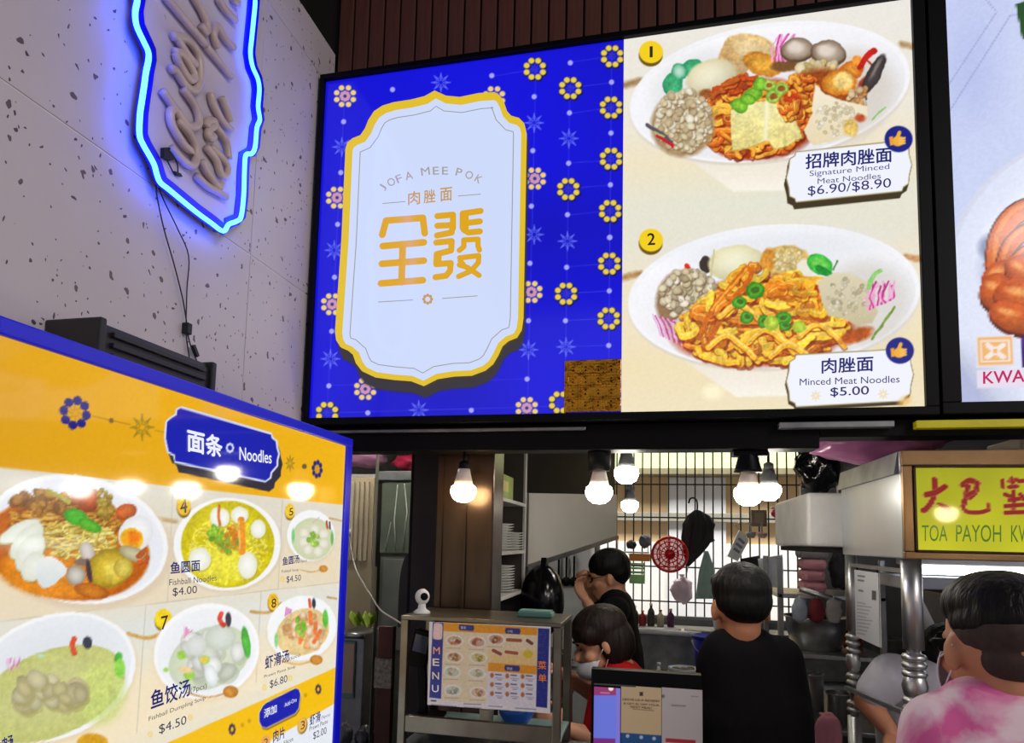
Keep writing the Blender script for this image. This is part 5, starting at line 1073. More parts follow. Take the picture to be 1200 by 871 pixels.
# ================================================================== RIGHT-HAND RACK WITH BASIN, TOWELS, TUBS
RY = 3.55
rk = thing('storage_rack', 'steel rack beside the posts holding a steel basin, towels and tubs', 'rack', (at(975, 760, RY)[0], RY, 0))
def rx(x, y=700): return at(x, y, RY)[0]
def rz(y, x=960): return at(x, y, RY)[2]
X_a, X_b = rx(906), rx(1018)
for x in (X_a, X_b):
    for y in (RY - .20, RY + .22): MB().box((x - .012, y - .012, 0), (x + .012, y + .012, 1.74), .003).build('post', M_STEEL2, rk)
for yy in (694, 760, 842): MB().box((X_a - .012, RY - .212, rz(yy) - .02), (X_b + .012, RY + .24, rz(yy)), .003).build('shelf', M_STEEL, rk)
MB().tube([at(937, 690, RY - .22), at(986, 706, RY - .25)], .014, 10).build('rail', M_STEEL, rk)
bs = thing('basin', 'large stainless steel basin on the middle shelf of the rack', 'basin', (rx(955), RY, rz(760)))
r_ = (rx(990) - rx(918)) / 2; cb = vec((rx(954), RY - .02, rz(760) + .0005))
MB().lathe(cb, [(r_ * .78, 0), (r_ * .95, .10), (r_ * .97, .145), (r_ * 1.03, .15), (r_ * 1.03, .154), (r_ * .94, .148), (r_ * .76, .006)], 32).build('basin_body', M_STEEL, bs); MB().tube([cb + (r_ * 1.03 * math.cos(a), r_ * 1.03 * math.sin(a), .152) for a in np.linspace(0, 2 * math.pi, 33)[:-1]], .004, 6, True).build('rim', M_STEEL, bs)
c = vec((rx(1005), RY + .12, rz(760) + .0005)); rt_ = thing('red_tub', 'red plastic tub beside the steel basin on the rack', 'tub', c); MB().lathe(c, [(.045, 0), (.056, .12), (.06, .125), (.054, .12), (.04, .006)], 22).build('tub_body', mat('red_tub', (170, 44, 30), .4), rt_); MB().tube([c + (.058 * math.cos(a), .058 * math.sin(a), .124) for a in np.linspace(0, 2 * math.pi, 25)[:-1]], .004, 6, True).build('rim', mat('red_tub', (170, 44, 30), .4), rt_)
for k, (x, r, h, lab) in enumerate(((948, .05, .22, 'tall steel container on the low shelf of the rack'), (978, .055, .14, 'short steel pot on the low shelf of the rack'))):
    c = vec((rx(x, 830), RY - .08, rz(842) + .0005)); tt = thing('steel_container', lab, 'container', c)
    MB().lathe(c, [(r, 0), (r, h), (r * 1.06, h + .003), (r * .95, h), (r * .95, .006)], 22).build('container_body', M_STEEL, tt); MB().tube([c + (r * 1.04 * math.cos(a), r * 1.04 * math.sin(a), h) for a in np.linspace(0, 2 * math.pi, 21)[:-1]], .003, 6, True).build('rim', M_STEEL, tt)
def pile(x, y, w, d, h, n, col, key, label, z0, cat='towel', yy=0):
    c = vec((rx(x, y), RY + yy, z0)); t = thing('folded_towel', label, cat, c)
    for k in range(n): MB().box(c + (-w / 2, -d / 2, k * h / n + .0006), c + (w / 2 - .006 * (k % 2), d / 2, (k + 1) * h / n), h / n * .4).build('fold', mat(key, col, .9, 0, .15, 30, bump=.4), t)
z694 = rz(694) + .0005
pile(951, 670, .11, .16, .16, 3, (186, 126, 136), 'pink_towel', 'folded pink towels on the upper shelf of the rack', z694)
pile(951, 648, .13, .15, .05, 1, (130, 128, 130), 'grey_towel', 'grey folded cloth lying on top of the pink towels', z694 + .1605)
poly_bag('cloth_bundle', vec((rx(983), RY - .02, z694 + .11)), (.045, .06, .09), (30, 28, 32), 'black cloth bundle beside the pink towels on the rack', 'bundle', 31, rough=.8, knot=False)
for k, (x, col, lab) in enumerate(((937, (150, 160, 176), 'grey-blue cloth pouch hanging under the rack rail'), (957, (110, 24, 36), 'dark red cloth pouch hanging under the rack rail'), (977, (150, 146, 144), 'pale cloth pouch hanging under the rack rail'))):
    c = at(x, 716, RY - .30); t = thing('cloth_pouch', lab, 'pouch', c - (0, 0, .06)); MB().ell(c, (.034, .022, .058), 16, 10, f=lambda d: 1 + .08 * math.sin(9 * d[2] + k)).build('pouch_body', mat('pouch%d' % k, col, .8, 0, .2, 20), t); MB().tube([c + (0, 0, .05), at(x, 699, RY - .262)], .003, 6).build('loop', M_WHITE, t)
pk = thing('mop_cloth', 'pink stringy cleaning cloth draped over the low rack shelf', 'cloth', at(970, 871, RY - .2))
for k in range(16):
    x = 957 + k * 1.8; top = at(970 + (k - 8) * .8, 842, RY - .235); MB().tube(smooth_line([top + (0, .03, .012), top + (0, -.012, .012), at(x, 852, RY - .26), at(x + math.sin(k) * 2, 900, RY - .25)], 4), .0075, 6).build('strand', mat('mop_pink', (200, 130, 146), .9), pk)

# white boxed duct next to the steel sign box
wb = thing('duct_box', 'white painted box duct behind the stainless sign box', 'duct', at(950, 640, 3.1))
a, b = at(923, 640, 3.0), at(923, 596, 3.0)
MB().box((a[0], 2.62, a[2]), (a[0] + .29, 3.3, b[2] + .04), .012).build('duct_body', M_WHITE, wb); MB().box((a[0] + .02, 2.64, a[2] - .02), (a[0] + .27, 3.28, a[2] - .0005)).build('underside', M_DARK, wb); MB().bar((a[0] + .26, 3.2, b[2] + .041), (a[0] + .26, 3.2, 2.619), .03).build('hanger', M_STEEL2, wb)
poly_bag('garbage_bag', vec((at(950, 570, 2.95)[0] + .03, 2.95, b[2] + .041 + .145)), (.085, .1, .12), (14, 14, 20), 'shiny black plastic bag sitting on the white duct box', seed=7, rough=.12, knot=True)
q = at(968, 545, 2.9); 

# ================================================================== STAINLESS SIGN BOX WITH YELLOW SIGN
SX, SY0, SY1 = 0.622, 1.915, 2.50
zt_, zb_ = at(1058, 528, SY0)[2], at(1058, 655, SY0)[2]
M_BOXST = mat('brushed_box_steel', (196, 202, 206), .3, .75, .08, 5)
yb = thing('sign_box', 'stainless steel box sign with yellow face and red brush lettering', 'sign', (1.4, 2.2, zb_))
MB().box((SX, SY0 + .012, zb_), (2.2, SY1, zt_), .004).build('box_body', M_BOXST, yb)
MB().prism([(SX - .012, SY0 + .02, zt_ - .06), (SX - .002, SY0 + .02, zt_ - .001), (SX - .002, SY1, zt_ - .001), (SX - .012, SY1, zt_ - .06)], (.010, 0, 0)).build('top_flashing', M_STEEL2, yb)
YF = Plane((0, SY0, 0), (1, 0, 0), (0, 0, 1))
fa, fb = YF.uv(1072, 647), YF.uv(1072, 546)
M_BROWNSTEEL = mat('reflection_brown_steel', (150, 120, 84), .3, .9, .15, 12)  # steel frame; its brownish reflection is put into the base colour
fr = MB()
for a_, b_ in (((SX, SY0 - .006, zb_), (2.2, SY0 + .011, fa[1])), ((SX, SY0 - .006, fb[1]), (2.2, SY0 + .011, zt_)), ((SX, SY0 - .006, fa[1]), (fa[0], SY0 + .011, fb[1]))): fr.box(a_, b_, .003)
fr.build('frame', M_BROWNSTEEL, yb)
fr = MB()
for a_, b_ in (((fa[0], SY0 - .009, fa[1]), (2.2, SY0 + .004, fa[1] + .006)), ((fa[0], SY0 - .009, fb[1] - .006), (2.2, SY0 + .004, fb[1])), ((fa[0], SY0 - .009, fa[1]), (fa[0] + .006, SY0 + .004, fb[1]))): fr.box(a_, b_, .001)
fr.build('inner_frame', M_BROWNMETAL, yb)
p = Print(YF, fa[0], 2.19, fa[1], fb[1], 330, 110, (206, 206, 14))
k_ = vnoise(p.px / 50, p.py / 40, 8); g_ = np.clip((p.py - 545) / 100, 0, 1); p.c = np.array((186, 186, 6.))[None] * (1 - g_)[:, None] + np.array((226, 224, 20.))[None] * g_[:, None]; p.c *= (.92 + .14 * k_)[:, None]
p.frame(1040, 490, 5.806)
RD = (156, 22, 10)
def brush(pts, w, taper=False): 
    p.stroke(smooth_line(pts, 6), w * 1.3 + 7, (232, 200, 120), taper=taper, a=.6); p.stroke(smooth_line(pts, 6), w * 1.3, RD, taper=taper)
brush([(318, 420), (322, 500), (300, 570), (262, 620), (245, 628)], 30); brush([(262, 522), (330, 505), (390, 468)], 30); brush([(340, 580), (400, 610), (440, 640)], 26, True)
brush([(510, 455), (560, 425), (612, 445)], 30); brush([(612, 445), (600, 500), (560, 540)], 30); brush([(545, 465), (535, 530), (515, 600)], 30); brush([(515, 600), (540, 638), (630, 642), (688, 625)], 22); brush([(688, 625), (686, 570)], 14, True); brush([(535, 530), (590, 500)], 22)
for q_ in ([(785, 425), (788, 470)], [(830, 430), (880, 420)], [(830, 470), (880, 465)], [(895, 430), (960, 425)], [(800, 520), (850, 540)], [(830, 560), (920, 545)], [(860, 500), (855, 640)], [(800, 600), (930, 590)], [(800, 645), (940, 640)], [(905, 520), (940, 560)], [(845, 410), (850, 440)]): brush(q_, 22)
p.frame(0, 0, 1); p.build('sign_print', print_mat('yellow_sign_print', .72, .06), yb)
GRN = (70, 110, 20)
text(yb, YF, 'TOA', (1080, 634.5), (1110, 634.5), 19, GRN, 'sign_green'); text(yb, YF, 'PAYOH', (1120, 635), (1173, 635.5), 20, GRN, 'sign_green'); text(yb, YF, 'KWAY', (1184.5, 635.5), (1228, 636), 20, GRN, 'sign_green'); text(yb, YF, 'CHAP', (1238, 636), (1280, 636.5), 20, GRN, 'sign_green')

def turned_post(c, r, label, zbeads, top):
    t = thing('turned_post', label, 'post', (c[0], c[1], 0))
    MB().lathe((c[0], c[1], 0), [(r, 0), (r, zbeads[-1] - .02)], 20).build('lower_shaft', M_STEEL, t); MB().lathe((c[0], c[1], 0), [(r * .9, zbeads[0] + .02), (r * .9, top)], 20).build('upper_shaft', M_STEEL, t)
    MB().lathe((c[0], c[1], 0), [(r * .6, zbeads[-1] - .03), (r * .6, zbeads[0] + .03)], 16).build('core', M_STEEL, t)
    for i, z in enumerate(zbeads):
        h = .011 if i != 3 else .034
        MB().lathe((c[0], c[1], z), [(r * .6, -h), (r * .95, -h * .7), (r * 1.12, 0), (r * .95, h * .7), (r * .6, h)], 20).build('bead', M_STEEL, t)
pc = at(1042, 700, 1.99); pb = [at(1044, y, 1.99)[2] for y in (768, 777, 787, 801, 818, 828, 838, 856, 868)]
turned_post((SX + .035, 1.975), .0275, 'thick stainless turned post under the front corner of the sign box', pb, zb_ - .0005)
yb2 = at_x(998, 700, SX + .035)[1]; pb2 = [at(998, y, yb2)[2] for y in (746, 754, 762, 776, 792, 800, 808, 824, 832)]
turned_post((SX + .035, yb2), .021, 'thin stainless turned post under the rear corner of the sign box', pb2, zb_ - .0005)
# notice between the posts
NP = Plane((SX + .035, 0, 0), (0, 1, 0), (0, 0, 1))
nt_ = thing('notice_sheet', 'white printed notice sheet in a clear holder between the turned posts', 'notice', NP.pp(1017, 755))
ya, yb3 = NP.uv(1003, 700)[0], NP.uv(1031, 700)[0]; za, zc = NP.uv(1017, 752)[1], NP.uv(1017, 670)[1]
y_lo, y_hi = min(ya, yb3), max(ya, yb3)
p = Print(NP, y_lo, y_hi, za, zc, 60, 120, (214, 218, 224))
p.poly([(1023, 692), (1028, 693), (1028, 704), (1023, 703)], (70, 70, 86)); 
for k in range(10): p.stroke([(1006, 706 + k * 4), (1006 + 9 + (k * 7) % 9, 708 + k * 4)], 1.1, (130, 134, 146), a=.8)
for q_ in ([(1007, 675), (1014, 676)], [(1007, 680), (1013, 681)], [(1008, 692), (1012, 693)]): p.stroke(q_, 2, (90, 94, 110))
p.build('paper', print_mat('paper_print', 0.0, .5, .8), nt_, h=.003)
MB().box((SX + .034, y_lo, za), (SX + .0365, y_hi, zc)).build('holder_back', M_WHITE, nt_)
MB().bar((SX + .035, yb2 - .01, zc + .015), (SX + .035, 2.0, zc + .015), .012).build('hanging_rail', M_STEEL2, nt_)
for y in (y_lo + .02, y_hi - .02): MB().box((SX + .033, y - .006, zc), (SX + .037, y + .006, zc + .012)).build('clip', M_BLACK, nt_)

# purple bundles lying on the box, pink bag behind
poly_bag('plastic_bag', vec((SX + .06, 2.32, zt_ + .088)), (.19, .13, .072), (150, 90, 130), 'purple plastic bag lying on top of the stainless sign box', seed=41, rough=.25, knot=False)
pbx = thing('paper_package', 'cream paper package lying on the sign box beside the purple bag', 'package', (SX + .40, 2.2, zt_)); MB().box((SX + .36, 2.1, zt_ + .0005), (SX + .47, 2.3, zt_ + .062), .006).build('wrapped_body', mat('cream_paper', (190, 170, 150), .7), pbx); MB().box((SX + .405, 2.097, zt_ + .0006), (SX + .42, 2.303, zt_ + .0635)).build('tape_band', mat('tape', (160, 140, 110), .3), pbx)
poly_bag('plastic_bag', vec((SX + .72, 2.25, zt_ + .066)), (.2, .13, .054), (140, 50, 90), 'dark pink plastic bag lying on top of the yellow sign', seed=43, rough=.25, knot=False)

# ================================================================== NEIGHBOUR STALL INTERIOR
fl_ = thing('tube_light', 'bright white fluorescent tube under the yellow sign box', 'light', at(1130, 670, 2.75))
a, b = at(1062, 664, 2.75), at(1300, 672, 2.75); b[2] = a[2]
MB().tube([a + (0, 0, -.01), b + (.3, 0, -.01)], .016, 12).build('tube', glow('tube_white', (0.95, 0.98, 1.0), 9.0), fl_)
MB().box((a[0] - .02, 2.735, a[2] + .008), (b[0] + .32, 2.80, a[2] + .04), .004).build('fixture', M_WHITE, fl_)
for x in (a[0] + .1, a[0] + .5): MB().box((x, 2.75, a[2] + .0405), (x + .02, 2.77, 2.619)).build('hanger', M_STEEL2, fl_)
a, b = at(1056, 690, 2.7), at(1200, 680, 2.7)
sh = thing('overhead_shelf', 'pale steel shelf edge below the fluorescent tube', 'shelf', a)
MB().box((a[0], 2.70, a[2]), (b[0] + .5, 3.0, b[2] - .0), .004).build('shelf_board', mat('pale_steel', (190, 194, 206), .4, .3), sh)
MB().bar(at(1064, 683, 2.69), at(1098, 752, 2.69), .035, .012, up=(0, 1, 0)).build('diagonal_strut', M_STEEL, sh)
MB().bar((b[0] + .3, 2.98, b[2]), (b[0] + .3, 2.98, 2.619), .02).build('hanger', M_STEEL2, sh); MB().bar((a[0] + .1, 2.98, b[2]), (a[0] + .1, 2.98, 2.619), .02).build('hanger', M_STEEL2, sh)
ck = thing('dark_cabinet', 'dark cabinet standing behind the customer in pink', 'cabinet', (1.5, 3.3, 0))
MB().box((1.25, 3.2, 0), (2.6, 3.7, 1.60), .006).build('cabinet_body', mat('cabinet_dark', (34, 30, 38), .5), ck); MB().box((1.27, 3.18, .9), (1.75, 3.199, 1.58), .004).build('door', mat('cabinet_dark', (34, 30, 38), .5), ck); MB().box((1.78, 3.18, .9), (2.55, 3.199, 1.58), .004).build('door', mat('cabinet_maroon', (70, 26, 30), .5), ck)
poly_bag('rice_sack', vec((at(1195, 700, 3.05)[0] + .12, 3.0, at(1195, 712, 3.05)[2])), (.2, .08, .05), (170, 40, 26), 'red-orange sack hanging under the overhead shelf', 'sack', 51, rough=.6, knot=False)
nc = thing('stall_counter', 'stainless neighbour counter behind the turned posts', 'counter', (1.5, 2.3, 0))
MB().box((SX + .07, 2.01, 1.02), (2.2, 2.09, 1.06), .004).build('counter_top', M_STEEL2, nc); MB().box((SX + .08, 2.02, 0), (2.2, 2.08, 1.019)).build('counter_front', M_STEEL2, nc)
single('guard_rail', MB().bar((SX + .008, 1.985, at(1040, 832, 2.0)[2]), (SX + .008, yb2 - .01, at(1000, 806, yb2)[2]), .012), M_STEEL, 'thin steel guard rail sloping between the two turned posts', 'rail')

# ================================================================== STALL FRONT: COUNTER, GLASS CASE, MENU CARD, PAYMENT DISPLAY
CY = 1.80
xl, xr = at(467, 800, CY)[0], at(657, 800, CY)[0]
ct = thing('stall_counter', 'stainless noodle stall counter under the menu card and payment display', 'counter', (-.1, 1.95, 0))
MB().box((xl - .01, CY, 1.17), (.30, 2.035, 1.21), .005).build('counter_top', M_STEEL2, ct); MB().box((xl, CY + .02, 0), (.28, 2.03, 1.169)).build('counter_front', M_STEEL2, ct)
gc_ = thing('display_case', 'steel framed glass display case standing on the noodle stall counter', 'display case', ((xl + xr) / 2, 1.9, 1.211))
ztop = at(560, 731, CY)[2]; zr0, zr1 = at(560, 866, CY)[2], at(560, 846, CY)[2]
M_CASE = mat('case_steel', (120, 114, 100), .32, .95, .2, 14)
for x in (xl, xr - .022):
    for y in (CY, 2.012): MB().box((x, y, 1.2105), (x + .022, y + .022, ztop), .002).build('post', M_CASE, gc_)
MB().box((xl + .0221, CY + .001, zr0), (xr - .0221, CY + .02, zr1), .002).build('front_rail', M_CASE, gc_)
MB().box((xl, CY, ztop + .0003), (xr, 2.034, ztop + .012), .002).build('top_panel', M_CASE, gc_)
MB().box((xl + .002, CY + .021, zr0 + .004), (xr - .002, 2.01, zr0 + .01)).build('glass_shelf', mat('shelf_glass', (170, 200, 196), .12, 0, .05), gc_)
# menu card
MP = Plane((0, CY - .012, 0), (1, 0, 0), (0, 0, 1))
# the card hangs slightly askew: corners in the picture
card = thing('menu_card', 'laminated blue and orange picture menu card hung on the glass case', 'menu card', MP.pp(570, 840))
ca = MP.pp(503, 729); cbx = MP.pp(645, 735); ccx = MP.pp(641, 839); cd = MP.pp(501, 826)
u_ = (cbx - ca); wd = np.linalg.norm(u_); u_ = u_ / wd; v_ = np.cross(u_, vec((0, 1, 0))); v_ = v_ if v_[2] > 0 else -v_; ht = np.linalg.norm(ca - cd)
CP = Plane(cd, u_, v_)
MB().prism([cd, cd + u_ * wd, cd + u_ * wd + v_ * ht, cd + v_ * ht], (0, .004, 0)).build('card_backing', M_WHITE, card)
p = Print(CP, 0, wd, 0, ht, 300, 210, (236, 232, 236))
def cz(x, y): return (490 + x / 6.006, 715 + y / 6.006)
p.frame(490, 715, 6.006)
OR = (240, 160, 30)
p.poly([(180, 85), (840, 125), (838, 180), (178, 150)], OR); p.poly([(178, 150), (840, 180), (835, 440), (490, 430), (480, 660), (165, 635)], (240, 222, 186)); p.poly([(500, 290), (838, 300), (836, 440), (496, 430)], (244, 206, 130), soft=60, a=.8)
p.poly([(495, 370), (836, 395), (834, 455), (493, 430)], OR); p.poly([(492, 432), (834, 456), (828, 690), (484, 660)], (232, 228, 238))
p.poly([(105, 85), (180, 90), (162, 625), (80, 615)], (30, 40, 150)); p.poly([(845, 128), (925, 132), (908, 690), (830, 680)], (30, 40, 140)); p.poly(smooth_line([(110, 110), (120, 92), (160, 95), (172, 112), (170, 190), (158, 208), (118, 206), (105, 190)], 4, True), (246, 214, 210))
for x, y in ((342, 122), (668, 145), (664, 407)): p.poly([(x - 50, y - 20), (x + 48, y - 14), (x + 54, y + 6), (x + 46, y + 26), (x - 50, y + 20), (x - 56, y)], (40, 50, 140))
g_ = np.random.default_rng(2)
for x, y, c1 in ((258, 215, (206, 110, 50)), (418, 225, (222, 120, 80)), (255, 330, (206, 130, 60)), (425, 335, (220, 200, 60)), (240, 435, (206, 214, 150)), (415, 445, (226, 220, 170)), (245, 565, (206, 214, 190)), (425, 580, (236, 170, 110)), (550, 205, (200, 110, 60))):
    p.ell(x, y, 62, 40, 6, (246, 244, 240)); p.ell(x, y + 2, 50, 31, 6, np.array(c1) * .5 + 110); p.blobs(x, y, 36, 20, 12, 8, 15, [c1, (np.array(c1) * .8).tolist(), (230, 220, 200)], None, int(x))
    p.stroke([(x - 60, y + 52), (x + 40, y + 56)], 4, (150, 140, 160), a=.7)
for q_, c1 in (([(630, 210), (720, 215)], (170, 90, 50)), ([(770, 215), (800, 235)], (120, 70, 50)), ([(530, 285), (580, 310)], (150, 80, 50)), ([(620, 295), (695, 305)], (180, 90, 50))): p.stroke(q_, 32, (246, 240, 230)); p.stroke(q_, 24, c1)
p.ell(775, 310, 34, 28, 0, (226, 200, 40))
for i in range(3):
    for j in range(3):
        x, y = 520 + i * 108, 460 + j * 64 + i * 4; p.ell(x, y, 13, 17, 0, (196, 110, 60)); p.stroke([(x + 26, y - 6), (x + 64, y - 3)], 9, (60, 60, 120), a=.8); p.stroke([(x + 26, y + 16), (x + 76, y + 20)], 5, (150, 150, 176), a=.8); p.stroke([(x + 40, y + 30), (x + 66, y + 32)], 6, (120, 120, 160), a=.8)
for k in range(60): p.ell(850 + g_.uniform(0, 60), 145 + g_.uniform(0, 520), 4, 4, 0, (60, 74, 170))
for q_ in ([(95, 665), (270, 680)], [(325, 660), (440, 665)], [(325, 684), (440, 690)], [(500, 676), (590, 682)], [(500, 700), (640, 708)], [(685, 690), (830, 700)], [(680, 714), (840, 724)]): p.stroke(q_, 7, (120, 116, 150), a=.75)
for q_ in ([(95, 638), (125, 640)],): p.stroke(q_, 10, (40, 50, 130))
p.speck(.03, 2, 4); p.build('card_print', print_mat('card_print', 0.0, .3, .85), card, h=.0012)
for ch, x, y, c1, kk in (('M', 133, 308, (240, 170, 150), 'card_pink'), ('E', 129, 390, (236, 226, 220), 'card_cream'), ('N', 127, 485, (236, 226, 220), 'card_cream'), ('U', 124, 575, (230, 230, 240), 'card_white')):
    a0, b0 = cz(x - 24, y), cz(x + 22, y + 3); text(card, CP, ch, a0, b0, 8.2, c1, kk, .0028, .02, 0.0)
for ch, x, y in (('菜', 874, 415), ('单', 876, 505)): a0, b0 = cz(x - 28, y), cz(x + 28, y + 3); text(card, CP, ch, a0, b0, 9.5, (236, 130, 60), 'card_orange', .0028, .015, 0.0)
for s_, x, y in (('面条', 322, 132), ('小吃', 650, 158), ('添加', 645, 420)): a0, b0 = cz(x - 20, y), cz(x + 18, y + 2); text(card, CP, s_, a0, b0, 3.2, (236, 236, 246), 'card_white', .0028, 0, 0.0)
# things in the case
c = at(605, 850, 1.93); c[2] = zr0 + .0105; bb = thing('mixing_bowl', 'blue plastic bowl inside the glass display case', 'bowl', c); MB().lathe(c, [(.03, 0), (.05, .03), (.056, .055), (.053, .055), (.028, .004)], 24).build('bowl_body', mat('bright_blue', (20, 90, 190), .35), bb); MB().tube([c + (.056 * math.cos(a), .056 * math.sin(a), .055) for a in np.linspace(0, 2 * math.pi, 25)[:-1]], .0025, 6, True).build('rim', mat('bright_blue', (20, 90, 190), .35), bb)
c = at(570, 850, 1.90); c[2] = zr0 + .0105; bb = thing('cup', 'small printed tumbler inside the glass display case', 'cup', c); MB().lathe(c, [(.016, 0), (.022, .06), (.020, .06), (.015, .003)], 20).build('cup_body', mat('tumbler', (170, 150, 130), .3), bb); MB().lathe(c + (0, 0, .015), [(.0186, 0), (.0214, .03)], 20, cap=False).build('printed_band', mat('tumbler_band', (226, 214, 196), .4), bb)
bk = thing('card_reader', 'black card reader on a stand inside the glass case', 'card reader', at(500, 840, 1.93)); cc = at(500, 842, 1.93); cc[2] = zr0 + .0105
MB().box(cc + (-.04, -.04, 0), cc + (.05, .04, .012), .004).build('stand_base', M_BLACK, bk); MB().bar(cc + (-.01, 0, .012), cc + (-.02, 0, .16), .022).build('stem', M_BLACK, bk); MB().obox(cc + (-.018, -.02, .2), (.98, 0, -.2), (0, 1, 0), (.2, 0, .98), (.028, .012, .055), .004).build('reader_body', M_BLACK, bk); MB().obox(cc + (-.014, -.0325, .215), (.98, 0, -.2), (0, 1, 0), (.2, 0, .98), (.022, .0012, .025)).build('screen', mat('dull_screen', (70, 76, 84), .15), bk)
# webcam on top of the case
c = at(494, 727, 1.86); c[2] = ztop + .0125; wc = thing('webcam', 'round white security camera standing on top of the glass case', 'camera', c)
MB().lathe(c, [(.024, 0), (.024, .006), (.012, .014), (.010, .03)], 20).build('camera_base', M_WHITE, wc); MB().ell(c + (0, 0, .048), (.021, .021, .023), 20, 12).build('camera_head', M_WHITE, wc); MB().lathe(c + (.012, -.017, .05), [(.011, -.003), (.011, .001), (.007, .002)], 14, axis=(.4, -.9, 0)).build('lens', M_BLACK, wc)
c = at(628, 728, 1.93); c[2] = ztop + .0125; tb = thing('teal_box', 'flat teal plastic box lying on top of the glass case', 'box', c); MB().box(c + (-.05, -.03, 0), c + (.05, .03, .014), .003).build('box_body', mat('teal', (70, 110, 104), .4), tb); MB().box(c + (-.045, -.026, .0142), c + (.045, .026, .018), .002).build('lid', mat('teal_lid', (96, 136, 128), .4), tb)

# payment display
DY = 1.82
DP = Plane((0, DY - .02, 0), (1, 0, 0), (0, 0, 1))
pd = thing('payment_display', 'black counter monitor with a lilac screen beside the menu card', 'monitor', DP.pp(760, 880))
q = [DP.pp(693, 784), DP.pp(822, 792), DP.pp(826, 890), DP.pp(690, 890)]
for k in (2, 3): q[k][2] = 1.2305
q[3][0] = q[0][0]; q[2][0] = q[1][0]
MB().prism(q, (0, .035, 0)).build('monitor_body', M_BLACK, pd)
MB().box((q[0][0] + .06, DY - .03, 1.2105), (q[1][0] - .06, DY + .10, 1.2303), .004).build('stand', M_BLACK, pd)
MB().bar(DP.pp(696, 801.5, .003), DP.pp(745, 804.5, .003), .004).build('top_bezel', mat('bezel_gloss', (90, 90, 84), .2, .6), pd)
SP = Plane((0, DY - .022, 0), (1, 0, 0), (0, 0, 1))
sa, sb_ = SP.uv(695.5, 871), SP.uv(727, 807)
p = Print(SP, sa[0], sb_[0], 1.236, sb_[1], 60, 150, (108, 120, 226)); p.poly([(690, 800), (722, 801), (722, 815), (690, 815)], (150, 50, 110)); p.poly([(722, 800), (730, 800), (730, 900), (722, 900)], (130, 120, 216)); p.poly([(690, 865), (721, 866), (721, 910), (690, 910)], (120, 40, 130)); p.ell(716, 807, 3, 3, 0, (255, 236, 226)); p.stroke([(704, 812), (714, 812.5)], 1.4, (220, 160, 200), a=.7)
p.build('screen', print_mat('lcd_print', .8, .15), pd)
def card_(name, label, x0, x1, y0, y1, base, deco):
    t = thing(name, label, 'notice', SP.pp(x0, 871)); A, B = SP.uv(x0, y1), SP.uv(x1, y0)
    MB().box((A[0], DY - .0235, 1.232), (B[0], DY - .0221, B[1])).build('card_backing', M_WHITE, t)
    p = Print(SP, A[0], B[0], 1.2325, B[1], 110, 190, base); deco(p); p.build('card_face', print_mat('card_print', 0, .3, .85), t, h=.0022); return t
def deco1(p): p.poly([(720, 858), (776, 862), (776, 920), (720, 920)], (40, 96, 160)); [p.ell(x, y, 2.2, 2.2, 0, (214, 226, 240)) for x, y in ((735.5, 862.5), (751.5, 864), (766.5, 865.5))]; p.poly([(749.5, 811), (753.5, 811), (753.5, 815.5), (749.5, 815.5)], (70, 60, 60)); [p.stroke(q_, .8, (150, 130, 100)) for q_ in ([(742, 831), (766, 833)],)]
def deco2(p): p.poly([(780, 865), (815, 867.5), (815, 872), (780, 869.5)], (196, 50, 60)); p.ell(777, 816, 2, 2, 0, (120, 130, 110)); p.stroke([(810, 816), (818, 816.5)], 1, (150, 150, 150))
k1 = card_('review_card', 'cream review card with blue foot on the payment display', 727.5, 775, 806.5, 871, (230, 206, 160), deco1)
k2 = card_('payment_card', 'grey-white payment card standing at the side of the review card', 775.5, 823, 809, 871, (212, 206, 204), deco2)
SP2 = Plane((0, DY - .022, 0), (1, 0, 0), (0, 0, 1))
for s_, a0, b0 in (('LEAVE US A REVIEW', (730, 820.5), (773, 823)), ('& GET $1 OFF YOUR', (731, 825.5), (772.5, 828)), ('NEXT MEAL!', (739, 829.5), (764, 831))): text(k1, SP2, s_, a0, b0, 2.6, (110, 80, 70), 'card_brown', .0034, 0, 0.0)
text(k2, SP2, 'SCAN TO PAY', (787, 827.5), (804, 828.5), 2.2, (90, 84, 90), 'card_grey', .0034, 0, 0.0)

# ================================================================== LEFT OF THE PILLAR
def pxbox(x0, y0, x1, y1, Y, d, zfloor=None):
    a, b = at(x0, y1, Y), at(x1, y0, Y); a[2] = zfloor if zfloor is not None else a[2]; return (a[0], Y, a[2]), (b[0], Y + d, b[2])
M_GREY = mat('grey_green_metal', (122, 126, 116), .4, .3, .1)
ca_ = thing('steel_cabinet', 'tall grey-green cabinet with a glazed upper door left of the pillar', 'cabinet', at(465, 700, 3.3)); A, B = pxbox(443, 552, 489, 720, 3.3, .4, 0)
MB().box(A, B, .004).build('cabinet_body', M_GREY, ca_)
A, B = pxbox(446, 566, 486, 648, 3.3, .01); ud_ = MB().box((A[0], 3.286, A[2]), (B[0], 3.2995, B[2]), .002).build('upper_door', mat('cabinet_glass', (96, 104, 90), .15), ca_)
for q_ in ([(466, 568), (462, 610), (464, 645)], [(474, 567), (477, 600), (472, 645)], [(458, 612), (452, 646)]): MB().tube([at(x, y, 3.283) for x, y in q_], .0028, 6).build('white_strip', M_WHITE, ud_)  # thin white strips over the upper door
A, B = pxbox(446, 656, 486, 760, 3.3, .01); MB().box((A[0], 3.288, A[2]), (B[0], 3.2995, B[2]), .002).build('lower_door', mat('cabinet_door', (140, 146, 140), .4), ca_)
A, B = pxbox(441, 553, 490, 563, 3.29, .01); MB().box((A[0], 3.27, A[2]), (B[0], 3.2995, B[2]), .002).build('top_rail', M_STEEL2, ca_)
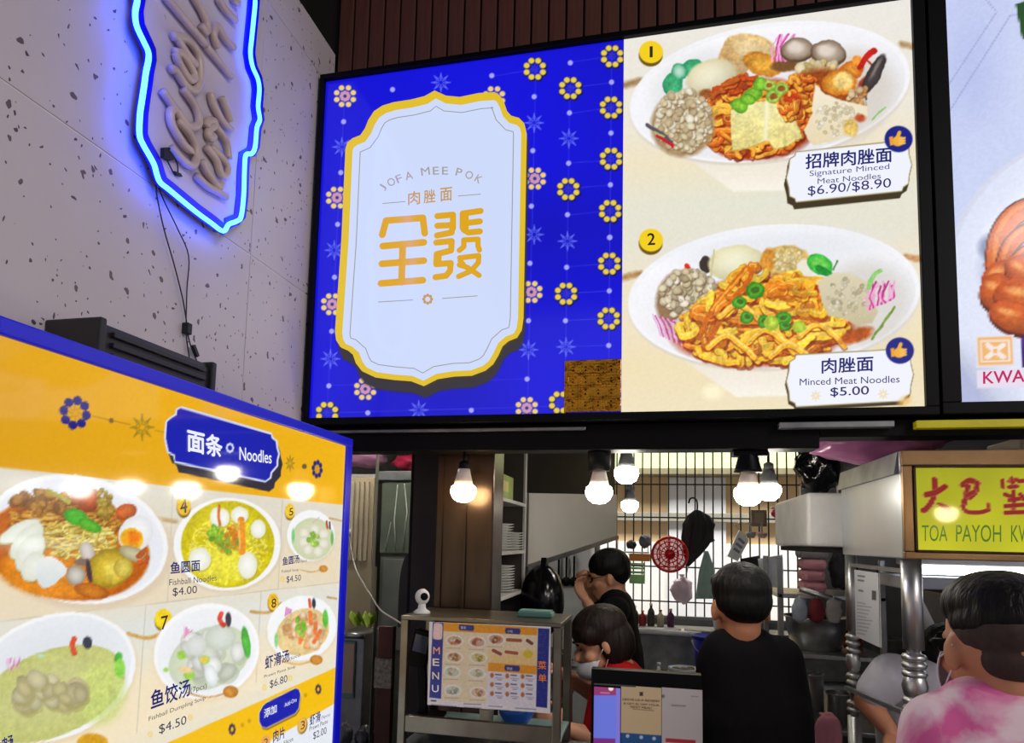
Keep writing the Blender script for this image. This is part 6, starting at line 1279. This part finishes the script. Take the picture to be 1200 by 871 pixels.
sh_ = thing('louvre_panel', 'cream ribbed shutter panel at the far edge of the menu board', 'shutter', at(425, 660, 3.0)); A, B = pxbox(404, 560, 439, 664, 3.0, .03)
MB().box(A, B, .003).build('panel', mat('cream_panel', (186, 170, 136), .5), sh_)
for k in range(4): x = A[0] + .02 + k * (B[0] - A[0] - .03) / 4; MB().box((x, 2.985, A[2] + .03), (x + .017, 2.9995, B[2] - .02), .003).build('rib', mat('cream_rib', (204, 190, 160) if k % 2 else (204, 190, 160), .5), sh_)
A, B = pxbox(404, 664, 439, 720, 3.0, .03, 0); MB().box(A, (B[0], B[1], B[2] - .002)).build('lower_panel', mat('cream_panel', (186, 170, 136), .5), sh_)
A, B = pxbox(434, 553, 441, 700, 2.9, .03, 0); struct(MB().box(A, (B[0], B[1], 2.62), .002).build('trim_11', M_STEEL))
A, B = pxbox(490, 575, 498, 700, 3.75, .03, 0); lb = thing('lit_gap_sheet', 'pale blue sheet imitating the light in the gap between the cabinet and the dark post', 'panel', A); MB().box(A, B).build('gap_sheet', mat('pale_blue', (170, 196, 206), .5), lb); MB().box((A[0], 3.74, B[2] + .0004), (B[0], 3.79, B[2] + .02)).build('gap_cap', M_STEEL2, lb)  # light in the gap, put in as a pale blue sheet
A, B = pxbox(498, 545, 516, 700, 2.45, .06, 0); struct(MB().box(A, (B[0], B[1], 2.62), .003).build('trim_12', mat('dark_brown_post', (52, 38, 30), .4)))
struct(MB().box((-1.9, 2.3, 2.40), (-.72, 2.36, 2.46)).build('trim_13', M_OFFW))
A = at(404, 549, 3.32); B = at(441, 549, 3.32); struct(MB().box((-1.899, 3.32, A[2] - .05), (B[0], 3.7, A[2] - .032)).build('trim_14', M_OFFW))
poly_bag('plastic_bag', (at(422, 541, 3.4)[0], 3.45, at(432, 541, 3.4)[2] + .02), (.13, .1, .05), (160, 110, 140), 'mauve plastic bundle on the grey-green cabinet near the menu board', seed=61, rough=.3, knot=False)
poly_bag('plastic_bag', (at(478, 546, 3.4)[0], 3.45, at(472, 546, 3.4)[2] + .02), (.10, .09, .045), (150, 30, 60), 'crimson plastic bundle on the grey-green cabinet near the pillar', seed=62, rough=.3, knot=False)
# black chair back
ch_ = thing('office_chair', 'black padded chair back standing behind the glass case', 'chair', (at(482, 720, 2.62)[0], 2.62, 0)); O = smooth_line([(466, 735), (467, 700), (470, 668), (477, 650), (490, 648), (499, 656), (500, 690), (499, 735)], 5)
MB().prism([at(x, y, 2.58) for x, y in O], (0, .05, 0)).build('backrest', mat('black_leather', (24, 22, 22), .35, 0, .1, 20, bump=.2), ch_)
cx_ = at(484, 735, 2.6)[0]; zb2 = at(484, 735, 2.6)[2]; MB().box((cx_ - .03, 2.60, .5), (cx_ + .03, 2.62, zb2 + .05)).build('back_support', M_BLACK, ch_); MB().box((cx_ - .15, 2.62, .44), (cx_ + .06, 2.98, .5), .02).build('seat', MATS['black_leather'], ch_)
for dx in (-.13, .04):
    for dy in (2.65, 2.95): MB().tube([(cx_ + dx, dy, .44), (cx_ + dx, dy, .0005)], .014, 8).build('leg', M_STEEL, ch_)
# brown partition with speckled patch
pt = thing('wood_partition', 'brown wooden partition with a speckled square patch beside the glass case', 'partition', at(449, 871, 2.3)); A, B = pxbox(438, 735, 461, 871, 2.3, .03, 0)
MB().box(A, B, .002).build('board', mat('red_brown_wood', (86, 46, 34), .5, 0, .25, 16), pt); A2, B2 = pxbox(438, 773, 459, 806, 2.29, .0098); MB().box(A2, B2).build('speckled_tile', mat('speckle_tile', (150, 142, 124), .4, 0, .5, 90), pt); A2, B2 = pxbox(432, 735, 438, 871, 2.3, .03, 0); MB().box(A2, (B2[0] - .0005, B2[1], B2[2])).build('steel_edge', M_STEEL, pt)
# vegetable cooler
vc = thing('drinks_cooler', 'low steel cooler with a beige rounded door panel behind the menu board', 'cooler', at(412, 850, 2.75)); A, B = pxbox(394, 742, 428, 836, 2.75, .2, 0)
MB().box(A, B, .006).build('cooler_body', M_STEEL2, vc); A2, B2 = pxbox(397, 752, 417, 818, 2.74, .0095); MB().box(A2, B2, .004).build('door_panel', mat('teal_edge', (120, 150, 150), .4), vc); A3, B3 = pxbox(398.5, 755, 415.5, 812, 2.735, .0048); MB().box(A3, B3, .002).build('printed_panel', mat('beige_panel', (206, 176, 150), .4), vc); MB().tube([(A[0], 2.74, B[2] - .012), (B[0], 2.74, B[2] - .012)], .014, 10).build('top_rail', M_STEEL, vc)
c = vec(((A[0] + B[0]) / 2, 2.85, B[2] + .0005)); vg = thing('leafy_greens', 'bunch of lime green leaves on top of the steel cooler', 'vegetables', c)
for k in range(14):
    a = random.uniform(0, 6.28); l = random.uniform(.06, .10); d = vec((math.cos(a) * .5, math.sin(a) * .5, .8)); pz = c + (random.uniform(-.04, .04), random.uniform(-.04, .04), .01)
    s_ = np.cross(d, (0, 0, 1)); s_ /= np.linalg.norm(s_); MB().add([pz, pz + d * l * .5 + s_ * .02, pz + d * l, pz + d * l * .5 - s_ * .02, pz + d * l * .5 + (0, 0, .008)], [(0, 1, 4), (1, 2, 4), (2, 3, 4), (3, 0, 4)]).build('leaf', mat('lime_leaf', (150, 176, 40), .5, 0, .2), vg)
cw = thing('power_cord', 'white cord looping down from the shutter panel to the glass case', 'cord', at(485, 785, 2.25)); MB().tube([at(x, y, yy) for x, y, yy in smooth_line([(409, 628, 2.98), (416, 664, 2.9), (426, 684, 2.8), (436, 700, 2.65), (447, 716, 2.5), (464, 727, 2.3), (472, 733, 2.1), (474, 742, 2.037), (473, 760, 2.037), (474, 775, 2.037)], 6)], .0035, 8).build('cable', M_OFFW, cw); MB().lathe(at(409, 628, 2.975), [(.008, 0), (.008, .03)], 10).build('plug', M_WHITE, cw)
for k, (x, y, col, lab) in enumerate(((402, 862, (110, 112, 118), 'grey plastic bag slumped in front of the steel cooler'), (427, 866, (60, 60, 66), 'dark plastic bag slumped beside the grey bag below the cooler'))): poly_bag('plastic_bag', at(x, y, 2.5), (.036, .045, .05), col, lab, seed=70 + k, knot=False, rough=.2)
lt = thing('low_table', 'low dark table carrying the slumped plastic bags', 'table', at(412, 890, 2.5)); zt2 = at(412, 866, 2.5)[2] - .075; A = at(392, 880, 2.5); B = at(434, 880, 2.5); MB().box((A[0], 2.42, zt2 - .03), (B[0], 2.6, zt2), .004).build('table_top', M_DARK, lt)
for x in (A[0] + .02, B[0] - .02):
    for y in (2.44, 2.58): MB().box((x - .01, y - .01, .0005), (x + .01, y + .01, zt2 - .0302)).build('leg', M_DARK, lt)

# ================================================================== KITCHEN BEHIND THE CASE
ks_ = thing('cooking_station', 'stainless cooking station along the left side of the stall', 'stove', (-.65, 3.4, 0))
MB().box((-1.2, 3.06, 1.0), (-.42, 3.80, 1.06), .005).build('worktop', M_STEEL2, ks_); MB().box((-1.18, 3.08, 0), (-.45, 3.78, .999)).build('station_body', M_STEEL2, ks_)
def pot(c, r, h, label, dark=False):
    t = thing('stock_pot', label, 'pot', c); mm = M_BLACK if dark else M_STEEL
    MB().lathe(c, [(r * .96, 0), (r, .01), (r, h), (r * 1.04, h + .003), (r * .95, h), (r * .94, .01)], 28).build('pot_body', mm, t)
    for sx in (-1, 1): MB().tube([vec(c) + (sx * r, -.03, h * .8), vec(c) + (sx * (r + .03), -.03, h * .82), vec(c) + (sx * (r + .03), .03, h * .82), vec(c) + (sx * r, .03, h * .8)], .005, 8).build('handle', mm, t)
c = vec((at(668, 760, 3.25)[0] - .14, 3.25, 1.0605)); pot(c, .13, .2, 'large steel stock pot on the cooking station behind the woman in red')
c = vec((-.75, 3.62, 1.0605)); pot(c, .14, .22, 'sooty black pot at the far end of the cooking station', True)
# black dome pot lid hanging beside the cabinet
dm = thing('wok', 'shiny black wok hanging upright beside the shelf unit', 'wok', at(635, 735, 2.72)); cdm = at(636, 704, 2.74)
MB().lathe(cdm, [(.15, -.01), (.148, 0), (.13, .04), (.08, .075), (.02, .088), (.001, .089)], 32, axis=(.35, -.9, .1), sq=(.62, 1)).build('wok_bowl', mat('seasoned_iron', (18, 18, 20), .18, .4), dm); MB().bar(cdm + (0, 0, .13), cdm + (0, .02, .17), .022).build('handle', M_BLACK, dm)
# white refrigerator with utensils on its side
A, B = pxbox(640, 640, 692, 800, 4.3, .5, 0); rf = thing('refrigerator', 'white refrigerator with black utensils hung on its front', 'refrigerator', ((A[0] + B[0]) / 2, 4.55, 0))
A = (A[0], 4.3, 0); B = (B[0], 4.6, B[2]); MB().box((A[0], 4.33, 0.0), B, .01).build('fridge_body', M_WHITE, rf); fd = MB().box((A[0], 4.305, 1.0), (B[0], 4.329, B[2]), .006).build('door', M_WHITE, rf); MB().box((B[0] - .04, 4.28, 1.4), (B[0] - .025, 4.304, 1.6), .003).build('handle', M_STEEL, fd)
for k, x in enumerate((655, 664, 673)):
    c = at(x, 652, 4.27); t = thing('ladle', ('black ladle hung nearest the shelf unit on the white refrigerator', 'middle black ladle on the white refrigerator front', 'black ladle hung nearest the cook on the white refrigerator')[k], 'ladle', c - (0, 0, .14)); MB().bar(c, c - (0, 0, .14), .012).build('handle', M_BLACK, t); MB().ell(c - (0, 0, .16), (.03, .014, .03), 14, 8).build('bowl', M_BLACK, t); MB().tube([c, c + (0, .02, .012), c + (0, .024, -.002)], .003, 6).build('hook', M_STEEL, t)

def ceiling_tube(x, y, l, e, label):
    t = thing('ceiling_tube_light', label, 'light', (x, y, 2.54)); MB().box((x - l / 2, y - .03, 2.575), (x + l / 2, y + .03, 2.6195), .004).build('fixture', M_WHITE, t)
    MB().tube([(x - l / 2 + .02, y, 2.555), (x + l / 2 - .02, y, 2.555)], .014, 10).build('tube', glow('ceiling_tube_%d' % e, (1.0, .96, .88), e), t)
ceiling_tube(-1.25, 2.72, .6, 110, 'added unseen ceiling tube brightening the area by the grey-green cabinet'); ceiling_tube(.35, 3.35, 1.1, 26, 'added unseen ceiling tube brightening the middle of the stall')  # unseen tubes, added to brighten the stall interior
# ================================================================== PENDANT BULBS OVER THE AISLE (right of the view; seen mirrored in the yellow sign)
for c, lab in (((1.06, 1.02, 1.93), 'bare bulb hanging over the aisle before the yellow sign'), ((1.62, .98, 1.93), 'bare bulb hanging over the aisle farther along the yellow sign')): bulb(c, .038, lab, M_WARM, M_COLLAR, 4.599)

# ================================================================== PEOPLE
def rot_from(fwd, up=(0, 0, 1)):
    f = vec(fwd); f /= np.linalg.norm(f); r = np.cross(f, vec(up)); r /= np.linalg.norm(r); u = np.cross(r, f)
    return np.stack([r, f, u], 1)                        # columns: right, forward, up
def caps(mb, p, q, r1, r2, n=14):
    p, q = vec(p), vec(q); d = q - p; L = np.linalg.norm(d); d /= max(L, 1e-6); pts, rr = [], []
    for t in np.linspace(-math.pi / 2 * .97, 0, 5): pts.append(p + d * r1 * math.sin(t)); rr.append(max(r1 * math.cos(t), 1e-3))
    for t in np.linspace(0, math.pi / 2 * .97, 5): pts.append(q + d * r2 * math.sin(t)); rr.append(max(r2 * math.cos(t), 1e-3))
    mb.tube(pts, rr, n)
def fuse(mb, name, material, parent, voxel=.008, it=4, noise=0.0):
    o = mb.build(name, material, parent)
    m_ = o.modifiers.new('remesh', 'REMESH'); m_.mode = 'VOXEL'; m_.voxel_size = voxel; m_.use_smooth_shade = True
    s = o.modifiers.new('smooth', 'SMOOTH'); s.iterations = it; s.factor = .5
    bpy.context.view_layer.update(); dg = bpy.context.evaluated_depsgraph_get()
    me = bpy.data.meshes.new_from_object(o.evaluated_get(dg)); old = o.data; o.modifiers.clear(); o.data = me; bpy.data.meshes.remove(old); me.name = name
    if not me.materials: me.materials.append(material)
    return o
def tshirt_mat(key, col, rough=.85): return mat(key, col, rough, 0, .18, 7, bump=.35, spec=.12)
SKIN = mat('skin', (186, 126, 92), .55, 0, .06, 12); SKIN2 = mat('skin_light', (206, 150, 116), .55, 0, .06, 12)
HAIR = mat('black_hair', (12, 10, 10), .5, 0, .3, 60, bump=.8, spec=.2, stretch=(1, 1, .15)); HAIRB = mat('brown_hair', (30, 20, 17), .5, 0, .3, 60, bump=.8, spec=.2, stretch=(1, 1, .15))
def head_into(mb, c, R, s=1.0):
    T = lambda x, y, z: vec(c) + R @ (vec((x, y, z)) * s)
    E_ = lambda x, y, z, a, b, d: mb.ell(T(x, y, z), vec((a, b, d)) * s, 18, 12, R)
    E_(0, -.012, .022, .074, .095, .096); E_(0, .022, -.045, .060, .068, .070); E_(0, .042, -.092, .036, .038, .028); E_(0, .062, .018, .055, .03, .022)
    E_(0, .094, -.022, .011, .016, .024); E_(0, .1, -.034, .015, .013, .011); E_(0, .08, -.066, .023, .012, .007); E_(0, .078, -.076, .02, .012, .006)
    for sx in (-1, 1): E_(sx * .078, -.006, -.012, .010, .020, .032); E_(sx * .04, .06, -.03, .022, .022, .02)
def face_parts(c, R, parent, s=1.0, brow=HAIR):
    T = lambda x, y, z: vec(c) + R @ (vec((x, y, z)) * s)
    for sx in (-1, 1):
        MB().ell(T(sx * .031, .0805, .0), vec((.013, .007, .005)) * s, 12, 8, R).build('eye', mat('eye_dark', (52, 40, 36), .3), parent)
        MB().ell(T(sx * .032, .088, .022), vec((.02, .006, .004)) * s, 12, 6, R).build('eyebrow', brow, parent)
    MB().ell(T(0, .0905, -.071), vec((.02, .005, .005)) * s, 12, 6, R).build('lips', mat('lips', (160, 84, 74), .45), parent)
def hand_into(mb, w, d, palm_n, s=1.0, curl=.5, side=1):
    """wrist point, direction of the fingers, palm normal"""
    d = vec(d) / np.linalg.norm(d); n = vec(palm_n); n = n - d * (n @ d); n /= np.linalg.norm(n); x = np.cross(d, n) * side
    mb.ell(vec(w) + d * .045 * s, vec((.040, .050, .016)) * s, 14, 10, np.stack([x, d, n], 1))
    for i, (o_, L) in enumerate(((-.028, .070), (-.010, .080), (.009, .075), (.026, .058))):
        b = vec(w) + d * .082 * s + x * o_ * s; a1 = curl * .6; k1 = b + (d * math.cos(a1) + n * math.sin(a1)) * L * .45 * s; a2 = curl * 1.5; k2 = k1 + (d * math.cos(a2) + n * math.sin(a2)) * L * .32 * s; a3 = curl * 2.1; k3 = k2 + (d * math.cos(a3) + n * math.sin(a3)) * L * .25 * s
        caps(mb, b - d * .02 * s, k1, .0095 * s, .009 * s, 8); caps(mb, k1, k2, .009 * s, .0082 * s, 8); caps(mb, k2, k3, .0082 * s, .0072 * s, 8)
    b = vec(w) + d * .03 * s - x * .034 * s; k1 = b + (d * .7 - x * .6 + n * .3) * .042 * s; k2 = k1 + (d * .9 - x * .1 + n * .4) * .034 * s
    caps(mb, b, k1, .012 * s, .0105 * s, 8); caps(mb, k1, k2, .0105 * s, .0085 * s, 8)
def person(label, J, skin, shirt, pants, head_fwd, head_up=(0, 0, 1), hs=1.0, sleeve=.75, face=True, hair=None, hands=True, girth=1.0, palm=((0, 0, -1), (0, 0, -1)), curl=(.5, .5), trans=None):
    t = thing('person', label, 'person', (J['pelvis'][0], J['pelvis'][1], 0)); R = rot_from(head_fwd, head_up)
    for k in J: J[k] = vec(J[k])
    sh = J['shl'] - J['shr']; shn = sh / np.linalg.norm(sh)
    mb = MB(); head_into(mb, J['head'], R, hs)
    nb = J['head'] + R @ vec((0, -.03, -.06)) * hs
    caps(mb, J['neck'], nb, .058, .052)
    def torso(mb, e, arms=1.0, waist=True):
        caps(mb, J['shr'] - shn * 0, J['shl'], .052 + e, .052 + e)
        for k_ in (-.55, 0, .55): caps(mb, J['chest'] + shn * .13 * k_ * girth, J['neck'] + shn * .07 * k_ - (0, 0, .04), .105 * girth + e, .07 + e)
        for k_ in (-.6, 0, .6): caps(mb, J['pelvis'] + shn * .14 * k_ * girth, J['chest'] + shn * .15 * k_ * girth, .11 * girth + e, .105 * girth + e)
    torso(mb, 0)
    for s_ in 'lr':
        S, El, Wr = J['sh' + s_], J['el' + s_], J['wr' + s_]
        caps(mb, S, El, .050, .040); caps(mb, El, Wr, .040, .027)
        if hands: hand_into(mb, Wr, Wr - El if ('hd' + s_) not in J else J['hd' + s_], palm[0 if s_ == 'l' else 1], 1.0, curl[0 if s_ == 'l' else 1], 1 if s_ == 'l' else -1)
        hp_ = J['pelvis'] + (shn * (.09 if s_ == 'l' else -.09)); kn = vec((hp_[0], hp_[1], .5)) + J.get('knee', vec((0, 0, 0))); an = vec((hp_[0], hp_[1], .09))
        caps(mb, hp_, kn, .085, .058); caps(mb, kn, an, .056, .04); caps(mb, an - (0, 0, .045), an + rot_from((head_fwd[0], head_fwd[1], 0)) @ vec((0, .14, -.05)), .04, .032)
    body = fuse(mb, 'body', skin, t, .0065, 4)
    cl = MB(); torso(cl, .016)
    for s_ in 'lr':
        S, El = J['sh' + s_], J['el' + s_]; Wr = J['wr' + s_]
        if sleeve <= 1: caps(cl, S, S + (El - S) * sleeve, .074, .064)
        else: caps(cl, S, El, .072, .056); caps(cl, El, El + (Wr - El) * (sleeve - 1), .056, .042)
    fuse(cl, 'shirt', shirt, t, .010, 5)
    pn = MB()
    for s_ in 'lr':
        hp_ = J['pelvis'] + (shn * (.09 if s_ == 'l' else -.09)); kn = vec((hp_[0], hp_[1], .5)) + J.get('knee', vec((0, 0, 0))); an = vec((hp_[0], hp_[1], .11))
        caps(pn, hp_ - (0, 0, .02), kn, .105, .076); caps(pn, kn, an, .074, .06)
    caps(pn, J['pelvis'] - shn * .07 - (0, 0, .03), J['pelvis'] + shn * .07 - (0, 0, .03), .118, .118)
    fuse(pn, 'trousers', pants, t, .014, 4)
    if face: face_parts(J['head'], R, body, hs)
    if hair: hair(t, J['head'], R, hs)
    return t, R
def hair_short(m_, top=1.0, nape=-.045, puff=0.0):
    def f(t, c, R, s):
        T = lambda x, y, z: vec(c) + R @ (vec((x, y, z)) * s); mb = MB()
        E_ = lambda x, y, z, a, b, d: mb.ell(T(x, y, z), vec((a, b, d)) * s, 22, 14, R)
        E_(0, -.018, .055 + puff * .4, .083 + puff, .1 + puff, .076 * top + puff); E_(0, -.05, .02, .074 + puff, .066 + puff, .07); E_(0, -.056, nape + .04, .06, .046, .045)
        for sx in (-1, 1): E_(sx * .063, -.036, .022, .017 + puff * .5, .04, .036); E_(sx * .045, .03, .075, .032, .035, .028)
        E_(0, .045, .086, .05, .034, .024)
        fuse(mb, 'hair', m_, t, .006, 2)
    return f
def hair_fade(m_):
    def f(t, c, R, s):
        T = lambda x, y, z: vec(c) + R @ (vec((x, y, z)) * s); mb = MB()
        E_ = lambda x, y, z, a, b, d: mb.ell(T(x, y, z), vec((a, b, d)) * s, 22, 14, R)
        E_(0, -.014, .074, .080, .098, .060); E_(0, -.05, .055, .073, .066, .05); E_(0, .045, .09, .05, .034, .026)
        for sx in (-1, 1): E_(sx * .058, -.03, .045, .022, .05, .03)
        fuse(mb, 'hair', m_, t, .006, 2)
        mb = MB(); E_(0, -.030, .030, .0775, .085, .062); E_(0, -.05, -.01, .06, .05, .05); fuse(mb, 'clipped_hair', mat('clipped_hair', (52, 36, 30), .7, 0, .3, 60), t, .006, 2)
    return f
def hair_bob(m_):
    def f(t, c, R, s):
        T = lambda x, y, z: vec(c) + R @ (vec((x, y, z)) * s); mb = MB()
        E_ = lambda x, y, z, a, b, d: mb.ell(T(x, y, z), vec((a, b, d)) * s, 22, 14, R)
        E_(0, -.014, .05, .086, .108, .085); E_(0, -.055, -.01, .083, .075, .095); 
        for sx in (-1, 1): E_(sx * .07, -.03, -.015, .018, .05, .07); E_(sx * .062, .035, .045, .022, .045, .035)
        E_(0, .068, .07, .055, .025, .024)
        fuse(mb, 'hair', m_, t, .006, 2)
    return f
def mask(t, c, R, s=1.0, z0=-.05, y0=.0, size=1.0):
    T = lambda x, y, z: vec(c) + R @ (vec((x, y, z)) * s); P = []; nu, nv = 9, 7
    for i in range(nu):
        for j in range(nv):
            u, v = (i / (nu - 1) - .5) * 2, (j / (nv - 1) - .5) * 2
            P.append(T(u * .070, y0 + .130 - .066 * u * u - .018 * v * v, z0 + v * .040 * size))
    mk_ = MB().sheet(P, nu, nv).build('face_mask', mat('mask_white', (214, 220, 226), .7), t, mods=(('SOLIDIFY', dict(thickness=.003)),))
    for sx in (-1, 1): MB().tube([T(sx * .066, y0 + .056, z0 + .03), T(sx * .08, .01, -.01), T(sx * .082, -.018, .005), T(sx * .08, -.01, -.03), T(sx * .066, y0 + .056, z0 - .03)], .0016, 6).build('ear_loop', mat('mask_white', (214, 220, 226), .7), mk_)
BLK = tshirt_mat('black_tee', (16, 15, 17)); TRO = tshirt_mat('dark_trousers', (34, 34, 40))

# server in a black tee, back to the aisle
Y0 = 2.27
hd = at(867, 712, Y0)
J = dict(head=hd, neck=at(867, 752, Y0 - .01), shl=at(843, 778, Y0 - .01), shr=at(913, 772, Y0 + .02))
J['chest'] = at(880, 835, Y0 + .01); J['pelvis'] = vec((J['chest'][0] + .01, Y0 + .02, .98))
J['ell'] = at(838, 858, Y0 + .05); J['wrl'] = J['ell'] + vec((.02, .22, .02)); J['elr'] = at(930, 838, Y0 + .02); J['wrr'] = J['elr'] + vec((.02, .2, -.08))
t1, R1 = person('server seen from behind in a plain black T-shirt with short black hair', J, SKIN, BLK, TRO, (-.22, 1, -.05), hs=1.06, sleeve=.8, hair=hair_short(HAIR, 1.05, -.045, .002), girth=.88)

# cook at the back in black, turned to the stove
Y0 = 3.55
hd = at(712, 676, Y0)
J = dict(head=hd, neck=at(722, 700, Y0), shl=at(721, 716, Y0 - .14), shr=at(729, 712, Y0 + .14))
J['chest'] = at(729, 765, Y0); J['pelvis'] = vec((J['chest'][0] + .02, Y0, .95))
J['ell'] = at(706, 738, Y0 - .18); J['wrl'] = at(688, 706, Y0 - .14); J['elr'] = at(708, 730, Y0 + .14); J['wrr'] = at(690, 690, Y0 + .06)
t2, R2 = person('cook in a black top with raised hand at the stove, turned sideways', J, SKIN2, tshirt_mat('black_top', (17, 17, 20)), TRO, (-1, -.12, -.18), hs=1.02, sleeve=1.55, hair=hair_short(HAIR, 1.05, -.05, .008), girth=.82, curl=(.9, .9), palm=((0, 0, 1), (0, -1, 0)))
for sx in (-1, 1): MB().tube([J['head'] + R2 @ vec((sx * .034 + .024 * math.cos(a), .1 - .02 * abs(math.cos(a)), .002 + .017 * math.sin(a))) for a in np.linspace(0, 6.283, 15)[:-1]], .002, 6, True).build('glasses_rim', M_BLACK, t2); MB().tube([J['head'] + R2 @ vec((sx * .058, .085, .006)), J['head'] + R2 @ vec((sx * .079, -.005, .01))], .002, 6).build('glasses_arm', M_BLACK, t2)

# woman in red bending over the counter
Y0 = 2.52
hd = at(703, 752, Y0)
J = dict(head=hd, neck=at(726, 785, Y0 + .02), shl=at(716, 812, Y0 - .13), shr=at(738, 800, Y0 + .17))
J['chest'] = at(745, 850, Y0 + .03); J['pelvis'] = vec((J['chest'][0] + .1, Y0 + .03, .92))
J['ell'] = at(700, 866, Y0 - .17); J['wrl'] = at(668, 856, Y0 - .2); J['elr'] = at(694, 810, Y0 + .12); J['wrr'] = at(660, 790, Y0 + .08)
RED = tshirt_mat('red_shirt', (170, 24, 26))
t3, R3 = person('woman in a red shirt with a mask under her chin, bending to the counter', J, SKIN2, RED, TRO, (-1, -.32, -.38), hs=1.0, sleeve=.7, hair=hair_bob(HAIRB), girth=.8, curl=(.8, .7), palm=((0, 1, 0), (0, 0, -1)))
mask(t3, J['head'], R3, 1.0, -.078, -.012, .8)
hc = J['head'] + R3 @ vec((.09, -.06, -.035)); MB().bar(hc + R3 @ vec((0, -.02, -.004)), hc + R3 @ vec((0, .02, .004)), .008).build('hair_clip', M_PORC, t3)

# customer in tie-dye pink at the neighbour stall
Y0 = 1.42
hd = at(1168, 760, Y0)
J = dict(head=hd, neck=at(1182, 822, Y0 - .03), shl=at(1106, 860, Y0 - .02), shr=at(1290, 866, Y0 - .06))
J['chest'] = at(1196, 960, Y0 - .04); J['pelvis'] = vec((J['chest'][0] + .02, Y0 - .04, .96))
J['ell'] = at(1086, 990, Y0 + .0); J['wrl'] = J['ell'] + vec((.06, .2, .02)); J['elr'] = at(1310, 1000, Y0 - .04); J['wrr'] = J['elr'] + vec((-.06, .2, .02))
def tiedye():
    mm = bpy.data.materials.new('tie_dye'); mm.use_nodes = True; nt = mm.node_tree; b = nt.nodes['Principled BSDF']
    tc = nt.nodes.new('ShaderNodeTexCoord'); n = nt.nodes.new('ShaderNodeTexNoise'); n.inputs['Scale'].default_value = 6.5; n.inputs['Detail'].default_value = 5; n.inputs['Distortion'].default_value = .5; r = nt.nodes.new('ShaderNodeValToRGB')
    nt.links.new(tc.outputs['Object'], n.inputs['Vector']); nt.links.new(n.outputs['Fac'], r.inputs[0]); nt.links.new(r.outputs[0], b.inputs['Base Color']); b.inputs['Roughness'].default_value = .85
    e = r.color_ramp.elements; e[0].position = .47; e[0].color = L4((236, 214, 222)); e[1].position = .57; e[1].color = L4((220, 100, 160)); return mm
t4, R4 = person('customer from behind in a pink and white tie-dye T-shirt', J, SKIN, tiedye(), TRO, (-.14, 1, -.12), hs=1.06, sleeve=.8, hair=hair_fade(HAIR))
mask(t4, J['head'], R4, 1.06)
T4 = lambda x, y, z: J['head'] + R4 @ (vec((x, y, z)) * 1.06)
gl = MB().tube([T4(-.079, -.01, .012), T4(-.078, .05, .012), T4(-.06, .095, .008)], .0022, 6); gl.build('glasses_arm', M_BLACK, t4); MB().tube([T4(.079, -.01, .012), T4(.078, .05, .012), T4(.06, .095, .008)], .0022, 6).build('glasses_arm', M_BLACK, t4)
for sx in (-1, 1): MB().tube([T4(sx * .034 + .026 * math.cos(a), .1 - .02 * abs(math.cos(a)), .004 + .019 * math.sin(a)) for a in np.linspace(0, 6.283, 17)[:-1]], .0022, 6, True).build('glasses_rim', M_BLACK, t4)

# worker in white bending behind the turned posts
Y0 = 2.52
hd = at(1112, 782, Y0 - .02)
J = dict(head=hd, neck=at(1087, 786, Y0), shl=at(1040, 778, Y0 - .02), shr=at(1082, 806, Y0 + .2))
J['shl'] = at(1046, 792, Y0 - .06); J['shr'] = at(1080, 800, Y0 + .26)
J['chest'] = at(1072, 838, Y0 + .12); J['pelvis'] = vec((J['chest'][0] + .06, Y0 + .26, .90))
J['ell'] = at(1016, 822, Y0 - .04); J['wrl'] = at(1042, 856, Y0 - .12); J['elr'] = J['shr'] + vec((.16, .02, -.2)); J['wrr'] = J['elr'] + vec((.1, -.18, -.02))
t5, R5 = person('worker in a white T-shirt bending forward behind the turned posts', J, SKIN, tshirt_mat('white_tee', (196, 196, 206)), TRO, (.8, -.1, -.6), hs=.98, sleeve=.6, hair=hair_short(HAIR, 1.05, -.045, .004), girth=.88, curl=(.6, .6))

# ================================================================== LETTERING
flush_texts()
